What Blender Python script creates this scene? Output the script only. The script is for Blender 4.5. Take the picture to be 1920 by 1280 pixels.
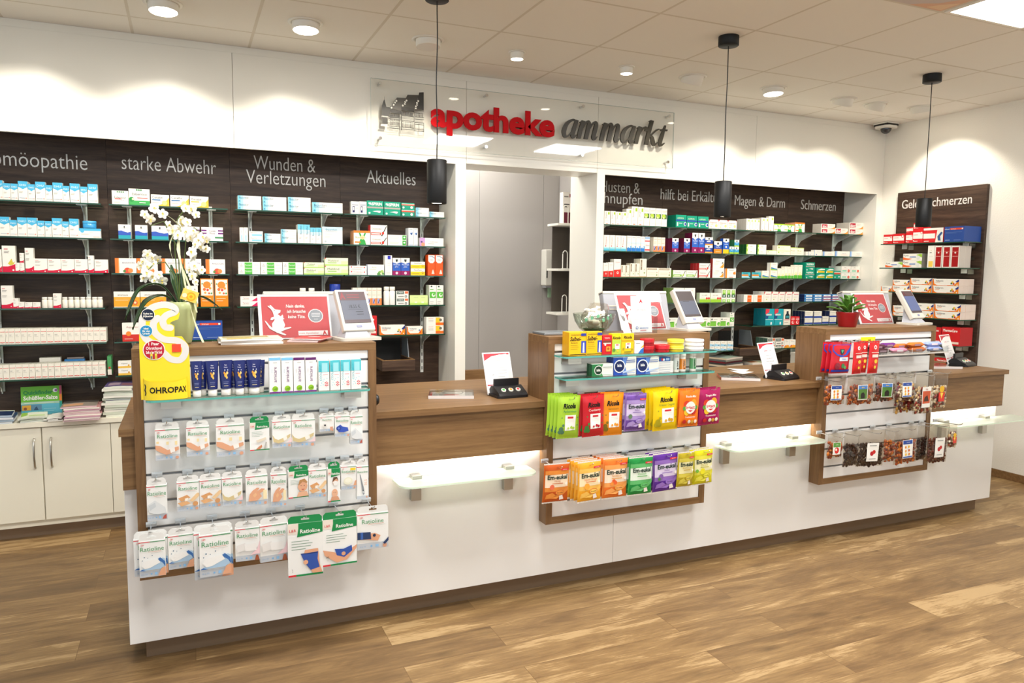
import bpy, bmesh, math, random
from mathutils import Vector, Matrix

for _o in list(bpy.data.objects):
    bpy.data.objects.remove(_o, do_unlink=True)
SC = bpy.context.scene
COL = SC.collection

# ------------------------------------------------------------------ camera, world, exposure
EYE = 1.6
def make_camera():
    cam = bpy.data.cameras.new('camera')
    ob = bpy.data.objects.new('camera', cam)
    COL.objects.link(ob)
    cam.sensor_width = 36.0
    cam.sensor_fit = 'HORIZONTAL'
    cam.lens = 1389.88 / 1920 * 36.0
    cam.clip_start = 0.05
    cam.clip_end = 100
    yaw, pitch, roll = (math.radians(a) for a in (23.83, -5.432, 0.631))
    fw = Vector((math.sin(yaw) * math.cos(pitch), math.cos(yaw) * math.cos(pitch), math.sin(pitch)))
    rt = Vector((math.cos(yaw), -math.sin(yaw), 0))
    up = rt.cross(fw)
    r2 = rt * math.cos(roll) + up * math.sin(roll)
    u2 = -rt * math.sin(roll) + up * math.cos(roll)
    m = Matrix((r2, u2, -fw)).transposed().to_4x4()
    m.translation = (0, 0, EYE)
    ob.matrix_world = m
    SC.camera = ob
make_camera()

world = bpy.data.worlds.new('world')
SC.world = world
world.use_nodes = True
world.node_tree.nodes['Background'].inputs[0].default_value = (0.80, 0.91, 1.0, 1)
world.node_tree.nodes['Background'].inputs[1].default_value = 1.25      # daylight through the shop front behind the camera

SC.view_settings.view_transform = 'Standard'
SC.view_settings.look = 'None'
SC.view_settings.exposure = 0.22
SC.view_settings.gamma = 1.0
SC.view_settings.use_curve_mapping = False
SC.cycles.use_denoising = True
SC.cycles.max_bounces = 8
SC.cycles.transparent_max_bounces = 24
SC.cycles.caustics_reflective = False
SC.cycles.caustics_refractive = False
SC.cycles.sample_clamp_indirect = 6.0

PANEL_WATTS = 26.0
SPOT_WATTS = 28.0
STRIP_GLOW = 3.5

# ------------------------------------------------------------------ main measures (metres)
WALL_Y = 4.978        # white front plane of the shelving wall
NICHE_Y = 5.345       # dark boards at the back of the niches
SIDE_X = 5.923        # side wall
CEIL = 2.953
NICHE_TOP = 2.339
BASE_Y = 3.2105       # white counter front
TOWER_Y = 3.1342      # front of the display towers
TOWER_BACK = 3.36
TOWER_TOP = 1.29
DESK_TOP = 0.979
DESK_LOW = 0.9505
APRON_LOW = 0.735
DESK_BACK = 3.94
LEVELS = [1.975, 1.769, 1.561, 1.352, 1.142, 0.934]
SHELF_FRONT = 5.10
BAYS = [(-1.148, -0.426), (-0.426, 0.296), (0.296, 1.024), (1.024, 1.754), (2.99, 3.752), (3.752, 4.45), (4.45, 5.15), (5.15, 5.85)]
HEADS = ['Homoeopathie', 'Abwehr', 'Wunden', 'Aktuelles', 'Husten', 'hilft', 'Magen', 'Schmerzen']

# ------------------------------------------------------------------ materials
def lin(h):
    h = h.lstrip('#')
    out = []
    for i in (0, 2, 4):
        c = int(h[i:i + 2], 16) / 255
        out.append(c / 12.92 if c <= 0.04045 else ((c + 0.055) / 1.055) ** 2.4)
    return (*out, 1)
_M = {}
def mat(name, col='#ffffff', rough=0.5, metal=0.0, spec=0.5, glow=0.0, glow_col=None):
    if name in _M:
        return _M[name]
    m = bpy.data.materials.new(name)
    m.use_nodes = True
    b = m.node_tree.nodes['Principled BSDF']
    b.inputs['Base Color'].default_value = lin(col)
    b.inputs['Roughness'].default_value = rough
    b.inputs['Metallic'].default_value = metal
    b.inputs['Specular IOR Level'].default_value = spec
    if glow:
        b.inputs['Emission Color'].default_value = lin(glow_col or col)
        b.inputs['Emission Strength'].default_value = glow
    _M[name] = m
    return m
def ink(hexcol):
    return mat('print_' + hexcol.lstrip('#'), hexcol, 0.42, 0, 0.35)
def film(hexcol):
    return mat('film_' + hexcol.lstrip('#'), hexcol, 0.25, 0, 0.5)
def clear_glass(name, tint, refl=1.0, frost=0.0):
    """thin pane: passes light straight on, mirrors a little by Fresnel"""
    if name in _M:
        return _M[name]
    m = bpy.data.materials.new(name)
    m.use_nodes = True
    n, l = m.node_tree.nodes, m.node_tree.links
    n.clear()
    out = n.new('ShaderNodeOutputMaterial')
    mix = n.new('ShaderNodeMixShader')
    tr = n.new('ShaderNodeBsdfTransparent')
    gl = n.new('ShaderNodeBsdfGlossy')
    fr = n.new('ShaderNodeLayerWeight')
    fr.inputs['Blend'].default_value = 0.5
    p5 = n.new('ShaderNodeMath'); p5.operation = 'POWER'; p5.inputs[1].default_value = 5.0
    mul = n.new('ShaderNodeMath'); mul.operation = 'MULTIPLY_ADD'; mul.inputs[1].default_value = 0.9; mul.inputs[2].default_value = 0.04 * refl
    tr.inputs[0].default_value = lin(tint)
    gl.inputs['Roughness'].default_value = 0.03
    l.new(fr.outputs['Facing'], p5.inputs[0]); l.new(p5.outputs[0], mul.inputs[0])
    l.new(mul.outputs[0], mix.inputs[0])
    if frost:
        df = n.new('ShaderNodeBsdfDiffuse'); df.inputs[0].default_value = lin('#eef6ea')
        tl = n.new('ShaderNodeBsdfTranslucent'); tl.inputs[0].default_value = lin('#eef6ea')
        m1 = n.new('ShaderNodeMixShader'); m1.inputs[0].default_value = 0.5
        m2 = n.new('ShaderNodeMixShader'); m2.inputs[0].default_value = frost
        l.new(df.outputs[0], m1.inputs[1]); l.new(tl.outputs[0], m1.inputs[2])
        l.new(tr.outputs[0], m2.inputs[1]); l.new(m1.outputs[0], m2.inputs[2])
        l.new(m2.outputs[0], mix.inputs[1])
    else:
        l.new(tr.outputs[0], mix.inputs[1])
    l.new(gl.outputs[0], mix.inputs[2])
    l.new(mix.outputs[0], out.inputs[0])
    _M[name] = m
    return m
def wood(name, c0, c1, c2, rough=0.45, axis='X', scale=1.0, streak=14.0, contrast=1.0):
    """straight grained veneer: fine stretched noise along one axis plus broad figure"""
    m = bpy.data.materials.new(name)
    m.use_nodes = True
    n, l = m.node_tree.nodes, m.node_tree.links
    b = n['Principled BSDF']
    tc = n.new('ShaderNodeTexCoord')
    mp = n.new('ShaderNodeMapping')
    s = {'X': (1, streak, streak), 'Z': (streak, streak, 1), 'Y': (streak, 1, streak)}[axis]
    mp.inputs['Scale'].default_value = tuple(v * scale for v in s)
    l.new(tc.outputs['Object'], mp.inputs[0])
    n1 = n.new('ShaderNodeTexNoise'); n1.inputs['Scale'].default_value = 2.2; n1.inputs['Detail'].default_value = 5; n1.inputs['Roughness'].default_value = 0.62
    n1.inputs['Distortion'].default_value = 0.7
    n2 = n.new('ShaderNodeTexNoise'); n2.inputs['Scale'].default_value = 13; n2.inputs['Detail'].default_value = 4; n2.inputs['Roughness'].default_value = 0.7
    l.new(mp.outputs[0], n1.inputs[0]); l.new(mp.outputs[0], n2.inputs[0])
    mix = n.new('ShaderNodeMath'); mix.operation = 'MULTIPLY_ADD'; mix.inputs[1].default_value = 0.45
    l.new(n2.outputs[0], mix.inputs[0]); l.new(n1.outputs[0], mix.inputs[2])
    cr = n.new('ShaderNodeValToRGB')
    e = cr.color_ramp.elements
    e[0].position = 0.72 - 0.22 * contrast; e[0].color = lin(c0)
    e[1].position = 0.72 + 0.22 * contrast; e[1].color = lin(c2)
    x = e.new(0.72); x.color = lin(c1)
    l.new(mix.outputs[0], cr.inputs[0])
    l.new(cr.outputs[0], b.inputs['Base Color'])
    b.inputs['Roughness'].default_value = rough
    b.inputs['Specular IOR Level'].default_value = 0.35
    bp = n.new('ShaderNodeBump'); bp.inputs['Strength'].default_value = 0.12; bp.inputs['Distance'].default_value = 0.002
    l.new(n2.outputs[0], bp.inputs['Height']); l.new(bp.outputs[0], b.inputs['Normal'])
    _M[name] = m
    return m
def floor_mat():
    m = bpy.data.materials.new('plank_floor')
    m.use_nodes = True
    n, l = m.node_tree.nodes, m.node_tree.links
    b = n['Principled BSDF']
    tc = n.new('ShaderNodeTexCoord')
    br = n.new('ShaderNodeTexBrick')
    br.inputs['Color1'].default_value = (0, 0, 0, 1); br.inputs['Color2'].default_value = (1, 1, 1, 1)
    br.inputs['Mortar'].default_value = (0.5, 0.5, 0.5, 1)
    br.inputs['Scale'].default_value = 1
    br.inputs['Mortar Size'].default_value = 0.0011
    br.inputs['Brick Width'].default_value = 1.22
    br.inputs['Row Height'].default_value = 0.186
    br.offset = 0.37; br.offset_frequency = 2
    l.new(tc.outputs['Object'], br.inputs[0])
    sep = n.new('ShaderNodeSeparateColor'); l.new(br.outputs['Color'], sep.inputs[0])
    # shift the grain from plank to plank
    shift = n.new('ShaderNodeVectorMath'); shift.operation = 'SCALE'
    l.new(br.outputs['Color'], shift.inputs[0]); shift.inputs['Scale'].default_value = 7.3
    add = n.new('ShaderNodeVectorMath'); add.operation = 'ADD'
    l.new(tc.outputs['Object'], add.inputs[0]); l.new(shift.outputs[0], add.inputs[1])
    mp = n.new('ShaderNodeMapping'); mp.inputs['Scale'].default_value = (1.0, 5.2, 1)
    l.new(add.outputs[0], mp.inputs[0])
    n1 = n.new('ShaderNodeTexNoise'); n1.inputs['Scale'].default_value = 1.6; n1.inputs['Detail'].default_value = 6; n1.inputs['Roughness'].default_value = 0.65; n1.inputs['Distortion'].default_value = 0.55
    l.new(mp.outputs[0], n1.inputs[0])
    mp2 = n.new('ShaderNodeMapping'); mp2.inputs['Scale'].default_value = (5, 75, 1)
    l.new(add.outputs[0], mp2.inputs[0])
    n2 = n.new('ShaderNodeTexNoise'); n2.inputs['Scale'].default_value = 1.5; n2.inputs['Detail'].default_value = 4; n2.inputs['Roughness'].default_value = 0.7
    l.new(mp2.outputs[0], n2.inputs[0])
    a1 = n.new('ShaderNodeMath'); a1.operation = 'MULTIPLY_ADD'; a1.inputs[1].default_value = 0.46
    l.new(n2.outputs[0], a1.inputs[0]); l.new(n1.outputs[0], a1.inputs[2])
    a2 = n.new('ShaderNodeMath'); a2.operation = 'MULTIPLY_ADD'; a2.inputs[1].default_value = 0.22
    l.new(sep.outputs[0], a2.inputs[0]); l.new(a1.outputs[0], a2.inputs[2])
    cr = n.new('ShaderNodeValToRGB')
    e = cr.color_ramp.elements
    e[0].position = 0.46; e[0].color = lin('#57432c')
    e[1].position = 1.16; e[1].color = lin('#ad9066')
    x = e.new(0.74); x.color = lin('#765b3b')
    x = e.new(0.92); x.color = lin('#8f724b')
    l.new(a2.outputs[0], cr.inputs[0])
    # dark knots and pores
    vo = n.new('ShaderNodeTexVoronoi'); vo.inputs['Scale'].default_value = 1.0
    mp3 = n.new('ShaderNodeMapping'); mp3.inputs['Scale'].default_value = (2.1, 5.4, 1)
    l.new(add.outputs[0], mp3.inputs[0]); l.new(mp3.outputs[0], vo.inputs[0])
    kr = n.new('ShaderNodeMapRange'); kr.inputs[1].default_value = 0.0; kr.inputs[2].default_value = 0.16; kr.inputs[3].default_value = 0.55; kr.inputs[4].default_value = 1.0
    l.new(vo.outputs['Distance'], kr.inputs[0])
    km = n.new('ShaderNodeMix'); km.data_type = 'RGBA'; km.blend_type = 'MULTIPLY'; km.inputs['Factor'].default_value = 0.8
    l.new(cr.outputs[0], km.inputs['A']); l.new(kr.outputs[0], km.inputs['B'])
    gm = n.new('ShaderNodeMix'); gm.data_type = 'RGBA'
    l.new(br.outputs['Fac'], gm.inputs['Factor']); l.new(km.outputs['Result'], gm.inputs['A']); gm.inputs['B'].default_value = lin('#6a4e30')
    l.new(gm.outputs['Result'], b.inputs['Base Color'])
    b.inputs['Roughness'].default_value = 0.42
    b.inputs['Specular IOR Level'].default_value = 0.35
    bp = n.new('ShaderNodeBump'); bp.inputs['Strength'].default_value = 0.15; bp.inputs['Distance'].default_value = 0.003
    l.new(a1.outputs[0], bp.inputs['Height']); l.new(bp.outputs[0], b.inputs['Normal'])
    _M['plank_floor'] = m
    return m
def ceiling_mat():
    m = bpy.data.materials.new('ceiling_tile')
    m.use_nodes = True
    n, l = m.node_tree.nodes, m.node_tree.links
    b = n['Principled BSDF']
    tc = n.new('ShaderNodeTexCoord')
    mp = n.new('ShaderNodeMapping'); mp.inputs['Location'].default_value = (0.235, -2.745 + 0.64 * 8, 0)
    l.new(tc.outputs['Object'], mp.inputs[0])
    br = n.new('ShaderNodeTexBrick')
    br.offset = 0; br.inputs['Scale'].default_value = 1
    br.inputs['Brick Width'].default_value = 0.64; br.inputs['Row Height'].default_value = 0.64
    br.inputs['Mortar Size'].default_value = 0.009; br.inputs['Mortar Smooth'].default_value = 0.2
    br.inputs['Color1'].default_value = lin('#f1eee7'); br.inputs['Color2'].default_value = lin('#f3f0e9'); br.inputs['Mortar'].default_value = lin('#dcd6ca')
    l.new(mp.outputs[0], br.inputs[0])
    l.new(br.outputs['Color'], b.inputs['Base Color'])
    nz = n.new('ShaderNodeTexNoise'); nz.inputs['Scale'].default_value = 260; nz.inputs['Detail'].default_value = 3
    l.new(tc.outputs['Object'], nz.inputs[0])
    ad = n.new('ShaderNodeMath'); ad.operation = 'MULTIPLY_ADD'; ad.inputs[1].default_value = -1.2
    l.new(br.outputs['Fac'], ad.inputs[0]); l.new(nz.outputs[0], ad.inputs[2])
    bp = n.new('ShaderNodeBump'); bp.inputs['Strength'].default_value = 0.25; bp.inputs['Distance'].default_value = 0.003
    l.new(ad.outputs[0], bp.inputs['Height']); l.new(bp.outputs[0], b.inputs['Normal'])
    b.inputs['Roughness'].default_value = 0.9
    b.inputs['Specular IOR Level'].default_value = 0.1
    _M['ceiling_tile'] = m
    return m
def plaster_mat(name, col, scale, strength):
    m = mat(name, col, 0.75, 0, 0.2)
    n, l = m.node_tree.nodes, m.node_tree.links
    tc = n.new('ShaderNodeTexCoord')
    nz = n.new('ShaderNodeTexNoise'); nz.inputs['Scale'].default_value = scale; nz.inputs['Detail'].default_value = 3
    l.new(tc.outputs['Object'], nz.inputs[0])
    bp = n.new('ShaderNodeBump'); bp.inputs['Strength'].default_value = strength; bp.inputs['Distance'].default_value = 0.004
    l.new(nz.outputs[0], bp.inputs['Height']); l.new(bp.outputs[0], n['Principled BSDF'].inputs['Normal'])
    return m

OAK = wood('counter_oak', '#674a2e', '#7d5d3b', '#8f6e48', 0.42, 'X', 1.0, 22, 1.2)
OAK_V = wood('counter_oak_upright', '#64472c', '#795939', '#8b6a45', 0.42, 'Z', 1.0, 22, 1.2)
WENGE_SIDE = wood('dark_oak_side', '#30221b', '#463429', '#5a4638', 0.45, 'Y', 0.9, 15, 1.0)
WENGE = wood('dark_oak', '#30221b', '#463429', '#5a4638', 0.45, 'X', 0.9, 15, 1.0)
FLOOR = floor_mat()
TILES = ceiling_mat()
WHITE = mat('white_laminate', '#f0ede3', 0.28, 0, 0.4)
COUNTER_WHITE = mat('white_gloss_laminate', '#f1efec', 0.22, 0, 0.4)
CREAM = mat('cream_cabinet', '#ebe5d2', 0.35, 0, 0.4)
PLASTER = plaster_mat('wall_plaster', '#f0ece2', 90, 0.35)
GREY_WALL = plaster_mat('grey_partition', '#b5b0ac', 40, 0.05)
METAL = mat('brushed_steel', '#b9b6ae', 0.3, 1.0)
CHROME = mat('chrome', '#d8dadc', 0.12, 1.0)
BRONZE = mat('bronze_plinth', '#86705a', 0.36, 0.4)
BLACK = mat('black_lacquer', '#0c0c0c', 0.5, 0, 0.35)
BLACK_PLASTIC = mat('black_plastic', '#17171a', 0.4, 0, 0.5)
DARK = mat('dark_void', '#0c0a09', 0.6)
BEIGE_PLASTIC = mat('beige_plastic', '#cdc7ba', 0.4, 0, 0.4)
GREY_PLASTIC = mat('grey_plastic', '#a9a9ae', 0.4, 0, 0.4)
GLASS = clear_glass('shelf_glass', '#eef6f0')
GLASS_EDGE = mat('glass_edge', '#2f7a63', 0.12, 0, 0.6)
GLASS_EDGE_DARK = mat('dark_glass_edge', '#1f4a38', 0.12, 0, 0.6)
GLASS_EDGE_TEAL = mat('teal_glass_edge', '#57a99e', 0.1, 0, 0.7)
FROST = clear_glass('frosted_glass', '#f2f8ee', 1.0, 0.8)
SIGN_GLASS = clear_glass('sign_glass', '#fdfdfc', 1.0)
ACRYLIC = clear_glass('clear_acrylic', '#f6f8f8')
BAG_FILM = clear_glass('clear_bag_film', '#f3f0ea', 2.2)
SILVER_LETTER = mat('silver_letters', '#e4e0da', 0.4, 0.1, 0.5)
LAMP_ON = mat('lamp_glow', '#fff6e6', 0.5, 0, 0.2, 14, '#fff3dd')
PANEL_ON = mat('light_panel_glow', '#ffffff', 0.5, 0, 0.2, 9, '#fffaf0')
STRIP_ON = mat('strip_glow', '#fff4e2', 0.5, 0, 0.2, STRIP_GLOW, '#ffe9cf')

# ------------------------------------------------------------------ mesh collecting
class MB:
    """collects faces of one mesh"""
    def __init__(s):
        s.v = []; s.f = []; s.m = []; s.mats = []; s.sm = []
    def slot(s, m):
        if m not in s.mats:
            s.mats.append(m)
        return s.mats.index(m)
    def add(s, vs, fs, m, smooth=False):
        o = len(s.v); k = s.slot(m)
        s.v.extend([tuple(v) for v in vs])
        for f in fs:
            s.f.append([i + o for i in f]); s.m.append(k); s.sm.append(smooth)
    def box(s, x0, x1, y0, y1, z0, z1, m, bev=0.0):
        if bev <= 0:
            vs = [(x0, y0, z0), (x1, y0, z0), (x1, y1, z0), (x0, y1, z0), (x0, y0, z1), (x1, y0, z1), (x1, y1, z1), (x0, y1, z1)]
            s.add(vs, [(0, 3, 2, 1), (4, 5, 6, 7), (0, 1, 5, 4), (1, 2, 6, 5), (2, 3, 7, 6), (3, 0, 4, 7)], m)
            return s
        bm = bmesh.new()
        r = bmesh.ops.create_cube(bm, size=1)
        for v in bm.verts:
            v.co = Vector(((x0 + x1) / 2 + v.co.x * (x1 - x0), (y0 + y1) / 2 + v.co.y * (y1 - y0), (z0 + z1) / 2 + v.co.z * (z1 - z0)))
        bmesh.ops.bevel(bm, geom=bm.edges[:], offset=bev, segments=2, affect='EDGES', profile=0.6)
        s.bm(bm, m)
        return s
    def bm(s, bm, m, smooth=False):
        bm.verts.index_update()
        s.add([v.co[:] for v in bm.verts], [[v.index for v in f.verts] for f in bm.faces], m, smooth)
        bm.free()
    def prism(s, pts, y0, y1, m, side=None):
        """polygon given in x,z, extruded along y (front face at y0)"""
        k = len(pts)
        a = sum(pts[i][0] * pts[(i + 1) % k][1] - pts[(i + 1) % k][0] * pts[i][1] for i in range(k))
        if a < 0:
            pts = pts[::-1]
        vs = [(x, y0, z) for x, z in pts] + [(x, y1, z) for x, z in pts]
        s.add(vs, [list(range(k))], m)
        s.add(vs, [list(range(2 * k - 1, k - 1, -1))], m)
        s.add(vs, [(i, i + k, (i + 1) % k + k, (i + 1) % k) for i in range(k)], side or m)
        return s
    def slab(s, pts, z0, z1, m, side=None):
        """polygon given in x,y, extruded along z"""
        k = len(pts)
        a = sum(pts[i][0] * pts[(i + 1) % k][1] - pts[(i + 1) % k][0] * pts[i][1] for i in range(k))
        if a < 0:
            pts = pts[::-1]
        vs = [(x, y, z0) for x, y in pts] + [(x, y, z1) for x, y in pts]
        s.add(vs, [list(range(k - 1, -1, -1))], m)
        s.add(vs, [list(range(k, 2 * k))], m)
        s.add(vs, [(i, (i + 1) % k, (i + 1) % k + k, i + k) for i in range(k)], side or m)
        return s
    def lathe(s, prof, cx, cy, m, seg=24, cap=True, smooth=True):
        """profile of (radius, z)"""
        k = len(prof)
        vs = []
        for r, z in prof:
            for i in range(seg):
                a = 2 * math.pi * i / seg
                vs.append((cx + r * math.cos(a), cy + r * math.sin(a), z))
        fs = []
        for j in range(k - 1):
            for i in range(seg):
                i2 = (i + 1) % seg
                fs.append((j * seg + i, j * seg + i2, (j + 1) * seg + i2, (j + 1) * seg + i))
        s.add(vs, fs, m, smooth)
        if cap:
            s.add(vs, [list(range(seg - 1, -1, -1)), list(range((k - 1) * seg, k * seg))], m)
        return s
    def tube(s, pts, r, m, seg=8, smooth=True):
        pts = [Vector(q) for q in pts]
        rs = r if isinstance(r, (list, tuple)) else [r] * len(pts)
        vs, fs = [], []
        ref = Vector((0, 0, 1))
        for i, q in enumerate(pts):
            d = (pts[min(i + 1, len(pts) - 1)] - pts[max(i - 1, 0)]).normalized()
            u = d.cross(ref)
            if u.length < 0.05:
                u = d.cross(Vector((1, 0, 0)))
            u.normalize(); w = u.cross(d)
            for k in range(seg):
                a = 2 * math.pi * k / seg
                vs.append(q + (u * math.cos(a) + w * math.sin(a)) * rs[i])
        for i in range(len(pts) - 1):
            for k in range(seg):
                k2 = (k + 1) % seg
                fs.append((i * seg + k, (i + 1) * seg + k, (i + 1) * seg + k2, i * seg + k2))
        s.add(vs, fs, m, smooth)
        s.add(vs, [list(range(seg)), list(range(len(vs) - 1, len(vs) - seg - 1, -1))], m)
        return s
    def mesh(s, name):
        me = bpy.data.meshes.new(name)
        me.from_pydata(s.v, [], s.f)
        for m in s.mats:
            me.materials.append(m)
        me.polygons.foreach_set('material_index', s.m)
        me.polygons.foreach_set('use_smooth', s.sm)
        me.update()
        return me

def link(name, me, parent=None, loc=(0, 0, 0), rotz=0.0):
    o = bpy.data.objects.new(name, me)
    COL.objects.link(o)
    o.location = loc
    o.rotation_euler = (0, 0, rotz)
    if parent is not None:
        o.parent = parent
    return o
def part(name, mb, parent, label=None):
    o = link(name, mb.mesh(name), parent)
    if label:
        o['label'] = label
    return o
def tag(o, label, cat, group=None, kind=None):
    o['label'] = label
    o['category'] = cat
    if group:
        o['group'] = group
    if kind:
        o['kind'] = kind
    return o
def thing(name, label, cat, loc=(0, 0, 0), rotz=0.0, group=None):
    return tag(link(name, None, None, loc, rotz), label, cat, group)
def solid(name, mb, label, cat, loc=(0, 0, 0), rotz=0.0, group=None, kind=None):
    return tag(link(name, mb.mesh(name), None, loc, rotz), label, cat, group, kind)
def struct(name, mb, label, cat='wall'):
    return solid(name, mb, label, cat, kind='structure')
ORD = ['', 'first', 'second', 'third', 'fourth', 'fifth', 'sixth', 'seventh', 'eighth', 'ninth', 'tenth', 'eleventh', 'twelfth', 'thirteenth', 'fourteenth',
       'fifteenth', 'sixteenth', 'seventeenth', 'eighteenth', 'nineteenth', 'twentieth']

# ------------------------------------------------------------------ lettering and printing
_TC = {}
_CU = bpy.data.curves.new('lettering', 'FONT')
_CU.size = 1.0; _CU.resolution_u = 2; _CU.fill_mode = 'FRONT'
_CO = bpy.data.objects.new('lettering', _CU)
def glyphs(s, bold=0.0, shear=0.0, depth=0.0, res=2, line=1.0):
    """outline of a line of lettering, cap height 1, left edge at 0: verts, faces, width"""
    key = (s, bold, shear, depth, res)
    if key not in _TC:
        _CU.body = s; _CU.offset = bold; _CU.shear = shear; _CU.extrude = depth; _CU.resolution_u = res
        _CU.fill_mode = 'FRONT' if depth == 0 else 'BOTH'
        me = bpy.data.meshes.new_from_object(_CO)
        vs = [(v.co.x / 0.682, v.co.y / 0.682, v.co.z / 0.682) for v in me.vertices]
        fs = [list(p.vertices) for p in me.polygons]
        bpy.data.meshes.remove(me)
        x0 = min([v[0] for v in vs] or [0]); x1 = max([v[0] for v in vs] or [0])
        _TC[key] = ([(x - x0, y, z) for x, y, z in vs], fs, x1 - x0)
    return _TC[key]

def printing(mb, ops, w, h, fmap, lay=0.0003, grid=1):
    """draws a list of flat shapes; fmap(u, v, lift) puts a point of the unit square onto the surface.
    R rectangle, C ellipse, P polygon, T lettering centred at u,v (cap height and width are shares of the face), V upright lettering"""
    for i, op in enumerate(ops):
        lift = lay * (i + 1)
        k = op[0]
        if k == 'R':
            u0, v0, u1, v1, c = op[1:6]
            g = grid if abs(u1 - u0) > 0.2 or abs(v1 - v0) > 0.2 else 1
            vs = [fmap(u0 + (u1 - u0) * a / g, v0 + (v1 - v0) * b / g, lift) for b in range(g + 1) for a in range(g + 1)]
            fs = [(b * (g + 1) + a, b * (g + 1) + a + 1, (b + 1) * (g + 1) + a + 1, (b + 1) * (g + 1) + a) for b in range(g) for a in range(g)]
            mb.add(vs, fs, ink(c))
        elif k == 'C':
            u, v, ru, c = op[1:5]
            rv = op[5] if len(op) > 5 else ru * w / h
            nseg = 14
            vs = [fmap(u, v, lift)] + [fmap(u + ru * math.cos(2 * math.pi * j / nseg), v + rv * math.sin(2 * math.pi * j / nseg), lift) for j in range(nseg)]
            mb.add(vs, [(0, 1 + j, 1 + (j + 1) % nseg) for j in range(nseg)], ink(c))
        elif k == 'P':
            pts, c = op[1:3]
            a = sum(pts[j][0] * pts[(j + 1) % len(pts)][1] - pts[(j + 1) % len(pts)][0] * pts[j][1] for j in range(len(pts)))
            if a < 0:
                pts = pts[::-1]
            mb.add([fmap(u, v, lift) for u, v in pts], [list(range(len(pts)))], ink(c))
        elif k in 'TV':
            s, u, v, ch, c = op[1:6]
            mw = op[6] if len(op) > 6 else 0.9
            bold = op[7] if len(op) > 7 else 0.0
            sh = op[8] if len(op) > 8 else 0.0
            gv, gf, gw = glyphs(s, bold, sh)
            if k == 'T':
                sc = ch * h; wid = gw * sc; fx = min(1.0, mw * w / max(wid, 1e-6))
                vs = [fmap(u + (x - gw / 2) * sc * fx / w, v + (y - 0.5) * sc / h, lift) for x, y, z in gv]
            else:                                                  # reads downwards when sh < 0 else upwards
                sc = ch * w; wid = gw * sc; fx = min(1.0, mw * h / max(wid, 1e-6))
                vs = [fmap(u - (y - 0.5) * sc / w, v + (x - gw / 2) * sc * fx / h, lift) for x, y, z in gv]
            mb.add(vs, gf, ink(c))
R = lambda u0, v0, u1, v1, c: ('R', u0, v0, u1, v1, c)
C = lambda u, v, r, c, *a: ('C', u, v, r, c, *a)
P = lambda pts, c: ('P', pts, c)
T = lambda s, u, v, h, c, *a: ('T', s, u, v, h, c, *a)
V = lambda s, u, v, h, c, *a: ('V', s, u, v, h, c, *a)
def flat_map(w, h, y=0.0, x0=None, z0=0.0):
    xx = -w / 2 if x0 is None else x0
    return lambda u, v, lift: (xx + u * w, y - lift, z0 + v * h)

# ------------------------------------------------------------------ the setting
b = MB(); b.box(-6, SIDE_X + 0.2, -5, 8.2, -0.1, 0, FLOOR)
struct('floor', b, 'oak look vinyl plank floor', 'floor')
b = MB(); b.box(-6, SIDE_X + 0.2, -5, 8.2, CEIL, CEIL + 0.1, TILES)
struct('ceiling', b, 'cream mineral tile ceiling in a square grid', 'ceiling')
b = MB()
b.box(SIDE_X, SIDE_X + 0.12, -5, 8.2, 0, CEIL, PLASTER)
struct('wall_right', b, 'off white plastered side wall', 'wall')
b = MB(); b.box(SIDE_X - 0.014, SIDE_X, -5, 4.97, 0, 0.062, OAK, 0.003)
struct('baseboard_right', b, 'brown wooden skirting along the side wall', 'baseboard')
# white shelving wall: header, uprights around the niches and the passage, niche backs
b = MB()
LF = -5.99
HT = 0.022
for x0, x1 in ((LF, 0.304), (0.3065, 1.754), (2.9585, 4.411), (4.4135, 5.8505)):
    b.box(x0, x1, WALL_Y, WALL_Y + HT, NICHE_TOP, CEIL - 0.045, WHITE)
b.box(1.754, 1.8315, WALL_Y, NICHE_Y + 0.1, 0, CEIL - 0.045, WHITE)
b.box(1.834, 2.8885, WALL_Y, 5.28, 2.347, CEIL - 0.045, WHITE)
b.box(2.891, 2.9585, WALL_Y, 5.40, 0, CEIL - 0.045, WHITE)
b.box(5.8505, SIDE_X - 0.001, WALL_Y, NICHE_Y + 0.1, 0, CEIL - 0.045, WHITE)
b.box(LF, SIDE_X - 0.001, WALL_Y + 0.006, NICHE_Y + 0.1, CEIL - 0.043, CEIL - 0.001, WHITE)
b.box(LF, 1.754, NICHE_Y + 0.02, NICHE_Y + 0.1, 0, CEIL - 0.045, WHITE)
b.box(2.9585, 5.8505, NICHE_Y + 0.02, NICHE_Y + 0.1, 0, CEIL - 0.045, WHITE)
struct('wall_back', b, 'white panelled wall with niches and a passage', 'wall')
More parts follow.
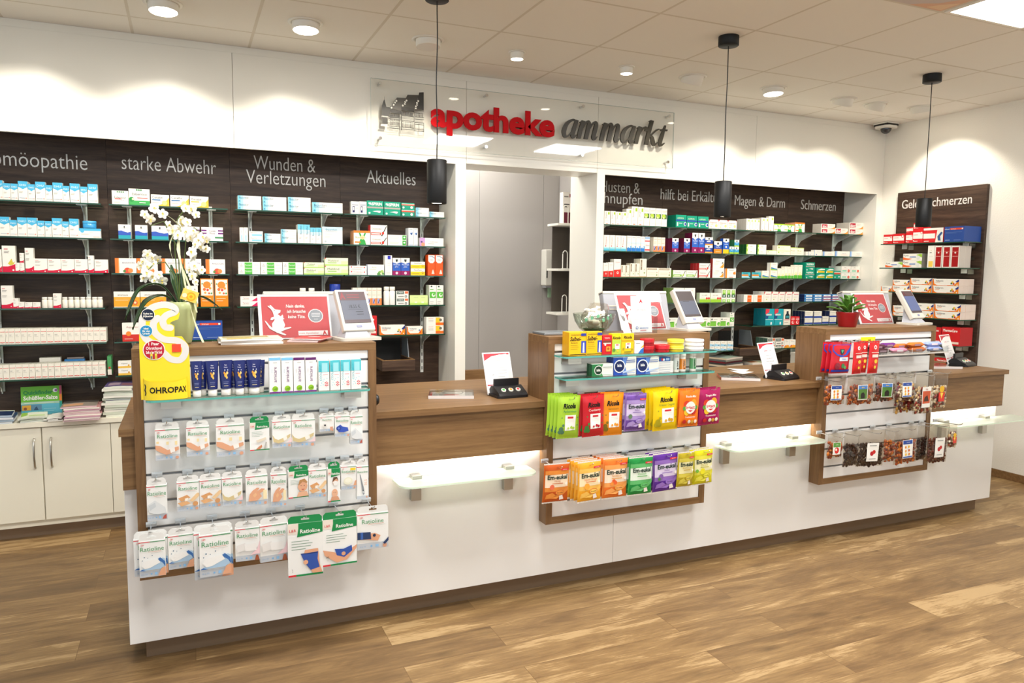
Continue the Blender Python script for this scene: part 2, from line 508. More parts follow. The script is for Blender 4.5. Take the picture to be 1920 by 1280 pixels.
# room behind the passage
b = MB()
for x0, x1 in ((1.0, 2.4095), (2.412, 3.0385), (3.041, 4.2)):
    b.box(x0, x1, 6.2, 6.3, 0, CEIL, GREY_WALL)
struct('wall_passage', b, 'light grey partition wall behind the passage', 'wall')
b = MB(); b.box(3.2, 3.3, 5.46, 6.195, 0, CEIL, GREY_WALL)
struct('wall_passage_side', b, 'pale side wall of the room behind the passage', 'wall')
SHELF_STOCK = {
    (0, 0): [(-0.9708, 0.0358, 1.975, 0.1078, 0, 'tealtop', 1, -1, 1), (-0.935, 0.0368, 1.975, 0.0927, 0, 'tealtop', 1, -1, 1), (-0.8972, 0.0342, 1.975, 0.0928, 0, 'tealtop', 1, -1, 1), (-0.8616, 0.0478, 1.975, 0.109, 0, 'tealtop', 2, -1, 1), (-0.8135, 0.035, 1.975, 0.0936, 0, 'tealtop', 1, -1, 1), (-0.7765, 0.0505, 1.975, 0.1103, 0, 'tealtop', 1, -1, 1), (-0.7258, 0.0337, 1.975, 0.0939, 0, 'tealtop', 1, -1, 1), (-0.6901, 0.0507, 1.975, 0.1097, 0, 'tealtop', 1, -1, 1), (-0.6393, 0.0343, 1.975, 0.0941, 0, 'tealtop', 1, -1, 1), (-0.6037, 0.0515, 1.975, 0.11, 0, 'tealtop', 1, -1, 1), (-0.5504, 0.0368, 1.975, 0.0944, 0, 'tealtop', 1, -1, 1), (-0.5111, 0.0519, 1.975, 0.1122, 0, 'tealtop', 1, -1, 1)],
    (0, 1): [(-0.9623, 0.0505, 1.769, 0.1083, 0, 'tealtop', 1, -1, 1), (-0.9116, 0.0364, 1.769, 0.0915, 0, 'tealtop', 1, -1, 1), (-0.8738, 0.0469, 1.769, 0.1081, 0, 'tealtop', 1, -1, 1), (-0.8262, 0.0489, 1.769, 0.1085, 0, 'tealtop', 1, -1, 1), (-0.7767, 0.0373, 1.769, 0.0929, 0, 'tealtop', 1, -1, 1), (-0.7382, 0.0349, 1.769, 0.0918, 0, 'tealtop', 1, -1, 1), (-0.7018, 0.05, 1.769, 0.1102, 0, 'tealtop', 1, -1, 1), (-0.6514, 0.0349, 1.769, 0.0928, 0, 'tealtop', 1, -1, 1), (-0.6148, 0.0492, 1.769, 0.1104, 0, 'tealtop', 1, -1, 1), (-0.5659, 0.1145, 1.769, 0.0558, 0, 'tealflat', 1, -1, 1)],
    (0, 2): [(-0.9888, 0.0308, 1.561, 0.1302, 0, 'wave', 1, -1, 1), (-0.956, 0.0653, 1.561, 0.1522, 0, 'waveflower', 1, -1, 1), (-0.8939, 0.022, 1.561, 0.0555, 0, 'wave', 1, -1, 1), (-0.8714, 0.0221, 1.561, 0.0558, 0, 'wave', 1, 1, 2), (-0.8714, 0.0221, 1.6174, 0.0564, 0, 'wave', 1, 0, 2), (-0.8446, 0.0433, 1.561, 0.1416, 0, 'wave', 1, -1, 1), (-0.8023, 0.0679, 1.561, 0.0807, 0, 'wave', 1, -1, 1), (-0.7334, 0.0677, 1.561, 0.0809, 0, 'wave', 1, -1, 1), (-0.6649, 0.0683, 1.561, 0.0808, 0, 'wave', 1, -1, 1), (-0.5956, 0.0688, 1.561, 0.0813, 0, 'wave', 1, -1, 1), (-0.5248, 0.0308, 1.561, 0.1038, 0, 'wave', 1, -1, 1), (-0.4921, 0.0724, 1.561, 0.0805, 0, 'wave', 1, -1, 1)],
    (0, 3): [(-0.9713, 0.0584, 1.352, 0.1317, 0, 'wave', 1, -1, 1), (-0.9151, 0.0278, 1.352, 0.0577, 0, 'wave', 1, -1, 1), (-0.8875, 0.0282, 1.352, 0.0358, 0, 'wave', 1, -1, 1), (-0.8578, 0.0382, 1.352, 0.034, 0, 'wave', 1, -1, 1), (-0.818, 0.0385, 1.352, 0.0338, 0, 'wave', 1, -1, 1), (-0.7137, 0.0408, 1.352, 0.0857, 0, 'wave', 1, -1, 1)],
    (0, 4): [(-0.9905, 0.0298, 1.142, 0.092, 0, 'globuli', 2, -1, 1), (-0.9606, 0.0149, 1.142, 0.0917, 0, 'globuli', 2, -1, 1), (-0.9458, 0.0309, 1.142, 0.0916, 0, 'globuli', 2, -1, 1), (-0.9149, 0.0308, 1.142, 0.0912, 0, 'globuli', 2, -1, 1), (-0.8841, 0.0318, 1.142, 0.0909, 0, 'globuli', 2, -1, 1), (-0.8523, 0.0301, 1.142, 0.0906, 0, 'globuli', 2, -1, 1), (-0.8222, 0.0354, 1.142, 0.0903, 0, 'globuli', 2, -1, 1), (-0.7868, 0.0318, 1.142, 0.0899, 0, 'globuli', 2, -1, 1), (-0.755, 0.0353, 1.142, 0.0896, 0, 'globuli', 2, -1, 1), (-0.7197, 0.0396, 1.142, 0.0892, 0, 'globuli', 2, -1, 1), (-0.6801, 0.033, 1.142, 0.0888, 0, 'globuli', 2, -1, 1), (-0.6471, 0.0324, 1.142, 0.0884, 0, 'globuli', 2, -1, 1), (-0.6147, 0.0348, 1.142, 0.0881, 0, 'globuli', 2, -1, 1), (-0.5799, 0.035, 1.142, 0.0877, 0, 'globuli', 2, -1, 1), (-0.5449, 0.0332, 1.142, 0.0874, 0, 'globuli', 2, -1, 1), (-0.5116, 0.0326, 1.142, 0.087, 0, 'globuli', 2, -1, 1), (-0.479, 0.0348, 1.142, 0.0867, 0, 'globuli', 2, -1, 1)],
    (0, 5): [(-1.0117, 0.0296, 0.934, 0.0867, 0, 'globuli', 2, -1, 1), (-0.9815, 0.0308, 0.934, 0.0867, 0, 'globuli', 2, -1, 1), (-0.9501, 0.0307, 0.934, 0.0868, 0, 'globuli', 2, -1, 1), (-0.9188, 0.0325, 0.934, 0.0868, 0, 'globuli', 2, -1, 1), (-0.8857, 0.0327, 0.934, 0.0869, 0, 'globuli', 2, -1, 1), (-0.8524, 0.0302, 0.934, 0.0869, 0, 'globuli', 2, -1, 1), (-0.8215, 0.0317, 0.934, 0.0869, 0, 'globuli', 2, -1, 1), (-0.7892, 0.0319, 0.934, 0.087, 0, 'globuli', 2, -1, 1), (-0.7566, 0.0321, 0.934, 0.087, 0, 'globuli', 2, -1, 1), (-0.7239, 0.0323, 0.934, 0.0871, 0, 'globuli', 2, -1, 1), (-0.691, 0.0325, 0.934, 0.0871, 0, 'globuli', 2, -1, 1), (-0.6579, 0.0327, 0.934, 0.0872, 0, 'globuli', 2, -1, 1), (-0.6245, 0.0329, 0.934, 0.0872, 0, 'globuli', 2, -1, 1), (-0.591, 0.0317, 0.934, 0.0872, 0, 'globuli', 2, -1, 1), (-0.5587, 0.031, 0.934, 0.0873, 0, 'globuli', 2, -1, 1), (-0.527, 0.0349, 0.934, 0.0873, 0, 'globuli', 2, -1, 1), (-0.4915, 0.0349, 0.934, 0.0874, 0, 'globuli', 2, -1, 1)],
    (1, 0): [(-0.3853, 0.089, 1.975, 0.0813, 0, 'dotwhite', 1, -1, 1), (-0.2947, 0.1151, 1.975, 0.0973, 0, 'greenleaf', 1, -1, 1), (-0.1733, 0.1012, 1.975, 0.0684, 0, 'yellowcurve', 1, -1, 1), (-0.0662, 0.1062, 1.975, 0.0706, 0, 'yellowcurve', 1, -1, 1), (0.0453, 0.1089, 1.975, 0.0687, 0, 'yellowbar', 1, -1, 1)],
    (1, 1): [(-0.3582, 0.0678, 1.769, 0.0857, 0, 'bluewave', 1, -1, 1), (-0.2673, 0.0689, 1.769, 0.0856, 0, 'bluewave', 1, -1, 1), (-0.1764, 0.094, 1.769, 0.0846, 0, 'bluewave', 1, -1, 1), (0.0009, 0.097, 1.769, 0.086, 0, 'violetbar', 1, -1, 1), (0.1071, 0.1273, 1.769, 0.0863, 0, 'violetbar', 1, -1, 1)],
    (1, 2): [(-0.3828, 0.1161, 1.561, 0.0903, 0, 'nasturtium', 1, -1, 1), (-0.2653, 0.1171, 1.561, 0.0907, 0, 'nasturtium', 1, -1, 1), (-0.1273, 0.1117, 1.561, 0.092, 0, 'nasturtium', 1, -1, 1), (-0.014, 0.1152, 1.561, 0.0933, 0, 'nasturtium', 1, -1, 1), (0.1267, 0.1155, 1.561, 0.0919, 0, 'nasturtium', 1, -1, 1)],
    (1, 3): [(-0.3968, 0.1425, 1.352, 0.0958, 0, 'immunyellow', 1, -1, 1), (-0.2514, 0.1447, 1.352, 0.0966, 0, 'immunyellow', 1, -1, 1), (-0.0005, 0.0774, 1.352, 0.1322, 0, 'eyeorange', 1, -1, 1), (0.0922, 0.0764, 1.352, 0.178, 0, 'flororange', 1, -1, 1), (0.177, 0.0791, 1.352, 0.1764, 0, 'flororange', 1, -1, 1)],
    (1, 4): [(-0.3579, 0.115, 1.142, 0.1137, 0, 'redfoot', 1, -1, 1), (0.0304, 0.1862, 1.142, 0.1178, 0, 'bluebox', 1, -1, 1)],
    (1, 5): [(-0.3879, 0.0722, 0.934, 0.0437, 0, 'yellowhalf', 1, 1, 2), (-0.3879, 0.0722, 0.9783, 0.0423, 0, 'yellowhalf', 1, 0, 2)],
    (2, 0): [(0.3275, 0.1433, 1.975, 0.0451, 0, 'tealfade', 2, 1, 2), (0.3275, 0.1433, 2.0207, 0.0416, 0, 'tealfade', 2, 0, 2), (0.4793, 0.1483, 1.975, 0.046, 0, 'tealfade', 1, 1, 2), (0.4793, 0.1483, 2.0216, 0.0414, 0, 'tealfade', 1, 0, 2), (0.6393, 0.144, 1.975, 0.0493, 0, 'tealfade', 1, 1, 2), (0.6393, 0.144, 2.0249, 0.0427, 0, 'tealfade', 1, 0, 2), (0.7932, 0.2008, 1.975, 0.0665, 0, 'tealfade', 1, -1, 1)],
    (2, 1): [(0.3346, 0.0243, 1.769, 0.0906, 0, 'stickteal', 1, -1, 1), (0.3595, 0.0254, 1.769, 0.0914, 0, 'stickteal', 1, -1, 1), (0.3908, 0.0855, 1.769, 0.0344, 0, 'tealband', 1, 1, 2), (0.3908, 0.0855, 1.804, 0.0336, 0, 'tealband', 1, 0, 2), (0.4877, 0.1004, 1.769, 0.0285, 0, 'tealfade', 1, 1, 2), (0.4877, 0.1004, 1.7981, 0.0277, 0, 'tealfade', 1, 0, 2), (0.5918, 0.097, 1.769, 0.0488, 0, 'tealfade', 1, 1, 2), (0.5918, 0.097, 1.8184, 0.0376, 0, 'tealfade', 1, 0, 2), (0.6968, 0.0392, 1.769, 0.1226, 0, 'tealvert', 2, -1, 1), (0.7367, 0.0395, 1.769, 0.1233, 0, 'tealvert', 2, -1, 1), (0.7779, 0.0363, 1.769, 0.1043, 0, 'tealvert', 1, -1, 1), (0.8152, 0.0368, 1.769, 0.1049, 0, 'tealvert', 1, -1, 1), (0.8564, 0.1352, 1.769, 0.1133, 0, 'tealbig', 1, -1, 1)],
    (2, 2): [(0.3213, 0.1344, 1.561, 0.04, 0, 'greentag', 1, 1, 2), (0.3213, 0.1344, 1.6016, 0.0378, 0, 'greentag', 1, 0, 2), (0.459, 0.1351, 1.561, 0.0406, 0, 'greentag', 1, 1, 2), (0.459, 0.1351, 1.6022, 0.0382, 0, 'greentag', 1, 0, 2), (0.5965, 0.1303, 1.561, 0.0422, 0, 'greentag', 1, 1, 2), (0.5965, 0.1303, 1.6038, 0.038, 0, 'greentag', 1, 0, 2), (0.732, 0.1332, 1.561, 0.0445, 0, 'limepaste', 1, 1, 2), (0.732, 0.1332, 1.6061, 0.0366, 0, 'limepaste', 1, 0, 2), (0.8706, 0.1565, 1.561, 0.0597, 0, 'limepaste', 1, 1, 2), (0.8706, 0.1565, 1.6213, 0.0531, 0, 'limepaste', 1, 0, 2)],
    (2, 3): [(0.3295, 0.1072, 1.352, 0.0335, 0, 'pinkend', 1, 1, 2), (0.3295, 0.1072, 1.3861, 0.0298, 0, 'pinkend', 1, 0, 2), (0.4397, 0.1089, 1.352, 0.0328, 0, 'pinkend', 1, 1, 2), (0.4397, 0.1089, 1.3854, 0.0301, 0, 'pinkend', 1, 0, 2)],
    (3, 0): [(1.051, 0.0545, 1.975, 0.0843, 0, 'navydoor', 1, -1, 1), (1.1066, 0.0513, 1.975, 0.0859, 0, 'navydoor', 1, -1, 1), (1.1605, 0.1151, 1.975, 0.0946, 0, 'greenasp', 1, -1, 1), (1.2801, 0.1166, 1.975, 0.093, 0, 'greenasp', 1, -1, 1), (1.4023, 0.0944, 1.975, 0.0494, 0, 'greenred', 1, 1, 2), (1.4023, 0.0944, 2.025, 0.0414, 0, 'greenred', 1, 0, 2), (1.5064, 0.096, 1.975, 0.0354, 0, 'tealfade', 1, 1, 2), (1.5064, 0.096, 2.011, 0.0261, 0, 'tealfade', 1, 0, 2), (1.6063, 0.1095, 1.975, 0.0377, 0, 'tealfade', 1, -1, 1)],
    (3, 1): [(1.0673, 0.1139, 1.769, 0.0949, 0.03, 'buskid', 4, -1, 1), (1.1831, 0.1176, 1.769, 0.057, 0.04, 'redpen', 2, 1, 2), (1.1831, 0.1176, 1.8266, 0.0795, 0.04, 'redpen', 2, 0, 2), (1.3044, 0.1338, 1.769, 0.0373, 0, 'greensq', 1, 1, 2), (1.3044, 0.1338, 1.8069, 0.0351, 0, 'greensq', 1, 0, 2), (1.4519, 0.0368, 1.769, 0.1242, 0.04, 'eyeblue', 2, -1, 1), (1.4898, 0.0312, 1.769, 0.1236, 0, 'eyeblue', 1, -1, 1), (1.5335, 0.1787, 1.769, 0.0584, 0, 'pinkbaby', 1, -1, 1)],
    (3, 2): [(1.0356, 0.1198, 1.561, 0.0313, 0, 'redtext', 1, 1, 2), (1.0356, 0.1198, 1.5929, 0.0306, 0, 'redtext', 1, 0, 2), (1.1609, 0.1161, 1.561, 0.073, 0, 'herbs', 1, -1, 1), (1.2823, 0.052, 1.561, 0.1382, 0, 'navysq', 1, -1, 1), (1.3372, 0.0597, 1.561, 0.1207, 0, 'wickblue', 1, -1, 1), (1.3985, 0.0626, 1.561, 0.121, 0, 'wickblue', 1, -1, 1), (1.4687, 0.1044, 1.561, 0.0486, 0, 'yellowlow', 1, 1, 2), (1.4687, 0.1044, 1.6102, 0.0471, 0, 'yellowlow', 1, 0, 2), (1.5945, 0.0541, 1.561, 0.1478, 0, 'orangetall', 1, -1, 1), (1.6502, 0.0582, 1.561, 0.1481, 0, 'orangetall', 1, -1, 1)],
    (3, 3): [(1.0563, 0.0327, 1.352, 0.1209, 0, 'narroworange', 1, -1, 1), (1.0897, 0.0328, 1.352, 0.1209, 0, 'narroworange', 1, -1, 1), (1.1233, 0.033, 1.352, 0.1209, 0, 'narroworange', 1, -1, 1), (1.1571, 0.0332, 1.352, 0.121, 0, 'narroworange', 1, -1, 1), (1.191, 0.0334, 1.352, 0.121, 0, 'narroworange', 1, -1, 1), (1.2252, 0.0335, 1.352, 0.121, 0, 'narroworange', 1, -1, 1), (1.362, 0.0906, 1.352, 0.0469, 0, 'darktag', 1, 1, 2), (1.362, 0.0906, 1.3995, 0.0512, 0, 'darktag', 1, 0, 2), (1.4625, 0.1313, 1.352, 0.0684, 0, 'limebox', 1, -1, 1), (1.6045, 0.0532, 1.352, 0.1405, 0.04, 'greenear', 2, -1, 1), (1.6593, 0.0528, 1.352, 0.1398, 0.04, 'greenear', 2, -1, 1)],
    (3, 4): [(1.0951, 0.1288, 1.142, 0.1365, 0, 'redheat', 1, -1, 1), (1.2424, 0.1833, 1.142, 0.0689, 0, 'voltlong', 1, -1, 1), (1.4405, 0.1143, 1.142, 0.0563, 0, 'voltsmall', 1, -1, 1), (1.5826, 0.1314, 1.142, 0.0604, 0.03, 'orangecorner', 2, 1, 2), (1.5826, 0.1314, 1.203, 0.0589, 0.03, 'orangecorner', 2, 0, 2)],
    (4, 0): [(3.0417, 0.0536, 1.975, 0.1039, 0, 'greentip', 1, -1, 1), (3.1001, 0.0441, 1.975, 0.1051, 0.03, 'greentip', 2, -1, 1), (3.1464, 0.0474, 1.975, 0.102, 0.03, 'greentip', 2, -1, 1), (3.1958, 0.0467, 1.975, 0.102, 0.03, 'greentip', 2, -1, 1), (3.2438, 0.048, 1.975, 0.1292, 0.03, 'greentip', 2, -1, 1), (3.2932, 0.0584, 1.975, 0.1503, 0.03, 'greentip', 2, -1, 1), (3.3538, 0.0538, 1.975, 0.1488, 0, 'greentip', 1, -1, 1), (3.4098, 0.0542, 1.975, 0.1466, 0, 'greenface', 1, -1, 1), (3.4662, 0.0546, 1.975, 0.1457, 0, 'greenface', 1, -1, 1), (3.523, 0.055, 1.975, 0.1447, 0, 'greenface', 1, -1, 1), (3.5802, 0.0539, 1.975, 0.1438, 0, 'greenface', 1, -1, 1)],
    (4, 1): [(3.0417, 0.0527, 1.769, 0.1226, 0, 'aquabase', 1, -1, 1), (3.0965, 0.0482, 1.769, 0.1222, 0, 'aquabase', 1, -1, 1), (3.1487, 0.0495, 1.769, 0.1216, 0, 'aquabase', 1, -1, 1), (3.2003, 0.0489, 1.769, 0.121, 0, 'aquabase', 1, -1, 1), (3.2567, 0.0417, 1.769, 0.1222, 0, 'bluebase', 1, -1, 1), (3.2995, 0.0414, 1.769, 0.1217, 0, 'bluebase', 1, -1, 1), (3.3425, 0.0412, 1.769, 0.1217, 0, 'bluebase', 1, -1, 1), (3.3858, 0.0388, 1.769, 0.12, 0, 'bluebase', 1, -1, 1), (3.4267, 0.0463, 1.769, 0.1203, 0, 'redcan', 1, -1, 1), (3.5093, 0.0364, 1.769, 0.1183, 0.03, 'narroworange', 3, -1, 1), (3.5473, 0.035, 1.769, 0.1177, 0, 'narroworange', 1, -1, 1), (3.5845, 0.0378, 1.769, 0.117, 0, 'narroworange', 1, -1, 1)],
    (4, 2): [(3.0426, 0.0431, 1.561, 0.1116, 0, 'redbase', 1, -1, 1), (3.0875, 0.0483, 1.561, 0.1165, 0, 'redbase', 1, -1, 1), (3.1401, 0.0646, 1.561, 0.1431, 0.03, 'redbase', 2, -1, 1), (3.2091, 0.0371, 1.561, 0.0957, 0, 'brownplain', 1, -1, 1), (3.2482, 0.0383, 1.561, 0.0963, 0, 'brownplain', 1, -1, 1), (3.2931, 0.0436, 1.561, 0.1114, 0.03, 'brownplain', 2, -1, 1), (3.3387, 0.0438, 1.561, 0.1108, 0.03, 'brownplain', 2, -1, 1), (3.3844, 0.0637, 1.561, 0.1497, 0.03, 'brownplain', 3, -1, 1), (3.4536, 0.1134, 1.561, 0.0774, 0, 'brownflat', 1, -1, 1), (3.5692, 0.1227, 1.561, 0.0761, 0, 'brownflat', 1, -1, 1)],
    (4, 3): [(3.0928, 0.1094, 1.352, 0.094, 0, 'greenstripe', 1, -1, 1), (3.2122, 0.1112, 1.352, 0.0939, 0, 'greenstripe', 1, -1, 1), (3.3336, 0.113, 1.352, 0.0938, 0, 'greenstripe', 1, -1, 1), (3.4569, 0.1149, 1.352, 0.0937, 0, 'greenstripe', 1, -1, 1)],
    (4, 4): [(3.6256, 0.0346, 1.142, 0.1314, 0, 'greenear', 1, -1, 1)],
    (5, 0): [(3.7231, 0.106, 1.975, 0.1014, 0.04, 'greenblue', 3, -1, 1), (3.8332, 0.1059, 1.975, 0.0979, 0, 'greenblue', 1, -1, 1), (3.9459, 0.1091, 1.975, 0.0966, 0, 'greenblue', 1, -1, 1), (4.0617, 0.0973, 1.975, 0.0759, 0, 'yellowround', 1, -1, 1), (4.1614, 0.0963, 1.975, 0.0751, 0, 'yellowround', 1, -1, 1), (4.2602, 0.0963, 1.975, 0.0743, 0, 'yellowround', 1, -1, 1)],
    (5, 1): [(3.6932, 0.064, 1.769, 0.1157, 0.05, 'plumblue', 2, -1, 1), (3.811, 0.0617, 1.769, 0.118, 0.05, 'plumblue', 2, -1, 1), (3.8937, 0.0623, 1.769, 0.1654, 0.05, 'plumblue', 2, -1, 1), (3.9584, 0.064, 1.769, 0.1651, 0, 'plumblue', 1, -1, 1), (4.0278, 0.0803, 1.769, 0.0669, 0, 'bluestrip', 1, 1, 2), (4.0278, 0.0803, 1.8365, 0.0649, 0, 'bluestrip', 1, 0, 2), (4.1219, 0.083, 1.769, 0.1006, 0.04, 'orangefoot', 2, -1, 1), (4.2185, 0.0627, 1.769, 0.1266, 0, 'yellowfoot', 1, -1, 1), (4.2869, 0.0483, 1.769, 0.0595, 0, 'minty', 1, -1, 1), (4.3388, 0.0521, 1.769, 0.0589, 0.03, 'minty', 2, 1, 2), (4.3388, 0.0521, 1.8285, 0.0594, 0.03, 'minty', 2, 0, 2)],
    (5, 2): [(3.7112, 0.1321, 1.561, 0.061, 0, 'greenpen', 1, -1, 1), (3.8455, 0.1162, 1.561, 0.0611, 0, 'greenpen', 1, -1, 1), (3.9751, 0.117, 1.561, 0.0593, 0.04, 'redpen', 3, 1, 2), (3.9751, 0.117, 1.6209, 0.062, 0.04, 'redpen', 3, 0, 2), (4.116, 0.1225, 1.561, 0.0789, 0, 'orangebird', 1, 1, 2), (4.116, 0.1225, 1.6405, 0.0837, 0, 'orangebird', 1, 0, 2), (4.2535, 0.1154, 1.561, 0.0804, 0, 'orangeseal', 1, -1, 1)],
    (5, 3): [(3.7195, 0.1096, 1.352, 0.1226, 0.035, 'textwhite', 4, -1, 1), (3.8314, 0.1113, 1.352, 0.1218, 0, 'textwhite', 1, -1, 1), (3.9915, 0.1091, 1.352, 0.0805, 0, 'redballs', 1, -1, 1), (4.1063, 0.1136, 1.352, 0.0794, 0, 'redballs', 1, -1, 1), (4.2252, 0.0471, 1.352, 0.1131, 0.05, 'greenbottle', 2, -1, 1), (4.2746, 0.0474, 1.352, 0.1121, 0, 'greenbottle', 1, -1, 1), (4.3243, 0.0488, 1.352, 0.1112, 0, 'greenbottle', 1, -1, 1)],
    (5, 4): [(3.6754, 0.1078, 1.142, 0.0819, 0, 'greenhalf', 1, -1, 1), (3.7859, 0.1066, 1.142, 0.0802, 0, 'greenhalf', 1, -1, 1), (3.8952, 0.1054, 1.142, 0.0798, 0, 'greenhalf', 1, -1, 1), (4.0061, 0.104, 1.142, 0.0795, 0, 'greenhalf', 1, -1, 1), (4.1135, 0.1038, 1.142, 0.0778, 0, 'greenhalf', 1, -1, 1), (4.2207, 0.0982, 1.142, 0.0767, 0, 'greenhalf', 1, -1, 1), (4.3203, 0.049, 1.142, 0.1182, 0.04, 'greenear', 3, -1, 1)],
    (5, 5): [(4.1184, 0.0456, 0.934, 0.0382, 0, 'smallblue', 1, 1, 2), (4.1184, 0.0456, 0.9728, 0.0423, 0, 'smallblue', 1, 0, 2), (4.1669, 0.0632, 0.934, 0.0367, 0, 'smallblue', 1, 1, 2), (4.1669, 0.0632, 0.9713, 0.0424, 0, 'smallblue', 1, 0, 2), (4.2348, 0.0638, 0.934, 0.0346, 0, 'smallblue', 1, 1, 2), (4.2348, 0.0638, 0.9692, 0.0426, 0, 'smallblue', 1, 0, 2), (4.3055, 0.0643, 0.934, 0.0329, 0, 'smallblue', 1, 1, 2), (4.3055, 0.0643, 0.9675, 0.0433, 0, 'smallblue', 1, 0, 2)],
    (6, 0): [(4.4602, 0.0351, 1.975, 0.0977, 0.03, 'greentip', 4, -1, 1), (4.4972, 0.0335, 1.975, 0.0968, 0, 'greentip', 1, -1, 1), (4.5325, 0.0337, 1.975, 0.0968, 0, 'greentip', 1, -1, 1), (4.5681, 0.0398, 1.975, 0.0958, 0, 'greentip', 1, -1, 1), (4.6249, 0.037, 1.975, 0.1127, 0.04, 'greentip', 3, -1, 1), (4.6645, 0.0384, 1.975, 0.1124, 0, 'greentip', 1, -1, 1), (4.7082, 0.0562, 1.975, 0.127, 0, 'greentip', 1, -1, 1), (4.7723, 0.1138, 1.975, 0.0654, 0, 'greenkid', 1, -1, 1), (4.8889, 0.1179, 1.975, 0.0634, 0, 'greenkid', 1, -1, 1), (5.0158, 0.1121, 1.975, 0.0854, 0.025, 'buskid', 5, -1, 1)],
    (6, 1): [(4.4711, 0.1094, 1.769, 0.0362, 0.04, 'limeleaf', 3, 1, 2), (4.4711, 0.1094, 1.8058, 0.0471, 0.04, 'limeleaf', 3, 0, 2), (4.5955, 0.099, 1.769, 0.0361, 0, 'limeleaf', 1, 1, 2), (4.5955, 0.099, 1.8057, 0.047, 0, 'limeleaf', 1, 0, 2), (4.7006, 0.1132, 1.769, 0.0383, 0, 'paleleaf', 1, -1, 1), (4.8189, 0.1522, 1.769, 0.0371, 0.03, 'paleleaf', 2, 1, 2), (4.8189, 0.1522, 1.8067, 0.0463, 0.03, 'paleleaf', 2, 0, 2), (4.9756, 0.074, 1.769, 0.0688, 0, 'paleleaf', 1, -1, 1), (5.0523, 0.0785, 1.769, 0.0677, 0, 'paleleaf', 1, -1, 1)],
    (6, 2): [(4.4312, 0.0967, 1.561, 0.0502, 0.03, 'tealorange', 3, -1, 1), (4.5433, 0.1017, 1.561, 0.0512, 0, 'tealorange', 1, -1, 1), (4.6526, 0.0823, 1.561, 0.0663, 0.04, 'wavewhite', 2, -1, 1), (4.7472, 0.0833, 1.561, 0.0663, 0, 'wavewhite', 1, 1, 2), (4.7472, 0.0833, 1.6279, 0.0707, 0, 'wavewhite', 1, 0, 2), (4.8341, 0.0383, 1.561, 0.0889, 0, 'greendrop', 1, -1, 1), (4.8749, 0.0397, 1.561, 0.0875, 0, 'greendrop', 1, -1, 1), (4.916, 0.0361, 1.561, 0.106, 0, 'greendrop', 1, -1, 1), (4.9547, 0.0363, 1.561, 0.1051, 0, 'greendrop', 1, -1, 1), (4.9936, 0.0302, 1.561, 0.1046, 0, 'greendrop', 1, -1, 1), (5.0265, 0.0442, 1.561, 0.1217, 0, 'greendrop', 1, -1, 1), (5.0733, 0.0508, 1.561, 0.1214, 0, 'greendrop', 1, -1, 1)],
    (6, 3): [(4.4647, 0.1105, 1.352, 0.0634, 0.03, 'orangedoor', 3, -1, 1), (4.5777, 0.1121, 1.352, 0.0631, 0, 'orangedoor', 1, -1, 1), (4.6918, 0.0793, 1.352, 0.0911, 0.035, 'redcorner', 4, -1, 1), (4.7761, 0.0764, 1.352, 0.0896, 0, 'redcorner', 1, -1, 1), (4.8563, 0.0746, 1.352, 0.0876, 0, 'redcorner', 1, -1, 1), (4.9371, 0.0779, 1.352, 0.0875, 0, 'redcorner', 1, -1, 1), (5.0188, 0.0799, 1.352, 0.0874, 0, 'redcorner', 1, -1, 1)],
    (6, 4): [(4.7175, 0.1007, 1.142, 0.1464, 0.05, 'tealtooth', 3, -1, 1), (4.8218, 0.1019, 1.142, 0.1453, 0, 'tealtooth', 1, -1, 1), (4.9302, 0.0793, 1.142, 0.1413, 0, 'mouthwash', 1, -1, 1), (5.0159, 0.0495, 1.142, 0.0757, 0, 'redsmall', 1, -1, 1), (5.0681, 0.0511, 1.142, 0.0739, 0, 'redsmall', 1, -1, 1)],
    (6, 5): [(4.754, 0.0866, 0.934, 0.0296, 0.05, 'darktag', 3, 1, 2), (4.754, 0.0866, 0.9642, 0.0618, 0.05, 'darktag', 3, 0, 2), (4.8444, 0.1027, 0.934, 0.0268, 0, 'darktag', 1, 1, 2), (4.8444, 0.1027, 0.9614, 0.0621, 0, 'darktag', 1, 0, 2), (4.9504, 0.0569, 0.934, 0.074, 0, 'orangefruit', 1, -1, 1), (5.0111, 0.0727, 0.934, 0.0724, 0, 'orangefruit', 1, -1, 1)],
    (7, 0): [(5.3247, 0.1739, 1.975, 0.0397, 0.05, 'docbox', 2, 1, 2), (5.3247, 0.1739, 2.0153, 0.0445, 0.05, 'docbox', 2, 0, 2), (5.5022, 0.1566, 1.975, 0.0509, 0, 'docbox', 1, -1, 1), (5.6756, 0.1778, 1.975, 0.0492, 0.05, 'docbox', 3, 1, 2), (5.6756, 0.1778, 2.0248, 0.0587, 0.05, 'docbox', 3, 0, 2)],
    (7, 1): [(5.1549, 0.0288, 1.769, 0.0317, 0, 'plainwhite', 1, -1, 1), (5.1879, 0.0656, 1.769, 0.0372, 0.04, 'tinyblue', 2, -1, 1), (5.2565, 0.0962, 1.769, 0.053, 0, 'tinyblue', 1, -1, 1), (5.3641, 0.1399, 1.769, 0.0408, 0, 'bluefade', 1, -1, 1), (5.5131, 0.1817, 1.769, 0.0468, 0, 'bluefade', 1, -1, 1), (5.6991, 0.1774, 1.769, 0.0477, 0, 'bluefade', 1, -1, 1)],
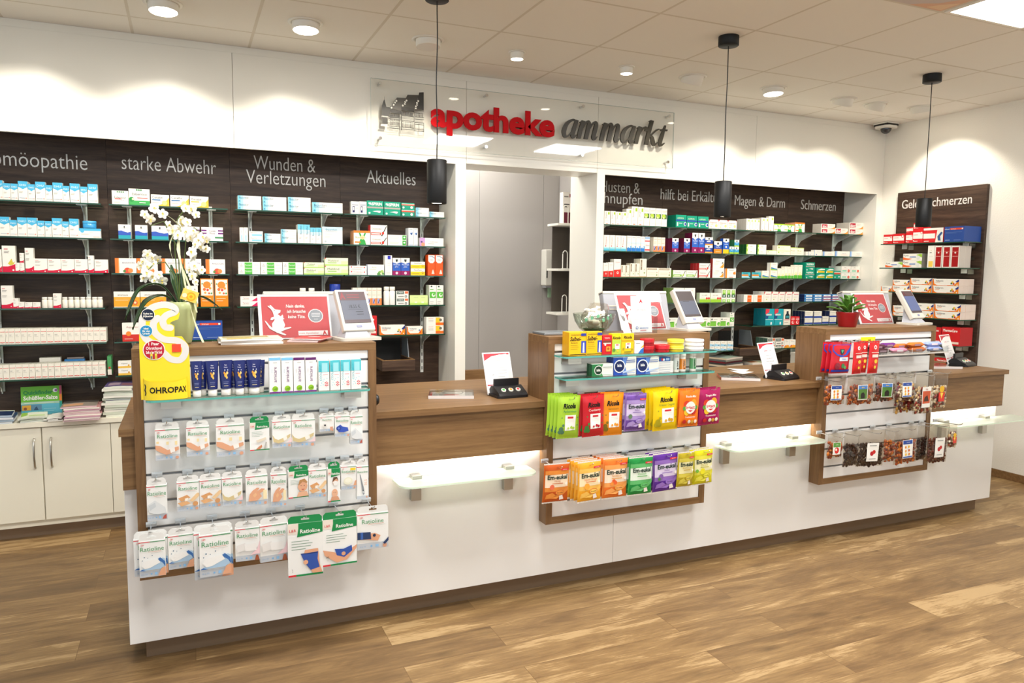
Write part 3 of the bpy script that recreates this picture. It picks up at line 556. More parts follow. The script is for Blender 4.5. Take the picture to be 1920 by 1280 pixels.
    (7, 2): [(5.1633, 0.1083, 1.561, 0.0691, 0.05, 'greenasp', 3, 1, 2), (5.1633, 0.1083, 1.6307, 0.0764, 0.05, 'greenasp', 3, 0, 2), (5.2968, 0.1088, 1.561, 0.0437, 0, 'greenyellow', 1, 1, 2), (5.2968, 0.1088, 1.6053, 0.0548, 0, 'greenyellow', 1, 0, 2), (5.4109, 0.1009, 1.561, 0.0447, 0, 'greenyellow', 1, 1, 2), (5.4109, 0.1009, 1.6063, 0.0522, 0, 'greenyellow', 1, 0, 2), (5.5151, 0.0805, 1.561, 0.0742, 0, 'greenred', 1, -1, 1), (5.6052, 0.1183, 1.561, 0.0543, 0.05, 'redberry', 3, 1, 2), (5.6052, 0.1183, 1.6159, 0.0627, 0.05, 'redberry', 3, 0, 2), (5.7304, 0.1103, 1.561, 0.0544, 0, 'redberry', 1, 1, 2), (5.7304, 0.1103, 1.616, 0.0621, 0, 'redberry', 1, 0, 2)],
    (7, 3): [(5.1635, 0.1009, 1.352, 0.0144, 0.04, 'bluepaste', 2, 2, 3), (5.1635, 0.1009, 1.367, 0.0227, 0.04, 'bluepaste', 2, 1, 3), (5.1635, 0.1009, 1.3903, 0.0275, 0.04, 'bluepaste', 2, 0, 3), (5.2696, 0.1088, 1.352, 0.0138, 0, 'bluepaste', 1, 2, 3), (5.2696, 0.1088, 1.3664, 0.0229, 0, 'bluepaste', 1, 1, 3), (5.2696, 0.1088, 1.3899, 0.0277, 0, 'bluepaste', 1, 0, 3), (5.385, 0.1063, 1.352, 0.0132, 0, 'redpaste', 1, 2, 3), (5.385, 0.1063, 1.3658, 0.023, 0, 'redpaste', 1, 1, 3), (5.385, 0.1063, 1.3894, 0.0279, 0, 'redpaste', 1, 0, 3), (5.498, 0.105, 1.352, 0.0125, 0, 'redpaste', 1, 2, 3), (5.498, 0.105, 1.3651, 0.0232, 0, 'redpaste', 1, 1, 3), (5.498, 0.105, 1.3889, 0.0281, 0, 'redpaste', 1, 0, 3)],
    (7, 4): [(5.1742, 0.1039, 1.142, 0.0563, 0.035, 'bluefoot', 4, 1, 2), (5.1742, 0.1039, 1.1989, 0.0638, 0.035, 'bluefoot', 4, 0, 2), (5.2847, 0.1026, 1.142, 0.0545, 0, 'bluefoot', 1, 1, 2), (5.2847, 0.1026, 1.1971, 0.0638, 0, 'bluefoot', 1, 0, 2), (5.3914, 0.0838, 1.142, 0.0702, 0, 'bluefoot', 1, -1, 1), (5.4799, 0.0901, 1.142, 0.059, 0.04, 'bluefoot', 2, 1, 2), (5.4799, 0.0901, 1.2016, 0.06, 0.04, 'bluefoot', 2, 0, 2)],
    (7, 5): [(5.1426, 0.13, 0.934, 0.0521, 0, 'plainwhite', 1, -1, 1), (5.2857, 0.1522, 0.934, 0.0481, 0, 'plainwhite', 1, -1, 1)],
}
SIDE_STOCK = {
    0: [(4.7464, 0.0916, 1.8744, 0.0817, 0, 'redwhite', 1, -1, 1), (4.65, 0.1122, 1.8744, 0.0848, 0, 'redwhite', 1, -1, 1), (4.5228, 0.0673, 1.8744, 0.0895, 0, 'redwhite', 1, 1, 2), (4.5228, 0.0673, 1.9645, 0.0445, 0, 'redwhite', 1, 0, 2), (4.4557, 0.0953, 1.8744, 0.1165, 0, 'redwhite', 1, 1, 2), (4.4557, 0.0953, 1.9915, 0.0506, 0, 'redwhite', 1, 0, 2), (4.3582, 0.18, 1.8744, 0.1187, 0, 'kneebox', 1, -1, 1), (4.1697, 0.1708, 1.8744, 0.1226, 0.2, 'bluebox', 1, -1, 1)],
    1: [(4.7108, 0.1704, 1.6655, 0.0518, 0, 'curvegel', 1, -1, 1), (4.537, 0.1802, 1.6655, 0.0621, 0.06, 'curvegel', 2, 1, 2), (4.537, 0.1802, 1.7283, 0.0566, 0.06, 'curvegel', 2, 0, 2), (4.3064, 0.06, 1.6655, 0.1823, 0, 'yellowlowtall', 1, -1, 1), (4.2435, 0.0664, 1.6655, 0.1804, 0, 'redtall', 1, -1, 1), (4.1724, 0.0687, 1.6655, 0.1785, 0, 'redtall', 1, -1, 1), (4.101, 0.0726, 1.6655, 0.1765, 0.07, 'redtall', 2, -1, 1)],
    2: [(4.7429, 0.1099, 1.4572, 0.0458, 0, 'voltsmall', 1, -1, 1), (4.6257, 0.1659, 1.4572, 0.0544, 0, 'voltlong', 1, 1, 2), (4.6257, 0.1659, 1.5122, 0.0495, 0, 'voltlong', 1, 0, 2), (4.453, 0.1988, 1.4572, 0.0634, 0, 'voltlong', 1, 1, 2), (4.453, 0.1988, 1.5212, 0.0564, 0, 'voltlong', 1, 0, 2), (4.244, 0.2293, 1.4572, 0.0614, 0.06, 'voltlong', 3, 1, 2), (4.244, 0.2293, 1.5192, 0.0548, 0.06, 'voltlong', 3, 0, 2)],
    3: [(4.6092, 0.1882, 1.2482, 0.0287, 0, 'voltlong', 1, 1, 2), (4.6092, 0.1882, 1.2775, 0.0586, 0, 'voltlong', 1, 0, 2), (4.4171, 0.1951, 1.2482, 0.0555, 0.05, 'voltlong', 2, 1, 2), (4.4171, 0.1951, 1.3043, 0.0608, 0.05, 'voltlong', 2, 0, 2), (4.2143, 0.2285, 1.2482, 0.0618, 0.06, 'voltlong', 3, 1, 2), (4.2143, 0.2285, 1.3107, 0.0591, 0.06, 'voltlong', 3, 0, 2)],
    4: [(4.2923, 0.1517, 1.0306, 0.1391, 0, 'redheat', 1, -1, 1), (4.1356, 0.1597, 1.0306, 0.148, 0.15, 'redheat', 1, -1, 1)],
    5: [(4.1854, 0.1493, 0.8779, 0.0931, 0, 'redheat', 1, -1, 1)],
}
SIDE_LEVELS = [1.8744, 1.6655, 1.4572, 1.2482, 1.0306, 0.8779]
PLASTER_TOP = [(-0.0757, 0.0844, 1.0113, 0.1451, 3.0592, 'arm'), (0.0306, 0.0817, 1.0077, 0.1379, 3.0592, 'arm'), (0.1485, 0.1042, 1.0127, 0.151, 3.0592, 'arm'), (0.257, 0.074, 1.0084, 0.1358, 3.0592, 'greencap'), (0.3424, 0.0739, 1.0024, 0.1317, 3.0592, 'bamboo'), (0.4268, 0.0922, 1.0053, 0.1359, 3.0592, 'bamboo'), (0.5216, 0.0591, 0.9921, 0.0759, 3.0592, 'roll'), (0.5844, 0.0616, 0.9854, 0.1052, 3.0592, 'bluebandage'), (0.6427, 0.0523, 0.9926, 0.1442, 3.0592, 'gauze')]
PLASTER_MIDDLE = [(-0.1185, 0.0697, 0.8039, 0.1639, 3.0492, 'gauze'), (-0.0098, 0.0788, 0.7982, 0.1376, 3.0492, 'strip'), (0.0702, 0.0783, 0.7984, 0.1358, 3.0492, 'strip'), (0.1497, 0.0752, 0.7993, 0.1347, 3.0492, 'bamboo'), (0.2415, 0.0826, 0.8047, 0.1477, 3.0492, 'hand'), (0.3253, 0.0606, 0.7997, 0.1654, 3.0492, 'hand'), (0.4028, 0.0798, 0.8011, 0.1336, 3.0492, 'child'), (0.4788, 0.0705, 0.8058, 0.1435, 3.0492, 'strip'), (0.5453, 0.051, 0.7994, 0.1689, 3.0492, 'mask'), (0.6065, 0.0624, 0.8004, 0.1219, 3.0492, 'eyepad'), (0.665, 0.0497, 0.8005, 0.1729, 3.0492, 'thermo')]
PLASTER_BOTTOM = [(-0.1447, 0.1158, 0.5957, 0.1745, 3.0342, 'water'), (-0.139, 0.0888, 0.6174, 0.1686, 3.0042, 'water'), (-0.0407, 0.0884, 0.6022, 0.162, 3.0292, 'water'), (0.0751, 0.1406, 0.5909, 0.2186, 3.0292, 'water'), (0.0803, 0.1125, 0.617, 0.1973, 2.9942, 'water'), (0.1995, 0.0912, 0.6096, 0.1623, 3.0142, 'pad'), (0.3007, 0.1074, 0.6055, 0.1839, 3.0242, 'pad'), (0.4188, 0.1363, 0.6209, 0.2509, 2.9942, 'knee'), (0.557, 0.1392, 0.6196, 0.226, 2.9942, 'ankle'), (0.6991, 0.1317, 0.6086, 0.1861, 3.0142, 'wrist')]
CANDY_UPPER = [(1.6328, 0.1246, 1.0219, 0.2006, 3.0242, 'lime'), (1.7517, 0.1252, 1.0226, 0.1969, 3.0242, 'red'), (1.8682, 0.1315, 1.0211, 0.2022, 3.0242, 'orange'), (1.989, 0.129, 1.0142, 0.1798, 3.0242, 'lilac'), (2.174, 0.16, 1.0199, 0.1997, 3.0242, 'yellow'), (2.3096, 0.1319, 1.0178, 0.1862, 3.0242, 'fruit'), (2.4458, 0.1375, 1.0132, 0.1862, 3.0242, 'magenta')]
CANDY_LOWER = [(1.5624, 0.1399, 0.7105, 0.1861, 3.0042, 'honey'), (1.7261, 0.1337, 0.7102, 0.1949, 3.0042, 'ginger'), (1.8812, 0.1476, 0.7087, 0.1984, 3.0042, 'seabuck'), (2.0152, 0.1459, 0.7043, 0.188, 3.0042, 'green'), (2.1696, 0.1574, 0.7064, 0.1967, 3.0042, 'violet'), (2.284, 0.1054, 0.7042, 0.1797, 3.0042, 'olive'), (2.4013, 0.1267, 0.7049, 0.1848, 3.0042, 'lemon')]
COUGH_BAGS = [(3.3597, 0.1548, 1.2186, 0.1691, 3.0342, 'berryblue'), (3.466, 0.0748, 1.2216, 0.177, 3.0342, 'redbear'), (3.5306, 0.0716, 1.2228, 0.1781, 3.0342, 'redbear'), (3.5962, 0.0853, 1.224, 0.1823, 3.0342, 'redbear')]
GUMMY_UPPER = [(3.3038, 0.1574, 1.0432, 0.166, 3.0142, 'amber'), (3.5017, 0.2307, 1.0371, 0.1693, 3.0142, 'amber'), (3.7031, 0.1569, 1.037, 0.1662, 3.0142, 'dark'), (3.8621, 0.1527, 1.0361, 0.1751, 3.0142, 'mix'), (3.9278, 0.1829, 0.9528, 0.1689, 3.0642, 'mix'), (4.0346, 0.1856, 1.0253, 0.2497, 3.0142, 'cream'), (4.2246, 0.1349, 1.0049, 0.2161, 3.0542, 'cream')]
GUMMY_LOWER = [(3.328, 0.1144, 0.7125, 0.1415, 3.0142, 'amber'), (3.4524, 0.1277, 0.7152, 0.2027, 3.0142, 'cola'), (3.6176, 0.1945, 0.7086, 0.2155, 3.0142, 'cola'), (3.7576, 0.0799, 0.7072, 0.199, 3.0142, 'amber'), (3.8942, 0.1889, 0.7066, 0.2211, 3.0142, 'amber'), (4.0869, 0.1017, 0.6916, 0.2133, 3.0492, 'cola'), (4.1772, 0.1869, 0.7027, 0.2401, 3.0092, 'brown'), (4.3051, 0.0833, 0.6886, 0.1415, 3.0142, 'cream')]
TUBES = [(0.0137, 0.0374, 0.1376, 'tube', 1, 0.03, 3.0492), (0.0403, 0.0228, 0.1328, 'tube', 1, 0.03, 3.0842), (0.0653, 0.0465, 0.1364, 'tube', 1, 0.03, 3.0492), (0.1118, 0.051, 0.1366, 'tube', 1, 0.03, 3.0492), (0.154, 0.0275, 0.1314, 'tube', 1, 0.03, 3.0842), (0.1648, 0.0449, 0.1347, 'tube', 1, 0.03, 3.0492), (0.1973, 0.0258, 0.1308, 'tube', 1, 0.03, 3.0842), (0.2137, 0.0565, 0.1346, 'tube', 1, 0.03, 3.0492), (0.2512, 0.0282, 0.1297, 'tube', 1, 0.03, 3.0842), (0.2971, 0.0439, 0.1423, 'arnica', 1, 0.03, 3.0492), (0.3441, 0.0447, 0.141, 'arnica', 1, 0.03, 3.0492), (0.3903, 0.0443, 0.1399, 'arnicaplum', 1, 0.03, 3.0492), (0.4367, 0.0435, 0.1388, 'arnicaplum', 1, 0.03, 3.0492), (0.4885, 0.0433, 0.1232, 'cool', 1, 0.03, 3.0492), (0.5351, 0.0406, 0.1232, 'cool', 1, 0.03, 3.0492), (0.5772, 0.0415, 0.1233, 'cool', 1, 0.03, 3.0492), (0.6207, 0.042, 0.1236, 'cool', 1, 0.03, 3.0492)]
LOZENGES = [(1.6435, 0.0915, 0.1103, 'sage', 3, 0.022, 3.0592), (1.7367, 0.0853, 0.112, 'sage', 1, 0.03, 3.0592), (1.8242, 0.0535, 0.0911, 'redcough', 2, 0.02, 3.0592), (1.8789, 0.052, 0.0988, 'herbgreen', 1, 0.03, 3.0592), (1.9324, 0.0704, 0.0978, 'herbyellow', 1, 0.03, 3.0592), (2.0076, 0.0526, 0.0595, 'whiteblue', 1, 0.03, 3.0592)]
ISLA = [(1.7706, 0.1175, 0.0595, 'islagreen', 2, 0.025, 3.0592), (1.8896, 0.1299, 0.0877, 'islablue', 3, 0.022, 3.0592), (2.0225, 0.1303, 0.0828, 'islablue', 1, 0.03, 3.0592)]

# ------------------------------------------------------------------ ceiling fittings
cells_x = [-0.215 + 0.64 * i for i in range(6)]
def light_panel(x, y, label, watts=None):
    t = thing('ceiling_light', label, 'ceiling light', (x, y, CEIL))
    f = MB()
    for x0, x1, y0, y1 in ((-0.305, 0.305, -0.305, -0.285), (-0.305, 0.305, 0.285, 0.305), (-0.305, -0.285, -0.285, 0.285), (0.285, 0.305, -0.285, 0.285)):
        f.box(x0, x1, y0, y1, -0.006, -0.0005, WHITE)
    part('frame', f, t)
    d = MB(); d.box(-0.284, 0.284, -0.284, 0.284, -0.004, -0.0005, PANEL_ON)
    part('diffuser', d, t)
    l = bpy.data.lights.new('panel_light', 'AREA')
    l.shape = 'SQUARE'; l.size = 0.56; l.energy = watts or PANEL_WATTS; l.color = (1, 0.995, 0.985)
    o = bpy.data.objects.new('panel_light', l); COL.objects.link(o); o.parent = t; o.location = (0, 0, -0.012)
light_panel(3.925, 2.43, 'square bright ceiling panel above the customer side, the one by the printed tile')
light_panel(2.645, 2.43, 'square bright ceiling panel above the middle display tower')
light_panel(1.365, 2.43, 'square bright ceiling panel in front of the gap between first two towers')
light_panel(-0.2, 2.43, 'square bright ceiling panel in front of the plaster tower')
light_panel(0.725, 0.5, 'square bright ceiling panel near the shop entrance, window end')
light_panel(3.285, 0.5, 'square bright ceiling panel near the shop entrance, side wall end')
b = MB(); b.box(-0.3, 0.3, -0.3, 0.3, -0.004, -0.0005, ink('#c9bcb8'))
printing(b, [P([(1, 0.0), (1, 0.3), (0.9, 0.24), (0.82, 0.12), (0.7, 0.06), (0.62, 0)], '#dcae8c'), P([(0.98, 0.02), (0.98, 0.2), (0.86, 0.1), (0.8, 0.02)], '#e8c7a0'),
          P([(0.93, 0.3), (0.9, 0.36), (0.84, 0.36), (0.89, 0.4), (0.87, 0.46), (0.93, 0.42), (0.98, 0.46), (0.96, 0.4), (1, 0.36), (0.95, 0.36)], '#15110f'),
          P([(0.72, 0.2), (0.69, 0.26), (0.64, 0.26), (0.68, 0.3), (0.67, 0.35), (0.72, 0.32), (0.77, 0.35), (0.76, 0.3), (0.8, 0.26), (0.75, 0.26)], '#15110f')], 0.6, 0.6,
         lambda u, v, lift: (-0.3 + u * 0.6, 0.3 - v * 0.6, -0.004 - lift))
solid('printed_ceiling_tile', b, 'printed ceiling tile with black stars beside the bright panel', 'ceiling tile', (3.285, 2.43, CEIL))

def spot_lamp(x, y, on, label, aim=None, r=0.075, watts=1.0, tilt=-4, dirz=0.0, glow=True):
    """recessed swivel downlight: trim ring, tilted white barrel, lens"""
    t = thing('ceiling_spotlight', label, 'spotlight', (x, y, CEIL))
    f = MB(); f.lathe([(r * 1.28, -0.0005), (r * 1.28, -0.004), (r * 1.05, -0.007), (r * 1.02, -0.0005)], 0, 0, WHITE, 28, cap=False)
    part('trim_ring', f, t)
    g = MB()
    g.lathe([(r * 0.98, 0.03), (r * 0.98, -0.044), (r * 0.93, -0.046), (r * 0.9, -0.043)], 0, 0, WHITE, 28, cap=False)
    br = part('lamp_barrel', g, t)
    h = MB(); h.lathe([(r * 0.9, -0.038), (r * 0.88, -0.0445)], 0, 0, LAMP_ON if on and glow else mat('lamp_off', '#e4e0d8', 0.3), 28)
    ln = part('lens', h, br)
    rot = (math.radians(tilt), 0, dirz)
    br.rotation_euler = rot
    if on:
        l = bpy.data.lights.new('spot_beam', 'SPOT')
        l.energy = SPOT_WATTS * watts; l.spot_size = math.radians(98); l.spot_blend = 0.42; l.shadow_soft_size = 0.04; l.color = (1, 0.93, 0.80)
        o = bpy.data.objects.new('spot_beam', l); COL.objects.link(o)
        o.parent = t; o.location = (0, 0, -0.075)
        d = Vector(aim or (0, 0.5, -1))
        o.rotation_euler = d.to_track_quat('-Z', 'Y').to_euler()
spots = [(-0.78, 4.36, True, 'off past the till end, near the medicine cabinets', None), (-0.06, 4.36, True, 'over the Abwehr boards', None), (0.653, 4.35, True, 'over the Wunden boards', None), (1.357, 4.345, True, 'over the Aktuelles boards', None)]
for x, y, on, where, aim in spots:
    spot_lamp(x, y, on, ('lit' if x < 1 else 'dull') + ' recessed white spotlight in the ceiling ' + where, glow=x < 1)
spot_lamp(-0.36, 4.2, True, 'lit white spotlight cut by the top picture edge, before the shelving wall', (0, 0.1, -1), watts=0.3)
spot_lamp(1.93, 4.34, True, 'small recessed downlight above the house emblem side of the passage', (0, 0.15, -1), r=0.042, watts=0.35, tilt=0)
spot_lamp(2.72, 4.33, True, 'small recessed downlight above the black lettering of the glass sign', (0, 0.15, -1), r=0.042, watts=0.35, tilt=0)
spot_lamp(3.267, 4.343, False, 'swivelled white spotlight showing its dark side above the Husten boards', None, tilt=24)
spot_lamp(3.986, 4.34, True, 'lit recessed white spotlight above the hilft boards')
spot_lamp(4.72, 4.37, True, 'swivelled white spotlight above the Magen boards', None, tilt=22, glow=False)
spot_lamp(5.075, 4.377, True, 'swivelled white spotlight beside the one above the Magen boards', (0.12, 0.5, -1), tilt=24, glow=False)
spot_lamp(5.487, 4.30, True, 'lit white spotlight by the side wall, above the dark board', (0.44, 0.0, -1), tilt=12, dirz=-1.4)
for x in (3.267,):
    l = bpy.data.lights.new('spot_beam', 'SPOT'); l.energy = SPOT_WATTS; l.spot_size = math.radians(98); l.spot_blend = 0.42; l.shadow_soft_size = 0.04; l.color = (1, 0.93, 0.8)
    o = bpy.data.objects.new('spot_beam', l); COL.objects.link(o); o.location = (x, 4.343, CEIL - 0.055); o.rotation_euler = Vector((0, 0.5, -1)).to_track_quat('-Z', 'Y').to_euler()
# unseen panel, added to brighten the grey wall behind the passage
light_panel(2.1, 5.85, 'unseen ceiling panel added to light the room behind the passage', 10.0)

def pendant(x, y, low, high, label):
    t = thing('pendant_lamp', label, 'pendant lamp', (x, y, CEIL))
    c = MB(); c.lathe([(0.058, -0.0005), (0.058, -0.052), (0.054, -0.055), (0.01, -0.055)], 0, 0, BLACK, 28)
    part('canopy', c, t)
    w = MB(); hz = high - CEIL
    pts = []
    for i in range(15):
        f = i / 14
        pts.append((0.004 * math.sin(f * 9) * math.sin(f * math.pi), 0.003 * math.sin(f * 7 + 1) * math.sin(f * math.pi), -0.05 + (hz + 0.05) * f))
    w.tube(pts, 0.0028, BLACK)
    part('cable', w, t)
    s = MB(); lz = low - CEIL
    s.lathe([(0.0, hz), (0.046, hz), (0.049, hz - 0.003), (0.049, lz + 0.003), (0.047, lz), (0.044, lz), (0.043, lz + 0.02), (0.0, lz + 0.02)], 0, 0, BLACK, 32, cap=False)
    sh = part('lamp_shade', s, t)
    g = MB(); g.lathe([(0.042, lz + 0.006), (0.0415, lz + 0.012)], 0, 0, LAMP_ON, 28)
    part('lens', g, sh)
    l = bpy.data.lights.new('pendant_beam', 'SPOT'); l.energy = 5; l.spot_size = math.radians(70); l.spot_blend = 0.6; l.shadow_soft_size = 0.04; l.color = (1, 0.94, 0.84)
    o = bpy.data.objects.new('pendant_beam', l); COL.objects.link(o); o.parent = t; o.location = (0, 0, lz - 0.01)
pendant(1.16, 3.571, 1.928, 2.142, 'black cylinder pendant hanging in front of the Aktuelles boards')
pendant(2.90, 3.533, 1.928, 2.134, 'black cylinder pendant hanging in front of the hilft heading')
pendant(4.67, 3.584, 1.934, 2.126, 'black cylinder pendant hanging in front of the side wall board')

t = thing('security_camera', 'small dome camera on the ceiling in the corner', 'security camera', (5.79, 4.87, CEIL))
b = MB(); b.box(-0.075, 0.075, -0.075, 0.075, -0.012, -0.0005, WHITE, 0.003); part('mounting_plate', b, t)
b = MB(); b.box(-0.07, 0.07, -0.07, 0.07, -0.028, -0.012, BLACK_PLASTIC); part('spacer', b, t)
b = MB(); b.slab([(-0.075, -0.05), (-0.05, -0.075), (0.05, -0.075), (0.075, -0.05), (0.075, 0.05), (0.05, 0.075), (-0.05, 0.075), (-0.075, 0.05)], -0.048, -0.028, WHITE); part('housing', b, t)
b = MB(); b.lathe([(0.046 * math.cos(a * math.pi / 16), -0.048 - 0.046 * math.sin(a * math.pi / 16)) for a in range(9)], 0, 0, mat('smoked_dome', '#2a2c30', 0.08, 0, 0.8), 24, cap=False); part('dome', b, t)

# ------------------------------------------------------------------ dark boards, headings, rails and glass shelves
def heading(mb, lines, spans, zs, y, cap):
    for s, (xa, xb), z in zip(lines, spans, zs):
        gv, gf, gw = glyphs(s, -0.008, 0, 0.03, 3)
        k = (xb - xa) / gw
        mb.add([(xa + vx * k, y - (vz + 0.03) * 0.06, z + vy * cap) for vx, vy, vz in gv], gf, SILVER_LETTER)
HEAD_TEXT = [(['Homöopathie'], [(-1.097, -0.53)], [2.193], 0.09), (['starke Abwehr'], [(-0.34, 0.212)], [2.212], 0.09), (['Wunden &', 'Verletzungen'], [(0.449, 0.853), (0.399, 0.921)], [2.264, 2.168], 0.09), (['Aktuelles'], [(1.21, 1.572)], [2.216], 0.09), (['Husten &', 'Schnupfen'], [(3.14, 3.514), (3.062, 3.544)], [2.255, 2.163], 0.09), (['hilft bei Erkältung'], [(3.726, 4.417)], [2.221], 0.09), (['Magen & Darm'], [(4.52, 5.103)], [2.208], 0.09), (['Schmerzen'], [(5.3, 5.738)], [2.205], 0.09)]
BOARD_LOOK = ['dark oak wall board with silver heading about homoeopathy', 'dark oak wall board with silver heading starke Abwehr', 'dark oak wall board with two line heading Wunden & Verletzungen', 'dark oak wall board with silver heading Aktuelles beside the passage',
              'dark oak wall board with heading Husten & Schnupfen', 'dark oak wall board with heading hilft bei Erkältung behind a pendant', 'dark oak wall board with silver heading Magen & Darm', 'dark oak wall board with silver heading Schmerzen']
for i, (x0, x1) in enumerate(BAYS):
    t = thing('wall_board', BOARD_LOOK[i], 'wall board', (x0, NICHE_Y, 0))
    b = MB(); b.box(0.0008, x1 - x0 - 0.0008, 0, 0.019, 0.02 if i > 0 else 0.705, 2.6, WENGE)
    part('board', b, t)
    lines, spans, zs, cap = HEAD_TEXT[i]
    b = MB(); heading(b, lines, [(a - x0, c - x0) for a, c in spans], zs, -0.0005, cap)
    part('lettering', b, t, 'raised silver letters')

RAILS = {0: (-1.03, -0.551), 1: (-0.308, 0.17), 2: (0.416, 0.897), 3: (1.146, 1.617), 4: (3.075, 3.563), 5: (3.824, 4.288), 6: (4.545, 5.014), 7: (5.262, 5.728)}
SHELF_X = [(-1.12, -0.445), (-0.402, 0.266), (0.309, 0.994), (1.003, 1.722), (3.02, 3.632), (3.636, 4.366), (4.370, 5.110), (5.116, 5.842)]
BRACKET = mat('bracket_grey', '#dedfdc', 0.4, 0.1)
def rail_mesh():
    b = MB()
    b.box(-0.011, 0.011, -0.012, -0.0005, 0, 1.165, BRACKET)
    for k in range(22):
        b.box(-0.003, 0.003, -0.0124, -0.0118, 0.02 + k * 0.052, 0.045 + k * 0.052, DARK)
    return b.mesh('shelf_rail')
RAIL = rail_mesh()
def bracket_mesh(depth):
    b = MB()
    b.box(-0.0025, 0.0025, -0.02, -0.0005, -0.1, -0.001, BRACKET)
    vs = [(-0.0025, -0.012, -0.1), (-0.0025, -0.012, -0.001), (-0.0025, -depth * 0.8, -0.001), (-0.0025, -depth * 0.8, -0.008), (-0.0025, -0.05, -0.06)]
    k = len(vs)
    ws = vs + [(0.0025, y, z) for x, y, z in vs]
    b.add(ws, [list(range(k)), list(range(2 * k - 1, k - 1, -1))] + [(i, i + k, (i + 1) % k + k, (i + 1) % k) for i in range(k)], BRACKET)
    b.box(-0.027, 0.027, -depth * 0.86, -depth * 0.55, -0.003, -0.0006, mat('shelf_clip', '#e9e7e0', 0.3, 0.3))
    return b.mesh('bracket')
BRACK = bracket_mesh(0.235)
LEVEL_WORD = ['top', 'second', 'third', 'fourth', 'fifth', 'bottom']
LEVEL_COUNT = {4: 5}
for i, (x0, x1) in enumerate(SHELF_X):
    for rx, side in zip(RAILS[i], ('first', 'second')):
        lo = 0.60 if i == 3 else 0.72
        o = link('shelf_rail', RAIL, None, (rx, NICHE_Y, 0.835))
        tag(o, f'slotted steel shelf rail, {side} of the two on the {HEADS[i]} board', 'shelf rail', 'shelf rails on the dark boards')
    for k, z in enumerate(LEVELS):
        if (i == 3 and k == 5):
            continue
        xx1 = x1
        if i == 5 and k == 5: xx1 = 4.38
        xx0 = x0
        if i == 6 and k >= 4: xx0 = 4.56 if k == 4 else 4.66
        t = thing('glass_shelf', f'green edged glass shelf, {LEVEL_WORD[k]} one on the {HEADS[i]} board', 'glass shelf', (0, 0, z), 0, 'glass shelves on the shelving wall')
        b = MB()
        yb = NICHE_Y - 0.013
        b.add([(xx0, SHELF_FRONT, -0.0085), (xx1, SHELF_FRONT, -0.0085), (xx1, yb, -0.0085), (xx0, yb, -0.0085)], [(0, 3, 2, 1)], GLASS)
        b.add([(xx0, SHELF_FRONT, -0.0005), (xx1, SHELF_FRONT, -0.0005), (xx1, yb, -0.0005), (xx0, yb, -0.0005)], [(0, 1, 2, 3)], GLASS)
        q = [(xx0, SHELF_FRONT), (xx1, SHELF_FRONT), (xx1, yb), (xx0, yb)]
        vs = [(x, y, -0.0085) for x, y in q] + [(x, y, -0.0005) for x, y in q]
        b.add(vs, [(0, 1, 5, 4), (1, 2, 6, 5), (2, 3, 7, 6), (3, 0, 4, 7)], GLASS_EDGE_DARK)
        part('pane', b, t)
        for rx in RAILS[i]:
            if xx0 < rx < xx1:
                o = link('bracket', BRACK, t, (rx, NICHE_Y - 0.012, -0.0085))

# dispensing trays of the picking machine set into the boards
def chute(x0, x1, yf, rim, depth, low, label, glass_left):
    t = thing('dispensing_tray', label, 'tray', (0, 0, 0))
    b = MB(); th = 0.018; yb = NICHE_Y - 0.001
    b.box(x0, x1, yf, yf + th, low, rim, WENGE, 0.002)
    b.box(x0, x0 + th, yf + th, yb, low, rim, WENGE, 0.002)
    b.box(x1 - th, x1, yf + th, yb, low, rim, WENGE, 0.002)
    b.box(x0 + th, x1 - th, yf + th, yb, low, low + th, WENGE)
    part('wooden_tray', b, t)
    c = MB()
    for a0, a1 in ((x0, x0 + 0.012), (x1 - 0.012, x1)):
        c.box(a0, a1, yf + 0.002, yf + th - 0.001, rim, rim + 0.003, OAK)
    c.box(x0, x1, yf, yf + th, rim, rim + 0.004, OAK)
    c.box(x0, x0 + th, yf + th, yb, rim, rim + 0.004, OAK); c.box(x1 - th, x1, yf + th, yb, rim, rim + 0.004, OAK)
    part('rim', c, t, 'lighter oak edge strip')
    d = MB(); d.box(x0 + 0.02, x1 - 0.02, NICHE_Y - 0.004, NICHE_Y - 0.001, low + 0.03, rim + 0.13, DARK)
    part('opening', d, t, 'black slot in the board')
    e = MB()
    gx = x1 - 0.012
    e.add([(gx, yf + 0.13, rim + 0.005), (gx, yb, rim + 0.005), (gx, yb, rim + 0.14), (gx, yf + 0.17, rim + 0.14), (gx + 0.006, yf + 0.13, rim + 0.005), (gx + 0.006, yb, rim + 0.005), (gx + 0.006, yb, rim + 0.14), (gx + 0.006, yf + 0.17, rim + 0.14)],
          [(0, 1, 2, 3), (7, 6, 5, 4), (0, 3, 7, 4), (3, 2, 6, 7)], mat('smoked_panel', '#6d7276', 0.25, 0, 0.5))
    part('side_screen', e, t, 'grey side screen')
chute(1.24, 1.475, 5.03, 0.968, 0.3, 0.895, 'dark wooden tray jutting from the Aktuelles board under its lowest glass shelf', False)
chute(4.375, 4.64, 5.03, 0.953, 0.3, 0.89, 'dark wooden tray jutting between the hilft and Magen boards', True)

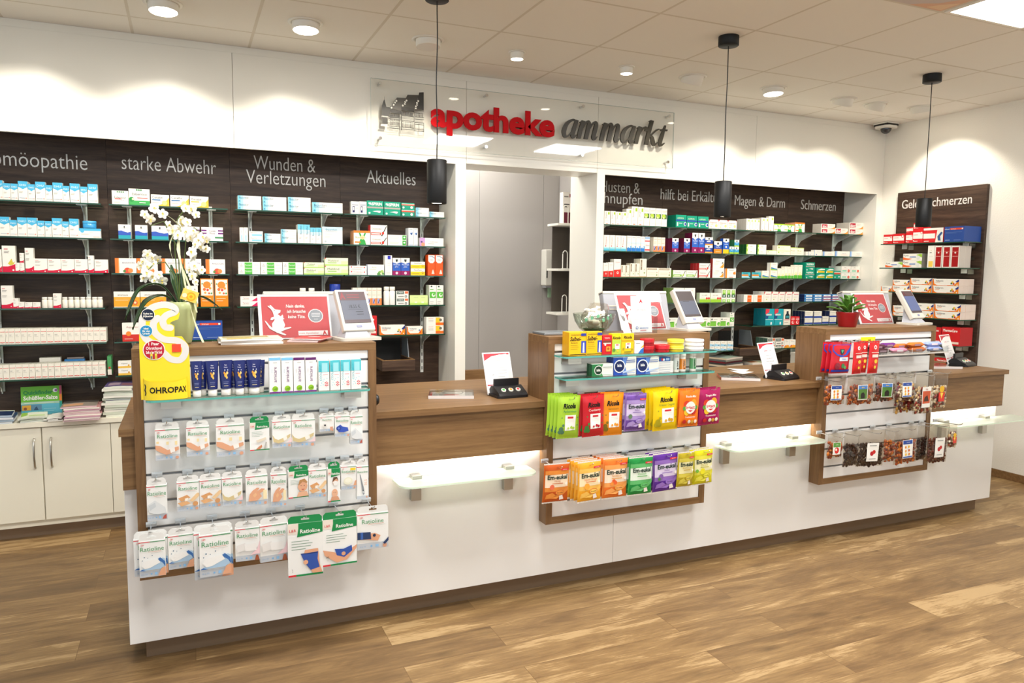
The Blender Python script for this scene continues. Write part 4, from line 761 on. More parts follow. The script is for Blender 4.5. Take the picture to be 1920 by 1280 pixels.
# ------------------------------------------------------------------ carton printing styles
def st(look, ops, body='#f2efe6', side=None, top=None, name='medicine_box', dd=0.045, extra=None):
    return dict(look=look, ops=ops, body=body, side=side or body, top=top or body, name=name, d=dd)
GREY = '#96928b'; INKY = '#4a4a4c'
lines3 = lambda u0, v, c=GREY: [R(u0, v, u0 + 0.4, v + 0.015, c), R(u0, v - 0.05, u0 + 0.34, v - 0.035, c)]
STY = {
 'tealtop': st('white box with sky blue shield top', [R(0, .68, 1, 1, '#4db5e0'), P([(.04, .7), (.5, .58), (.96, .7), (.96, .72), (.04, .72)], '#4db5e0'), T('DHU', .5, .8, .1, '#cfe9f5', .75, .02), *lines3(.1, .45), R(.1, .12, .7, .135, '#7c93b8'), R(.75, .11, .9, .14, '#e0654f')], top='#58bce4'),
 'tealflat': st('low white box with sky blue stripe', [R(0, .75, 1, 1, '#4db5e0'), C(.15, .72, .09, '#58b9e2'), T('Salbe', .55, .6, .12, '#b9c4cc', .4), R(.65, .1, .95, .13, '#e0654f'), *lines3(.1, .4)], top='#58bce4', name='ointment_box'),
 'wave': st('white box with red wave foot', [P([(0, 0), (1, 0), (1, .27), (.75, .2), (.4, .16), (0, .16)], '#d3173e'), R(.1, .86, .35, .88, '#d3173e'), *lines3(.1, .78, '#8a8683'), *lines3(.1, .55), C(.82, .09, .05, '#f6eee6')], name='ointment_box'),
 'waveflower': st('tall white box with yellow flower and red wave', [P([(0, 0), (1, 0), (1, .32), (.7, .26), (.4, .22), (0, .22)], '#d3173e'), P([(.4, .32), (.55, .42), (.7, .52), (.8, .36), (.95, .42), (.85, .3), (.6, .26)], '#d9c64a'), R(.15, .86, .45, .885, '#d3173e'), *lines3(.15, .78, '#7f7b78'), C(.8, .08, .08, '#f6eee6')]),
 'globuli': st('small white box with red stripe lines', [R(.05, .78, .8, .805, '#dc3d33'), R(.8, .77, .9, .82, '#dc3d33'), *lines3(.12, .6, '#9b9994'), R(.12, .48, .7, .49, GREY), R(.08, .1, .9, .14, '#dc4a3d'), R(.45, .07, .6, .17, '#e9b3a8')], body='#f0ebdd', name='globules_box', dd=.05),
 'dotwhite': st('white box with green and red dots', [R(.3, .86, .38, .96, '#2f7d45'), R(.42, .86, .5, .96, '#2f7d45'), R(.54, .86, .62, .96, '#2f7d45'), R(.66, .86, .74, .96, '#2f7d45'), T('Esberitox', .5, .52, .15, '#6d6f73', .72), R(.18, .38, .6, .43, '#d9483f'), C(.68, .3, .02, '#d9483f'), C(.78, .42, .02, '#4a8a5a'), C(.56, .3, .02, '#6c6c6c'), *lines3(.12, .15)]),
 'greenleaf': st('white box with green band and leaf', [R(0, 0, 1, .28, '#3fa855'), C(.13, .34, .13, '#2b9143'), C(.2, .36, .06, '#cfe3b2'), R(.36, .88, .43, .98, '#2f7d45'), R(.46, .88, .53, .98, '#2f7d45'), R(.56, .88, .63, .98, '#2f7d45'), T('Esberitox', .52, .68, .15, '#70757a', .74), R(.4, .43, .9, .46, '#d9483f'), R(.5, .12, .8, .17, '#e9f2e2')]),
 'yellowcurve': st('white box with yellow swoosh and blue bar', [P([(.3, 0), (1, 0), (1, .75), (.85, .5), (.7, .25), (.5, .1)], '#f0bd3c'), C(.74, .28, .15, '#f6d98a'), T('Cetebe', .35, .76, .2, '#5d6064', .6), R(.06, .48, .52, .58, '#4f7fae'), *lines3(.06, .3)]),
 'yellowbar': st('white box with yellow swoosh and yellow bar', [P([(.3, 0), (1, 0), (1, .8), (.85, .5), (.7, .25), (.5, .1)], '#f0bd3c'), C(.74, .3, .15, '#f6d98a'), T('Cetebe', .35, .74, .2, '#5d6064', .6), R(.06, .46, .5, .55, '#edb83c'), *lines3(.06, .28)]),
 'bluewave': st('white box with royal blue wave', [R(0, 0, 1, .3, '#2aa3b4'), P([(0, .25), (1, .25), (1, .5), (.75, .45), (.5, .5), (.25, .58), (0, .56)], '#3659b8'), R(.45, .74, .54, .9, '#3b3f48'), R(.15, .76, .85, .78, '#c9c4bc')]),
 'violetbar': st('white box with violet side stripes', [R(0, .7, .24, .8, '#6b1f78'), R(0, .5, .24, .6, '#6b1f78'), R(.77, .7, 1, .8, '#6b1f78'), R(.77, .5, 1, .6, '#6b1f78'), T('Combi', .5, .72, .12, '#4c3a70', .4), T('Flora', .5, .56, .12, '#4c3a70', .4), R(.62, .2, 1, .3, '#3f8a57')]),
 'nasturtium': st('white box with orange edge and blossom', [R(0, 0, .16, 1, '#ef7a31'), R(.16, 0, .2, 1, '#f6b27a'), T('ANGOCIN', .62, .7, .11, '#8a86a8', .62), C(.58, .16, .17, '#e9573f'), C(.72, .18, .12, '#ee8a4a'), C(.44, .14, .07, '#5f8c4a')]),
 'immunyellow': st('white box with broad amber panel', [R(0, .04, 1, .66, '#f0a529'), T('immun', .35, .8, .15, '#7d7f80', .5), R(.06, .52, .6, .54, '#fbe3b5'), R(.06, .44, .55, .46, '#fbe3b5'), C(.82, .3, .1, '#e2683c'), C(.82, .3, .05, '#f3d9a4')]),
 'eyeorange': st('white box with orange band and ring', [R(0, 0, 1, .16, '#ef9a2d'), C(.75, .5, .14, '#2e2a28'), C(.75, .5, .09, '#f3efe5'), T('a', .78, .85, .1, '#4a4a4c')]),
 'flororange': st('tall orange box with floral picture', [R(.05, .4, .95, .97, '#f2ece0'), C(.5, .78, .3, '#f08a35'), C(.3, .62, .12, '#e2723f'), C(.55, .6, .1, '#d8453e'), C(.75, .66, .1, '#ef9a3a'), C(.36, .5, .09, '#e6a64b'), C(.66, .48, .08, '#d8663f'), C(.85, .48, .07, '#4f9a5e'), C(.14, .82, .06, '#6aa06a'), C(.88, .84, .05, '#6aa06a'), R(.1, .28, .8, .3, '#fbe0b8'), R(.1, .2, .6, .22, '#fbe0b8')], body='#f08a1d'),
 'redfoot': st('white box with red lower third', [R(0, 0, 1, .38, '#d2342c'), T('Aspecton', .5, .78, .11, '#b98a84', .65), C(.3, .42, .13, '#ef8a35'), R(.1, .12, .5, .15, '#f3d2c6')]),
 'bluebox': st('big royal blue box with red stripe', [R(.28, .78, .95, .9, '#df4a31'), T('orthomol', .13, .84, .1, '#e9eef5', .25), T('immun', .45, .84, .09, '#f6ddd6', .3), C(.9, .84, .035, '#f3e9df'), R(.06, .62, .9, .63, '#7d95c4'), R(.06, .56, .6, .57, '#7d95c4'), R(.06, .1, .3, .13, '#b9c7e2'), R(.5, .1, .85, .12, '#8fa4cf')], body='#2c4f9c', name='supplement_box', dd=.09),
 'yellowhalf': st('small white box with yellow edge', [R(0, 0, 1, .28, '#eebf4c'), T('Engystol', .5, .68, .16, '#6f6a5d', .6), C(.82, .4, .07, '#d59a2c')], name='ointment_box'),
 'tealfade': st('white box with pale blue fade', [R(0, 0, .12, 1, '#7fcbe3'), R(.12, 0, .22, 1, '#a9dcec'), R(.22, 0, .32, 1, '#cfeaf1'), T('Bepanthen', .26, .72, .24, '#39617f', .4), R(.06, .5, .42, .54, '#6f8fa5'), R(.5, .72, .8, .74, '#c9c6be'), R(.5, .6, .92, .62, '#d9b9a0'), C(.07, .2, .03, '#4f93b3')], name='ointment_box'),
 'tealband': st('white box with blue middle band', [R(.2, .1, .95, .45, '#8ac8e2'), T('Bepanthol', .35, .75, .2, '#8a7f86', .5)], name='ointment_box'),
 'tealvert': st('upright white box with pale blue top', [R(0, .72, 1, 1, '#6fc3df'), R(0, .5, 1, .72, '#c3e5ef'), V('Bepanthen', .5, .7, .28, '#3a6785', .45), *lines3(.2, .3)]),
 'stickteal': st('slim white box with blue stick picture', [R(.35, .05, .65, .45, '#8ac8e2'), V('Sensi', .4, .7, .25, '#5d7f95', .4)]),
 'tealbig': st('large white box with blue lettering', [R(0, .8, 1, 1, '#bfe3ee'), T('Bepanthen', .45, .84, .11, '#4a6f88', .65), R(.12, .7, .75, .715, '#7d96a8'), R(.12, .56, .5, .57, GREY), R(.12, .44, .4, .45, '#e0a58f'), R(.12, .34, .4, .35, '#e0a58f'), C(.15, .14, .05, '#b9c2c6')]),
 'greentag': st('long white box with bright green tag', [R(.28, 0, .63, .92, '#57b947'), P([(.28, .0), (.32, 0), (.28, .9)], '#8ed07c'), T('Fenistil', .45, .48, .3, '#e6f2df', .28), R(.06, .3, .2, .36, GREY), C(.13, .62, .02, '#c9a98f'), R(.7, .5, .9, .54, '#dcb39f')], name='ointment_box'),
 'limepaste': st('long pale lime box with grey lettering', [R(0, 0, 1, .2, '#b9dc7a'), R(.7, .2, 1, .6, '#d9ebae'), T('Multilind', .36, .66, .26, '#6a6f66', .5), R(.12, .36, .5, .44, '#8cc456'), P([(0, .82), (.06, 1), (0, 1)], '#d9323a')], body='#eaf1cf', name='ointment_box'),
 'pinkend': st('low white box with pink corner', [P([(.62, 0), (1, 0), (1, .9), (.8, .4)], '#d9265e'), T('Tyrosur', .32, .66, .26, '#a3414f', .5), R(.1, .3, .5, .34, GREY)], name='ointment_box'),
 'navydoor': st('small white box with navy square', [R(.18, .12, .46, .62, '#23235e'), R(.24, .3, .4, .55, '#f1efe9'), R(.1, .7, .9, .74, '#3a3a6c'), R(.55, .5, .88, .52, GREY), R(.55, .4, .85, .42, GREY)], name='dropper_box'),
 'greenasp': st('green box with white headline and grey stripe', [T('ASPIRIN', .52, .78, .2, '#f1f5ef', .75, .03), C(.13, .82, .05, '#d3ece3'), R(0, .46, 1, .58, '#a9a39c'), P([(.32, .24), (.6, .3), (.8, .3), (.83, .22), (.75, .14), (.58, .2)], '#e9efe9'), C(.14, .12, .06, '#dcece6')], body='#0f9b7c', name='tablet_box', dd=.06),
 'greenred': st('green box with red and white stripes', [R(0, .55, 1, .75, '#d0583f'), R(0, .76, 1, .84, '#e3e9e2'), C(.78, .25, .1, '#e9efe9'), C(.15, .2, .08, '#cfe6dc')], body='#14987a', name='tablet_box', dd=.05),
 'buskid': st('white box with orange stripe and green figure', [R(0, .84, 1, 1, '#ee7f2a'), P([(.3, 0), (.75, 0), (.68, .3), (.6, .42), (.75, .85), (.66, .85), (.52, .55), (.38, .85), (.3, .85), (.42, .42), (.36, .3)], '#34a148'), C(.52, .52, .13, '#f3d9a0'), T('Buscopan', .42, .52, .14, '#9aa04c', .72), R(.06, .12, .4, .22, '#ee7f2a')], side='#f0ab7a', name='tablet_box', dd=.03),
 'redpen': st('white box with red bar and black slash', [R(.02, .12, .62, .36, '#d5453a'), R(.06, .18, .56, .28, '#f2e4dd'), P([(.62, .05), (.7, .05), (.98, .9), (.94, .92)], '#3e3b3a'), C(.74, .3, .08, '#d5453a'), T('Dobendan', .36, .68, .17, '#9c9894', .6)], side='#c92f33', name='tablet_box', dd=.04),
 'greensq': st('long white box with green end square', [R(.78, .06, .98, .92, '#34a832'), C(.88, .55, .05, '#e9f2e0'), R(.1, .55, .6, .6, '#d3cda4'), R(.1, .32, .55, .36, '#e0c9b0')], name='ointment_box'),
 'eyeblue': st('small white box with blue eye emblem', [P([(.3, .72), (.9, .76), (.7, .6), (.5, .62)], '#3f6fb3'), C(.62, .66, .09, '#25304f'), R(.2, .5, .8, .51, GREY), R(.2, .38, .8, .39, GREY), R(.1, 0, .9, .08, '#b9c4d3'), R(.15, .9, .8, .92, '#8c97a6')], side='#dfe6ee', name='dropper_box'),
 'pinkbaby': st('long white box with lilac baby picture', [R(0, 0, .22, 1, '#c79ad0'), C(.14, .2, .08, '#e39a77'), C(.08, .5, .04, '#6a4a86'), T('multi-mam', .6, .55, .16, '#c39aa6', .5), R(.35, .28, .6, .32, GREY)], name='ointment_box'),
 'redtext': st('low white box with red lettering', [T('Thrombareduct', .5, .66, .22, '#d5404a', .7), C(.12, .72, .04, '#d5404a'), C(.86, .64, .04, '#d5404a'), R(.1, .22, .7, .28, GREY)], name='ointment_box'),
 'herbs': st('white box with herb flowers', [T('Kytta', .4, .74, .13, '#8d9a80', .6), C(.75, .2, .13, '#7eb061'), C(.88, .34, .1, '#a7c46a'), C(.66, .1, .09, '#5f9a52'), C(.82, .16, .06, '#f0e7c0'), C(.94, .14, .07, '#5f9a52'), R(.1, .52, .5, .54, GREY)], side='#b3bfe0'),
 'navysq': st('tall white box with blue square', [R(.38, .8, .8, .98, '#2a2fb0'), R(.35, .6, .8, .61, GREY), R(.35, .5, .7, .51, GREY), R(.2, .1, .8, .12, '#d9c0a8')]),
 'wickblue': st('blue box with white cap and plum foot', [R(0, .74, 1, 1, '#f0eee6'), P([(0, .76), (.5, .66), (1, .76)], '#f0eee6'), P([(.35, .92), (.65, .92), (.6, .8), (.5, .76), (.4, .8)], '#2e3a3c'), R(0, 0, 1, .26, '#98185e'), T('MediNait', .5, .62, .09, '#e6ecf6', .8), T('plus', .5, .5, .09, '#e6ecf6', .6), C(.5, .13, .16, '#e8cfdc')], body='#2a5fc0', side='#8c1d52', name='cold_remedy_box'),
 'yellowlow': st('low white box with yellow panel', [R(0, .02, 1, .55, '#f2d01f'), T('MenoPhytin', .5, .78, .17, '#5d5340', .7), C(.84, .4, .08, '#a3702c'), C(.84, .4, .05, '#f2d01f'), R(.1, .25, .6, .3, '#b99a3a')], name='tablet_box'),
 'orangetall': st('tall orange box with white dome', [R(.06, .68, .94, .98, '#f2efe8'), P([(.06, .7), (.3, .6), (.7, .6), (.94, .7)], '#f2efe8'), P([(.5, .95), (.94, .86), (.97, .74), (.9, .84), (.6, .9)], '#2c3566'), R(.2, .92, .6, .945, '#5f86b9'), T('Hylo', .5, .76, .06, '#8f8c86', .7), P([(.5, .08), (.9, .08), (.8, .22), (.7, .3), (.6, .22)], '#f3d9cc')], body='#f0591c', name='supplement_box', dd=.06),
 'narroworange': st('slim white box with orange foot', [R(0, 0, 1, .4, '#f08a4a'), R(.1, .1, .55, .38, '#9aa6dd'), P([(.25, .08), (.6, .3), (.5, .34), (.2, .14)], '#3c3a46'), R(.1, .58, .8, .6, '#eea37c'), R(.1, .7, .8, .71, '#f0b79a'), R(.1, .85, .9, .87, '#f0a27c')], body='#f4ead9', name='nasal_spray_box'),
 'darktag': st('white box with dark green nameplate', [R(.06, .56, .64, .96, '#26473d'), T('CINEOL', .36, .76, .2, '#e9efe9', .5, .02), R(.7, .64, .96, .96, '#e56a3a'), C(.78, .26, .1, '#5f6463'), C(.78, .26, .06, '#cfd3cf'), R(.15, .2, .6, .32, GREY)], side='#4d6a5c', name='capsule_box', dd=.05),
 'limebox': st('low lime green box', [R(0, 0, 1, .22, '#bde06f'), R(.2, .74, .45, .77, '#a8b38a'), R(.62, .74, .85, .77, '#a8b38a'), R(.26, .2, .4, .34, '#f1f5dd'), R(.64, .2, .78, .34, '#f1f5dd')], body='#d9ec9d', name='tablet_box'),
 'greenear': st('white box with green ear panel', [R(.06, .34, .94, .66, '#58b83c'), C(.6, .5, .26, '#eaf2e0'), C(.66, .53, .15, '#58b83c'), R(.2, .9, .42, .97, '#3d4d49'), R(.1, .76, .6, .8, '#68b64b'), R(.1, .14, .6, .155, GREY), R(.15, .06, .5, .07, GREY)], side='#dfe3d6', name='ear_spray_box', dd=.04),
 'redheat': st('big red box with white headline', [T('ThermaCare', .45, .82, .13, '#f6ece4', .8, .03, .25), R(.05, .1, .5, .5, '#e2703c'), C(.3, .35, .14, '#f0a04a'), R(.5, .1, .95, .22, '#f2d9c9'), R(.1, .05, .6, .08, '#f3d2c6')], body='#cf2025', side='#b71c22', name='heat_patch_box', dd=.05),
 'voltlong': st('long white box with orange corner', [P([(0, 0), (1, 0), (1, .1), (.14, .1), (.06, .3), (.03, .95), (0, .95)], '#ef7a1e'), P([(.68, .05), (.82, .1), (1, .9), (1, 0), (.7, 0)], '#f08a20'), P([(.86, .6), (1, .98), (1, .66), (.93, .5)], '#27357f'), T('Voltaren', .26, .72, .24, '#4b4b52', .34), R(.1, .48, .28, .54, '#ee9a66'), C(.76, .5, .045, '#e9c24a'), C(.72, .34, .03, '#2f6a3c'), C(.81, .3, .035, '#c83a2c'), C(.94, .12, .022, '#f6f1e8'), P([(.14, .12), (.6, .12), (.55, .06), (.2, .06)], '#f6f1e8')], side='#e9d8cd', name='ointment_box', dd=.055),
 'voltsmall': st('short white box with orange corner', [P([(0, 0), (1, 0), (1, .12), (.2, .12), (.08, .35), (.05, .95), (0, .95)], '#ef7a1e'), P([(.7, .05), (1, .8), (1, 0), (.72, 0)], '#f08a20'), T('Voltaren', .38, .72, .2, '#4b4b52', .45), R(.15, .45, .4, .5, '#ee9a66'), C(.8, .5, .06, '#7c8ab5'), C(.86, .28, .05, '#c83a2c')], side='#e9d8cd', name='ointment_box', dd=.05),
 'orangecorner': st('white box with orange and yellow corner', [R(.54, .02, 1, .34, '#ef7424'), R(.54, .34, .8, .95, '#f0c62f'), C(.82, .66, .08, '#6d6a5d'), R(.12, .82, .4, .85, '#d5604a'), R(.12, .6, .4, .63, GREY), R(.12, .45, .4, .48, GREY)], name='tablet_box', dd=.04),
 'greentip': st('slim white box with lime tip mark', [R(.6, .74, .9, .92, '#a3c62c'), V('Sinupret', .26, .68, .26, '#8d8a84', .5), R(.2, .26, .7, .28, '#dcd5c8'), R(.25, .04, .6, .08, '#dd8a6a')], side='#e3ddd0', name='drops_box', dd=.035),
 'greenface': st('white box with green portrait panel', [R(.06, .42, .95, .68, '#3f6a3c'), C(.42, .56, .34, '#b8d34a'), C(.36, .48, .14, '#e3e9b8'), R(.1, .85, .9, .87, '#b9a98f'), R(.15, .78, .85, .8, '#d9c7a8'), R(.1, .15, .9, .16, '#ddd8cc')], name='drops_box'),
 'aquabase': st('white box with aqua foot and red script', [R(0, 0, 1, .14, '#5fc3dd'), R(0, .14, 1, .24, '#b7e1e6'), V('Rinupret', .36, .64, .24, '#dd8a90', .5), C(.32, .3, .1, '#c0494f')], name='nasal_spray_box'),
 'bluebase': st('white box with blue wave foot', [R(0, 0, 1, .22, '#2f7fd0'), P([(0, .2), (1, .2), (1, .36), (.5, .3)], '#5aa6df'), C(.6, .26, .16, '#f2eee4'), R(.15, .88, .85, .9, '#a7a6ad'), R(0, .5, 1, .6, '#cfe9ef')], name='nasal_spray_box'),
 'redcan': st('white spray carton with red bands', [R(0, .66, 1, .74, '#d9545a'), R(0, .06, 1, .16, '#d9404a'), R(0, .86, 1, .96, '#86b4e0'), T('Emser', .55, .42, .08, '#d5606a', .8)], name='nasal_spray_box'),
 'redbase': st('white box with red foot and white emblem', [R(0, 0, 1, .4, '#dd2f2a'), P([(0, .4), (1, .4), (1, .46), (.6, .42)], '#f0a080'), C(.55, .24, .16, '#f6e4dc'), C(.55, .24, .09, '#dd2f2a'), R(.2, .82, .85, .84, '#eaa192'), R(.2, .72, .6, .73, '#ecc1b4')], name='drops_box', dd=.035),
 'brownplain': st('cream box with brown upright nameplate', [R(.1, .4, .34, .94, '#8d7c66'), V('Bronch', .22, .68, .14, '#efe6d4', .4), C(.7, .24, .12, '#9ab37c'), R(0, 0, 1, .04, '#b08a4a'), C(.68, .42, .08, '#c9b9a8')], body='#f1ead8', name='drops_box', dd=.035),
 'brownflat': st('long cream box with brown nameplate', [R(.05, .78, .85, .95, '#8d7c66'), R(.1, .82, .8, .9, '#d8ccb6'), C(.85, .25, .06, '#8fa86a'), C(.86, .5, .05, '#c9b0a0'), R(.1, .45, .7, .47, '#e0c3a8'), R(.1, .3, .7, .32, '#e6b79e'), R(0, 0, 1, .04, '#b08a4a')], body='#f1ead8', name='tablet_box'),
 'greenstripe': st('white box with green stripe', [R(0, 0, 1, .3, '#9ccb4a'), R(.1, .6, .8, .65, GREY)], side='#7fae4c', name='tablet_box'),
 'greenblue': st('green box with blue band and pill strip', [R(0, .5, 1, .62, '#2a4ea6'), T('ASPIRIN', .42, .74, .13, '#dfe9cf', .6), R(.1, .1, .22, .4, '#d9ede4'), C(.88, .28, .14, '#f0f3ee'), C(.9, .28, .1, '#2a4ea6'), R(.3, .3, .6, .36, '#bfe3d3')], body='#0f9b7c', side='#0c8a6d', name='tablet_box', dd=.04),
 'yellowround': st('white box with red corner and yellow figure', [P([(0, .8), (0, 1), (.14, 1)], '#d32f3c'), P([(.9, 1), (1, 1), (1, .86)], '#d32f3c'), T('Grippostad', .46, .68, .15, '#a3604c', .75), C(.78, .34, .13, '#f0d98a'), R(.15, .45, .45, .5, '#ecd488'), C(.22, .2, .07, '#eed9a0')], name='capsule_box'),
 'plumblue': st('plum box with blue panel and white cap', [R(0, .28, 1, .74, '#2f66c6'), R(0, .74, 1, 1, '#f0eee6'), P([(0, .78), (.5, .64), (1, .78)], '#f0eee6'), P([(.35, .92), (.65, .92), (.6, .82), (.5, .77), (.4, .82)], '#2c3438'), T('MediNait', .5, .6, .08, '#e8eef8', .8), T('Saft', .5, .48, .08, '#dbe5f5', .5), C(.5, .13, .14, '#e3c5d4')], body='#93185a', side='#7c1f48', name='cold_remedy_box', dd=.05),
 'bluestrip': st('blue box with white cap and orange strip', [R(0, .66, 1, 1, '#f0eee6'), P([(0, .72), (.5, .56), (1, .72)], '#f0eee6'), C(.5, .8, .1, '#2c3438'), R(.2, .4, .7, .5, '#dfe7f2'), R(0, 0, 1, .16, '#ef9a3a')], body='#27479e', name='cold_remedy_box', dd=.05),
 'orangefoot': st('blue box with white cap and orange foot', [R(0, 0, 1, .36, '#f08a24'), R(0, .72, 1, 1, '#f0eee6'), P([(0, .76), (.5, .6), (1, .76)], '#f0eee6'), C(.5, .82, .12, '#2c3438'), T('DayMed', .5, .52, .09, '#e8eef8', .8), R(.2, .12, .8, .16, '#fbd9a8')], body='#2450a8', side='#1e2a52', name='cold_remedy_box', dd=.04),
 'yellowfoot': st('tall blue box with yellow foot', [R(0, 0, 1, .28, '#f4bf1e'), R(0, .78, 1, 1, '#f0eee6'), P([(0, .8), (.5, .7), (1, .8)], '#f0eee6'), C(.5, .88, .14, '#2c3438'), C(.5, .44, .14, '#f3e6df'), R(.2, .6, .8, .64, '#d3def2')], body='#2a5fc0', name='cold_remedy_box', dd=.04),
 'minty': st('small aqua box with white cap', [R(0, .64, 1, 1, '#f0eee6'), C(.5, .8, .14, '#35554c'), R(0, 0, 1, .2, '#a7cf3c'), T('mint', .5, .26, .12, '#2d5a56', .6), T('Vap', .5, .5, .12, '#e9f4f8', .7)], body='#3f9fd0', side='#2f7a45', name='cold_remedy_box', dd=.035),
 'greenpen': st('long white box with green bar and black slash', [R(.02, .12, .66, .42, '#7fbf2e'), R(.08, .2, .56, .32, '#e4eec9'), P([(.66, .05), (.72, .05), (.96, .9), (.92, .92)], '#45433f'), C(.78, .35, .06, '#b7d65a'), T('Dobendan', .36, .72, .15, '#a5a49c', .5)], side='#7db53a', name='tablet_box'),
 'orangebird': st('white box with orange bird figure', [P([(.6, .1), (.8, .3), (.95, .6), (.98, .2), (.9, .05)], '#f09a2a'), P([(.78, .42), (.9, .55), (.88, .7), (.8, .6)], '#4c4340'), T('Sinolpan', .42, .76, .11, '#8d7f72', .65), R(.1, .54, .5, .56, '#efb496'), R(.1, .42, .45, .44, '#efb496')], side='#a93a34', name='capsule_box', dd=.035),
 'orangeseal': st('white box with orange edge and figure', [R(0, 0, .16, 1, '#f08a24'), C(.82, .5, .1, '#ee8a3a'), P([(.8, .6), (.95, .72), (.98, .4), (.88, .35)], '#ee8a3a'), T('Sinfrontal', .55, .84, .11, '#7d7a72', .7), R(.22, .5, .6, .52, GREY), R(.35, .06, .7, .1, '#e0593c')], name='tablet_box'),
 'textwhite': st('white box with red and green headline', [T('Esberitox', .5, .84, .09, '#c97a5f', .8), R(.1, .68, .7, .7, GREY), R(0, 0, 1, .2, '#9dcf52')], side='#8fb45a', name='tablet_box', dd=.035),
 'redballs': st('white green box with two red berries', [R(0, 0, 1, .3, '#9ccf3a'), R(0, .3, 1, .42, '#cfe59f'), T('neo-angin', .45, .78, .13, '#6f7a6a', .7), C(.68, .42, .09, '#d8232a'), C(.88, .42, .09, '#d8232a'), R(.08, .55, .45, .57, GREY)], side='#dfeacb', name='lozenge_box'),
 'greenbottle': st('white box with green bottle picture', [R(.15, .6, .85, .92, '#7fbf3e'), C(.5, .8, .26, '#c3e08a'), R(.1, .36, .9, .6, '#1d5138'), C(.5, .48, .18, '#cfe3d3'), R(.15, 0, .85, .22, '#86c746'), C(.5, .12, .2, '#d5ecb4')], side='#e9ebe0', name='drops_box', dd=.05),
 'greenhalf': st('white box with green block and leaf', [R(0, .06, .6, .62, '#7cc344'), R(.05, .5, .5, .55, '#3f7a3a'), C(.86, .3, .16, '#5fb43c'), C(.94, .22, .1, '#a8d86a'), C(.14, .82, .07, '#2f4a3c'), R(.3, .8, .7, .83, GREY)], name='tablet_box'),
 'smallblue': st('small white box with pale blue lower half', [P([(0, 0), (1, 0), (1, .3), (0, .55)], '#9fd0ea'), T('Emser', .45, .76, .2, '#b9926a', .6), P([(.55, .22), (.8, .36), (.85, .28), (.62, .14)], '#34506a')], name='pastille_box', dd=.05),
 'greenkid': st('white box with lime stripe and green figure', [R(0, .85, 1, 1, '#a6cf2c'), P([(.32, 0), (.72, 0), (.64, .3), (.6, .4), (.76, .84), (.68, .84), (.52, .5), (.38, .84), (.3, .84), (.42, .4), (.38, .3)], '#2f9a44'), C(.52, .5, .13, '#f3dca8'), R(.02, .2, .35, .3, '#a6cf2c')], name='tablet_box'),
 'limeleaf': st('white box with lime leaf edge', [R(0, 0, .16, 1, '#a3cf4a'), C(.14, .4, .1, '#d9ecb0'), T('Lefax', .48, .64, .22, '#8a9a76', .5), R(.3, .3, .8, .34, '#e6cdb0')], side='#1d5a2e', name='tablet_box', dd=.04),
 'paleleaf': st('low cream box with pale green lettering', [R(0, .9, 1, 1, '#c3da6a'), T('Iberogast', .4, .58, .16, '#b3b083', .55), C(.12, .6, .05, '#a9c95a'), R(.1, .25, .6, .29, '#e6d3b6')], body='#f3eedb', name='tablet_box'),
 'tealorange': st('teal box with orange bar', [R(.02, .38, .78, .62, '#f08a2a'), T('Dulcolax', .45, .8, .2, '#1f4a6a', .7), R(.02, .12, .9, .28, '#e3f1f2'), C(.9, .3, .08, '#2c5a66')], body='#3fb6c6', side='#6d6a5f', name='tablet_box', dd=.03),
 'wavewhite': st('white box with blue and green wave', [P([(0, .18), (1, .12), (1, .22), (.5, .34), (.2, .42), (0, .34)], '#2f7fc0'), P([(0, .06), (1, .04), (1, .12), (.5, .18), (0, .3)], '#9ac544'), T('Iberogast', .55, .82, .1, '#c08a8a', .65), R(0, 0, .1, 1, '#f0e2b6')], name='drops_box', dd=.04),
 'greendrop': st('slim white box with green foot and drop', [R(0, 0, 1, .24, '#5ab83e'), C(.5, .34, .3, '#e6e37a'), C(.5, .36, .18, '#f3f0cf'), R(.15, .88, .85, .9, '#b9b5aa')], body='#f4f1df', name='drops_box'),
 'orangedoor': st('white box with orange middle panel', [R(.36, 0, .78, .92, '#ef6a22'), R(.42, .5, .72, .56, '#f6d3bf'), R(.08, .7, .26, .73, GREY), R(.08, .4, .26, .43, GREY)], side='#cfccc4', name='tablet_box', dd=.03),
 'redcorner': st('white box with red corner mark', [P([(0, .7), (0, 1), (.2, 1)], '#d3303a'), R(.25, .72, .92, .78, '#d5707a'), R(.2, .5, .8, .51, GREY), R(.2, .42, .7, .43, GREY), C(.36, .24, .07, '#b7c84a')], name='tablet_box', dd=.035),
 'tealtooth': st('teal box with red corner and tooth figure', [P([(0, .66), (0, 1), (.45, 1), (.4, .78), (.15, .72)], '#e2394a'), R(.1, .6, .7, .7, '#f0f5f4'), P([(0, .4), (.3, .42), (.34, .58), (.1, .6), (0, .62)], '#1f4f8a'), R(0, .34, .9, .37, '#d5eeee'), R(.6, .04, .75, .2, '#eef4f3'), T('Kukident', .45, .65, .06, '#1d6f7a', .6)], body='#1fa3b0', side='#127684', name='denture_cleaner_box', dd=.05),
 'mouthwash': st('white box with black bottle picture', [P([(.2, .38), (.85, .38), (.85, .62), (.7, .74), (.68, .88), (.4, .88), (.38, .74), (.2, .62)], '#22333a'), R(.3, .46, .76, .58, '#3f9fa8'), R(.1, .3, .9, .36, '#e28a9a'), R(.1, .14, .7, .16, GREY)], body='#f0ead9', name='mouthwash_box'),
 'redsmall': st('small red box with white swirl', [C(.5, .3, .3, '#f6ddd6'), C(.58, .34, .18, '#d8262c'), R(.1, .64, .9, .72, '#f6e4dc'), T('Corega', .5, .84, .1, '#f6e4dc', .8)], body='#d8262c', name='denture_cleaner_box'),
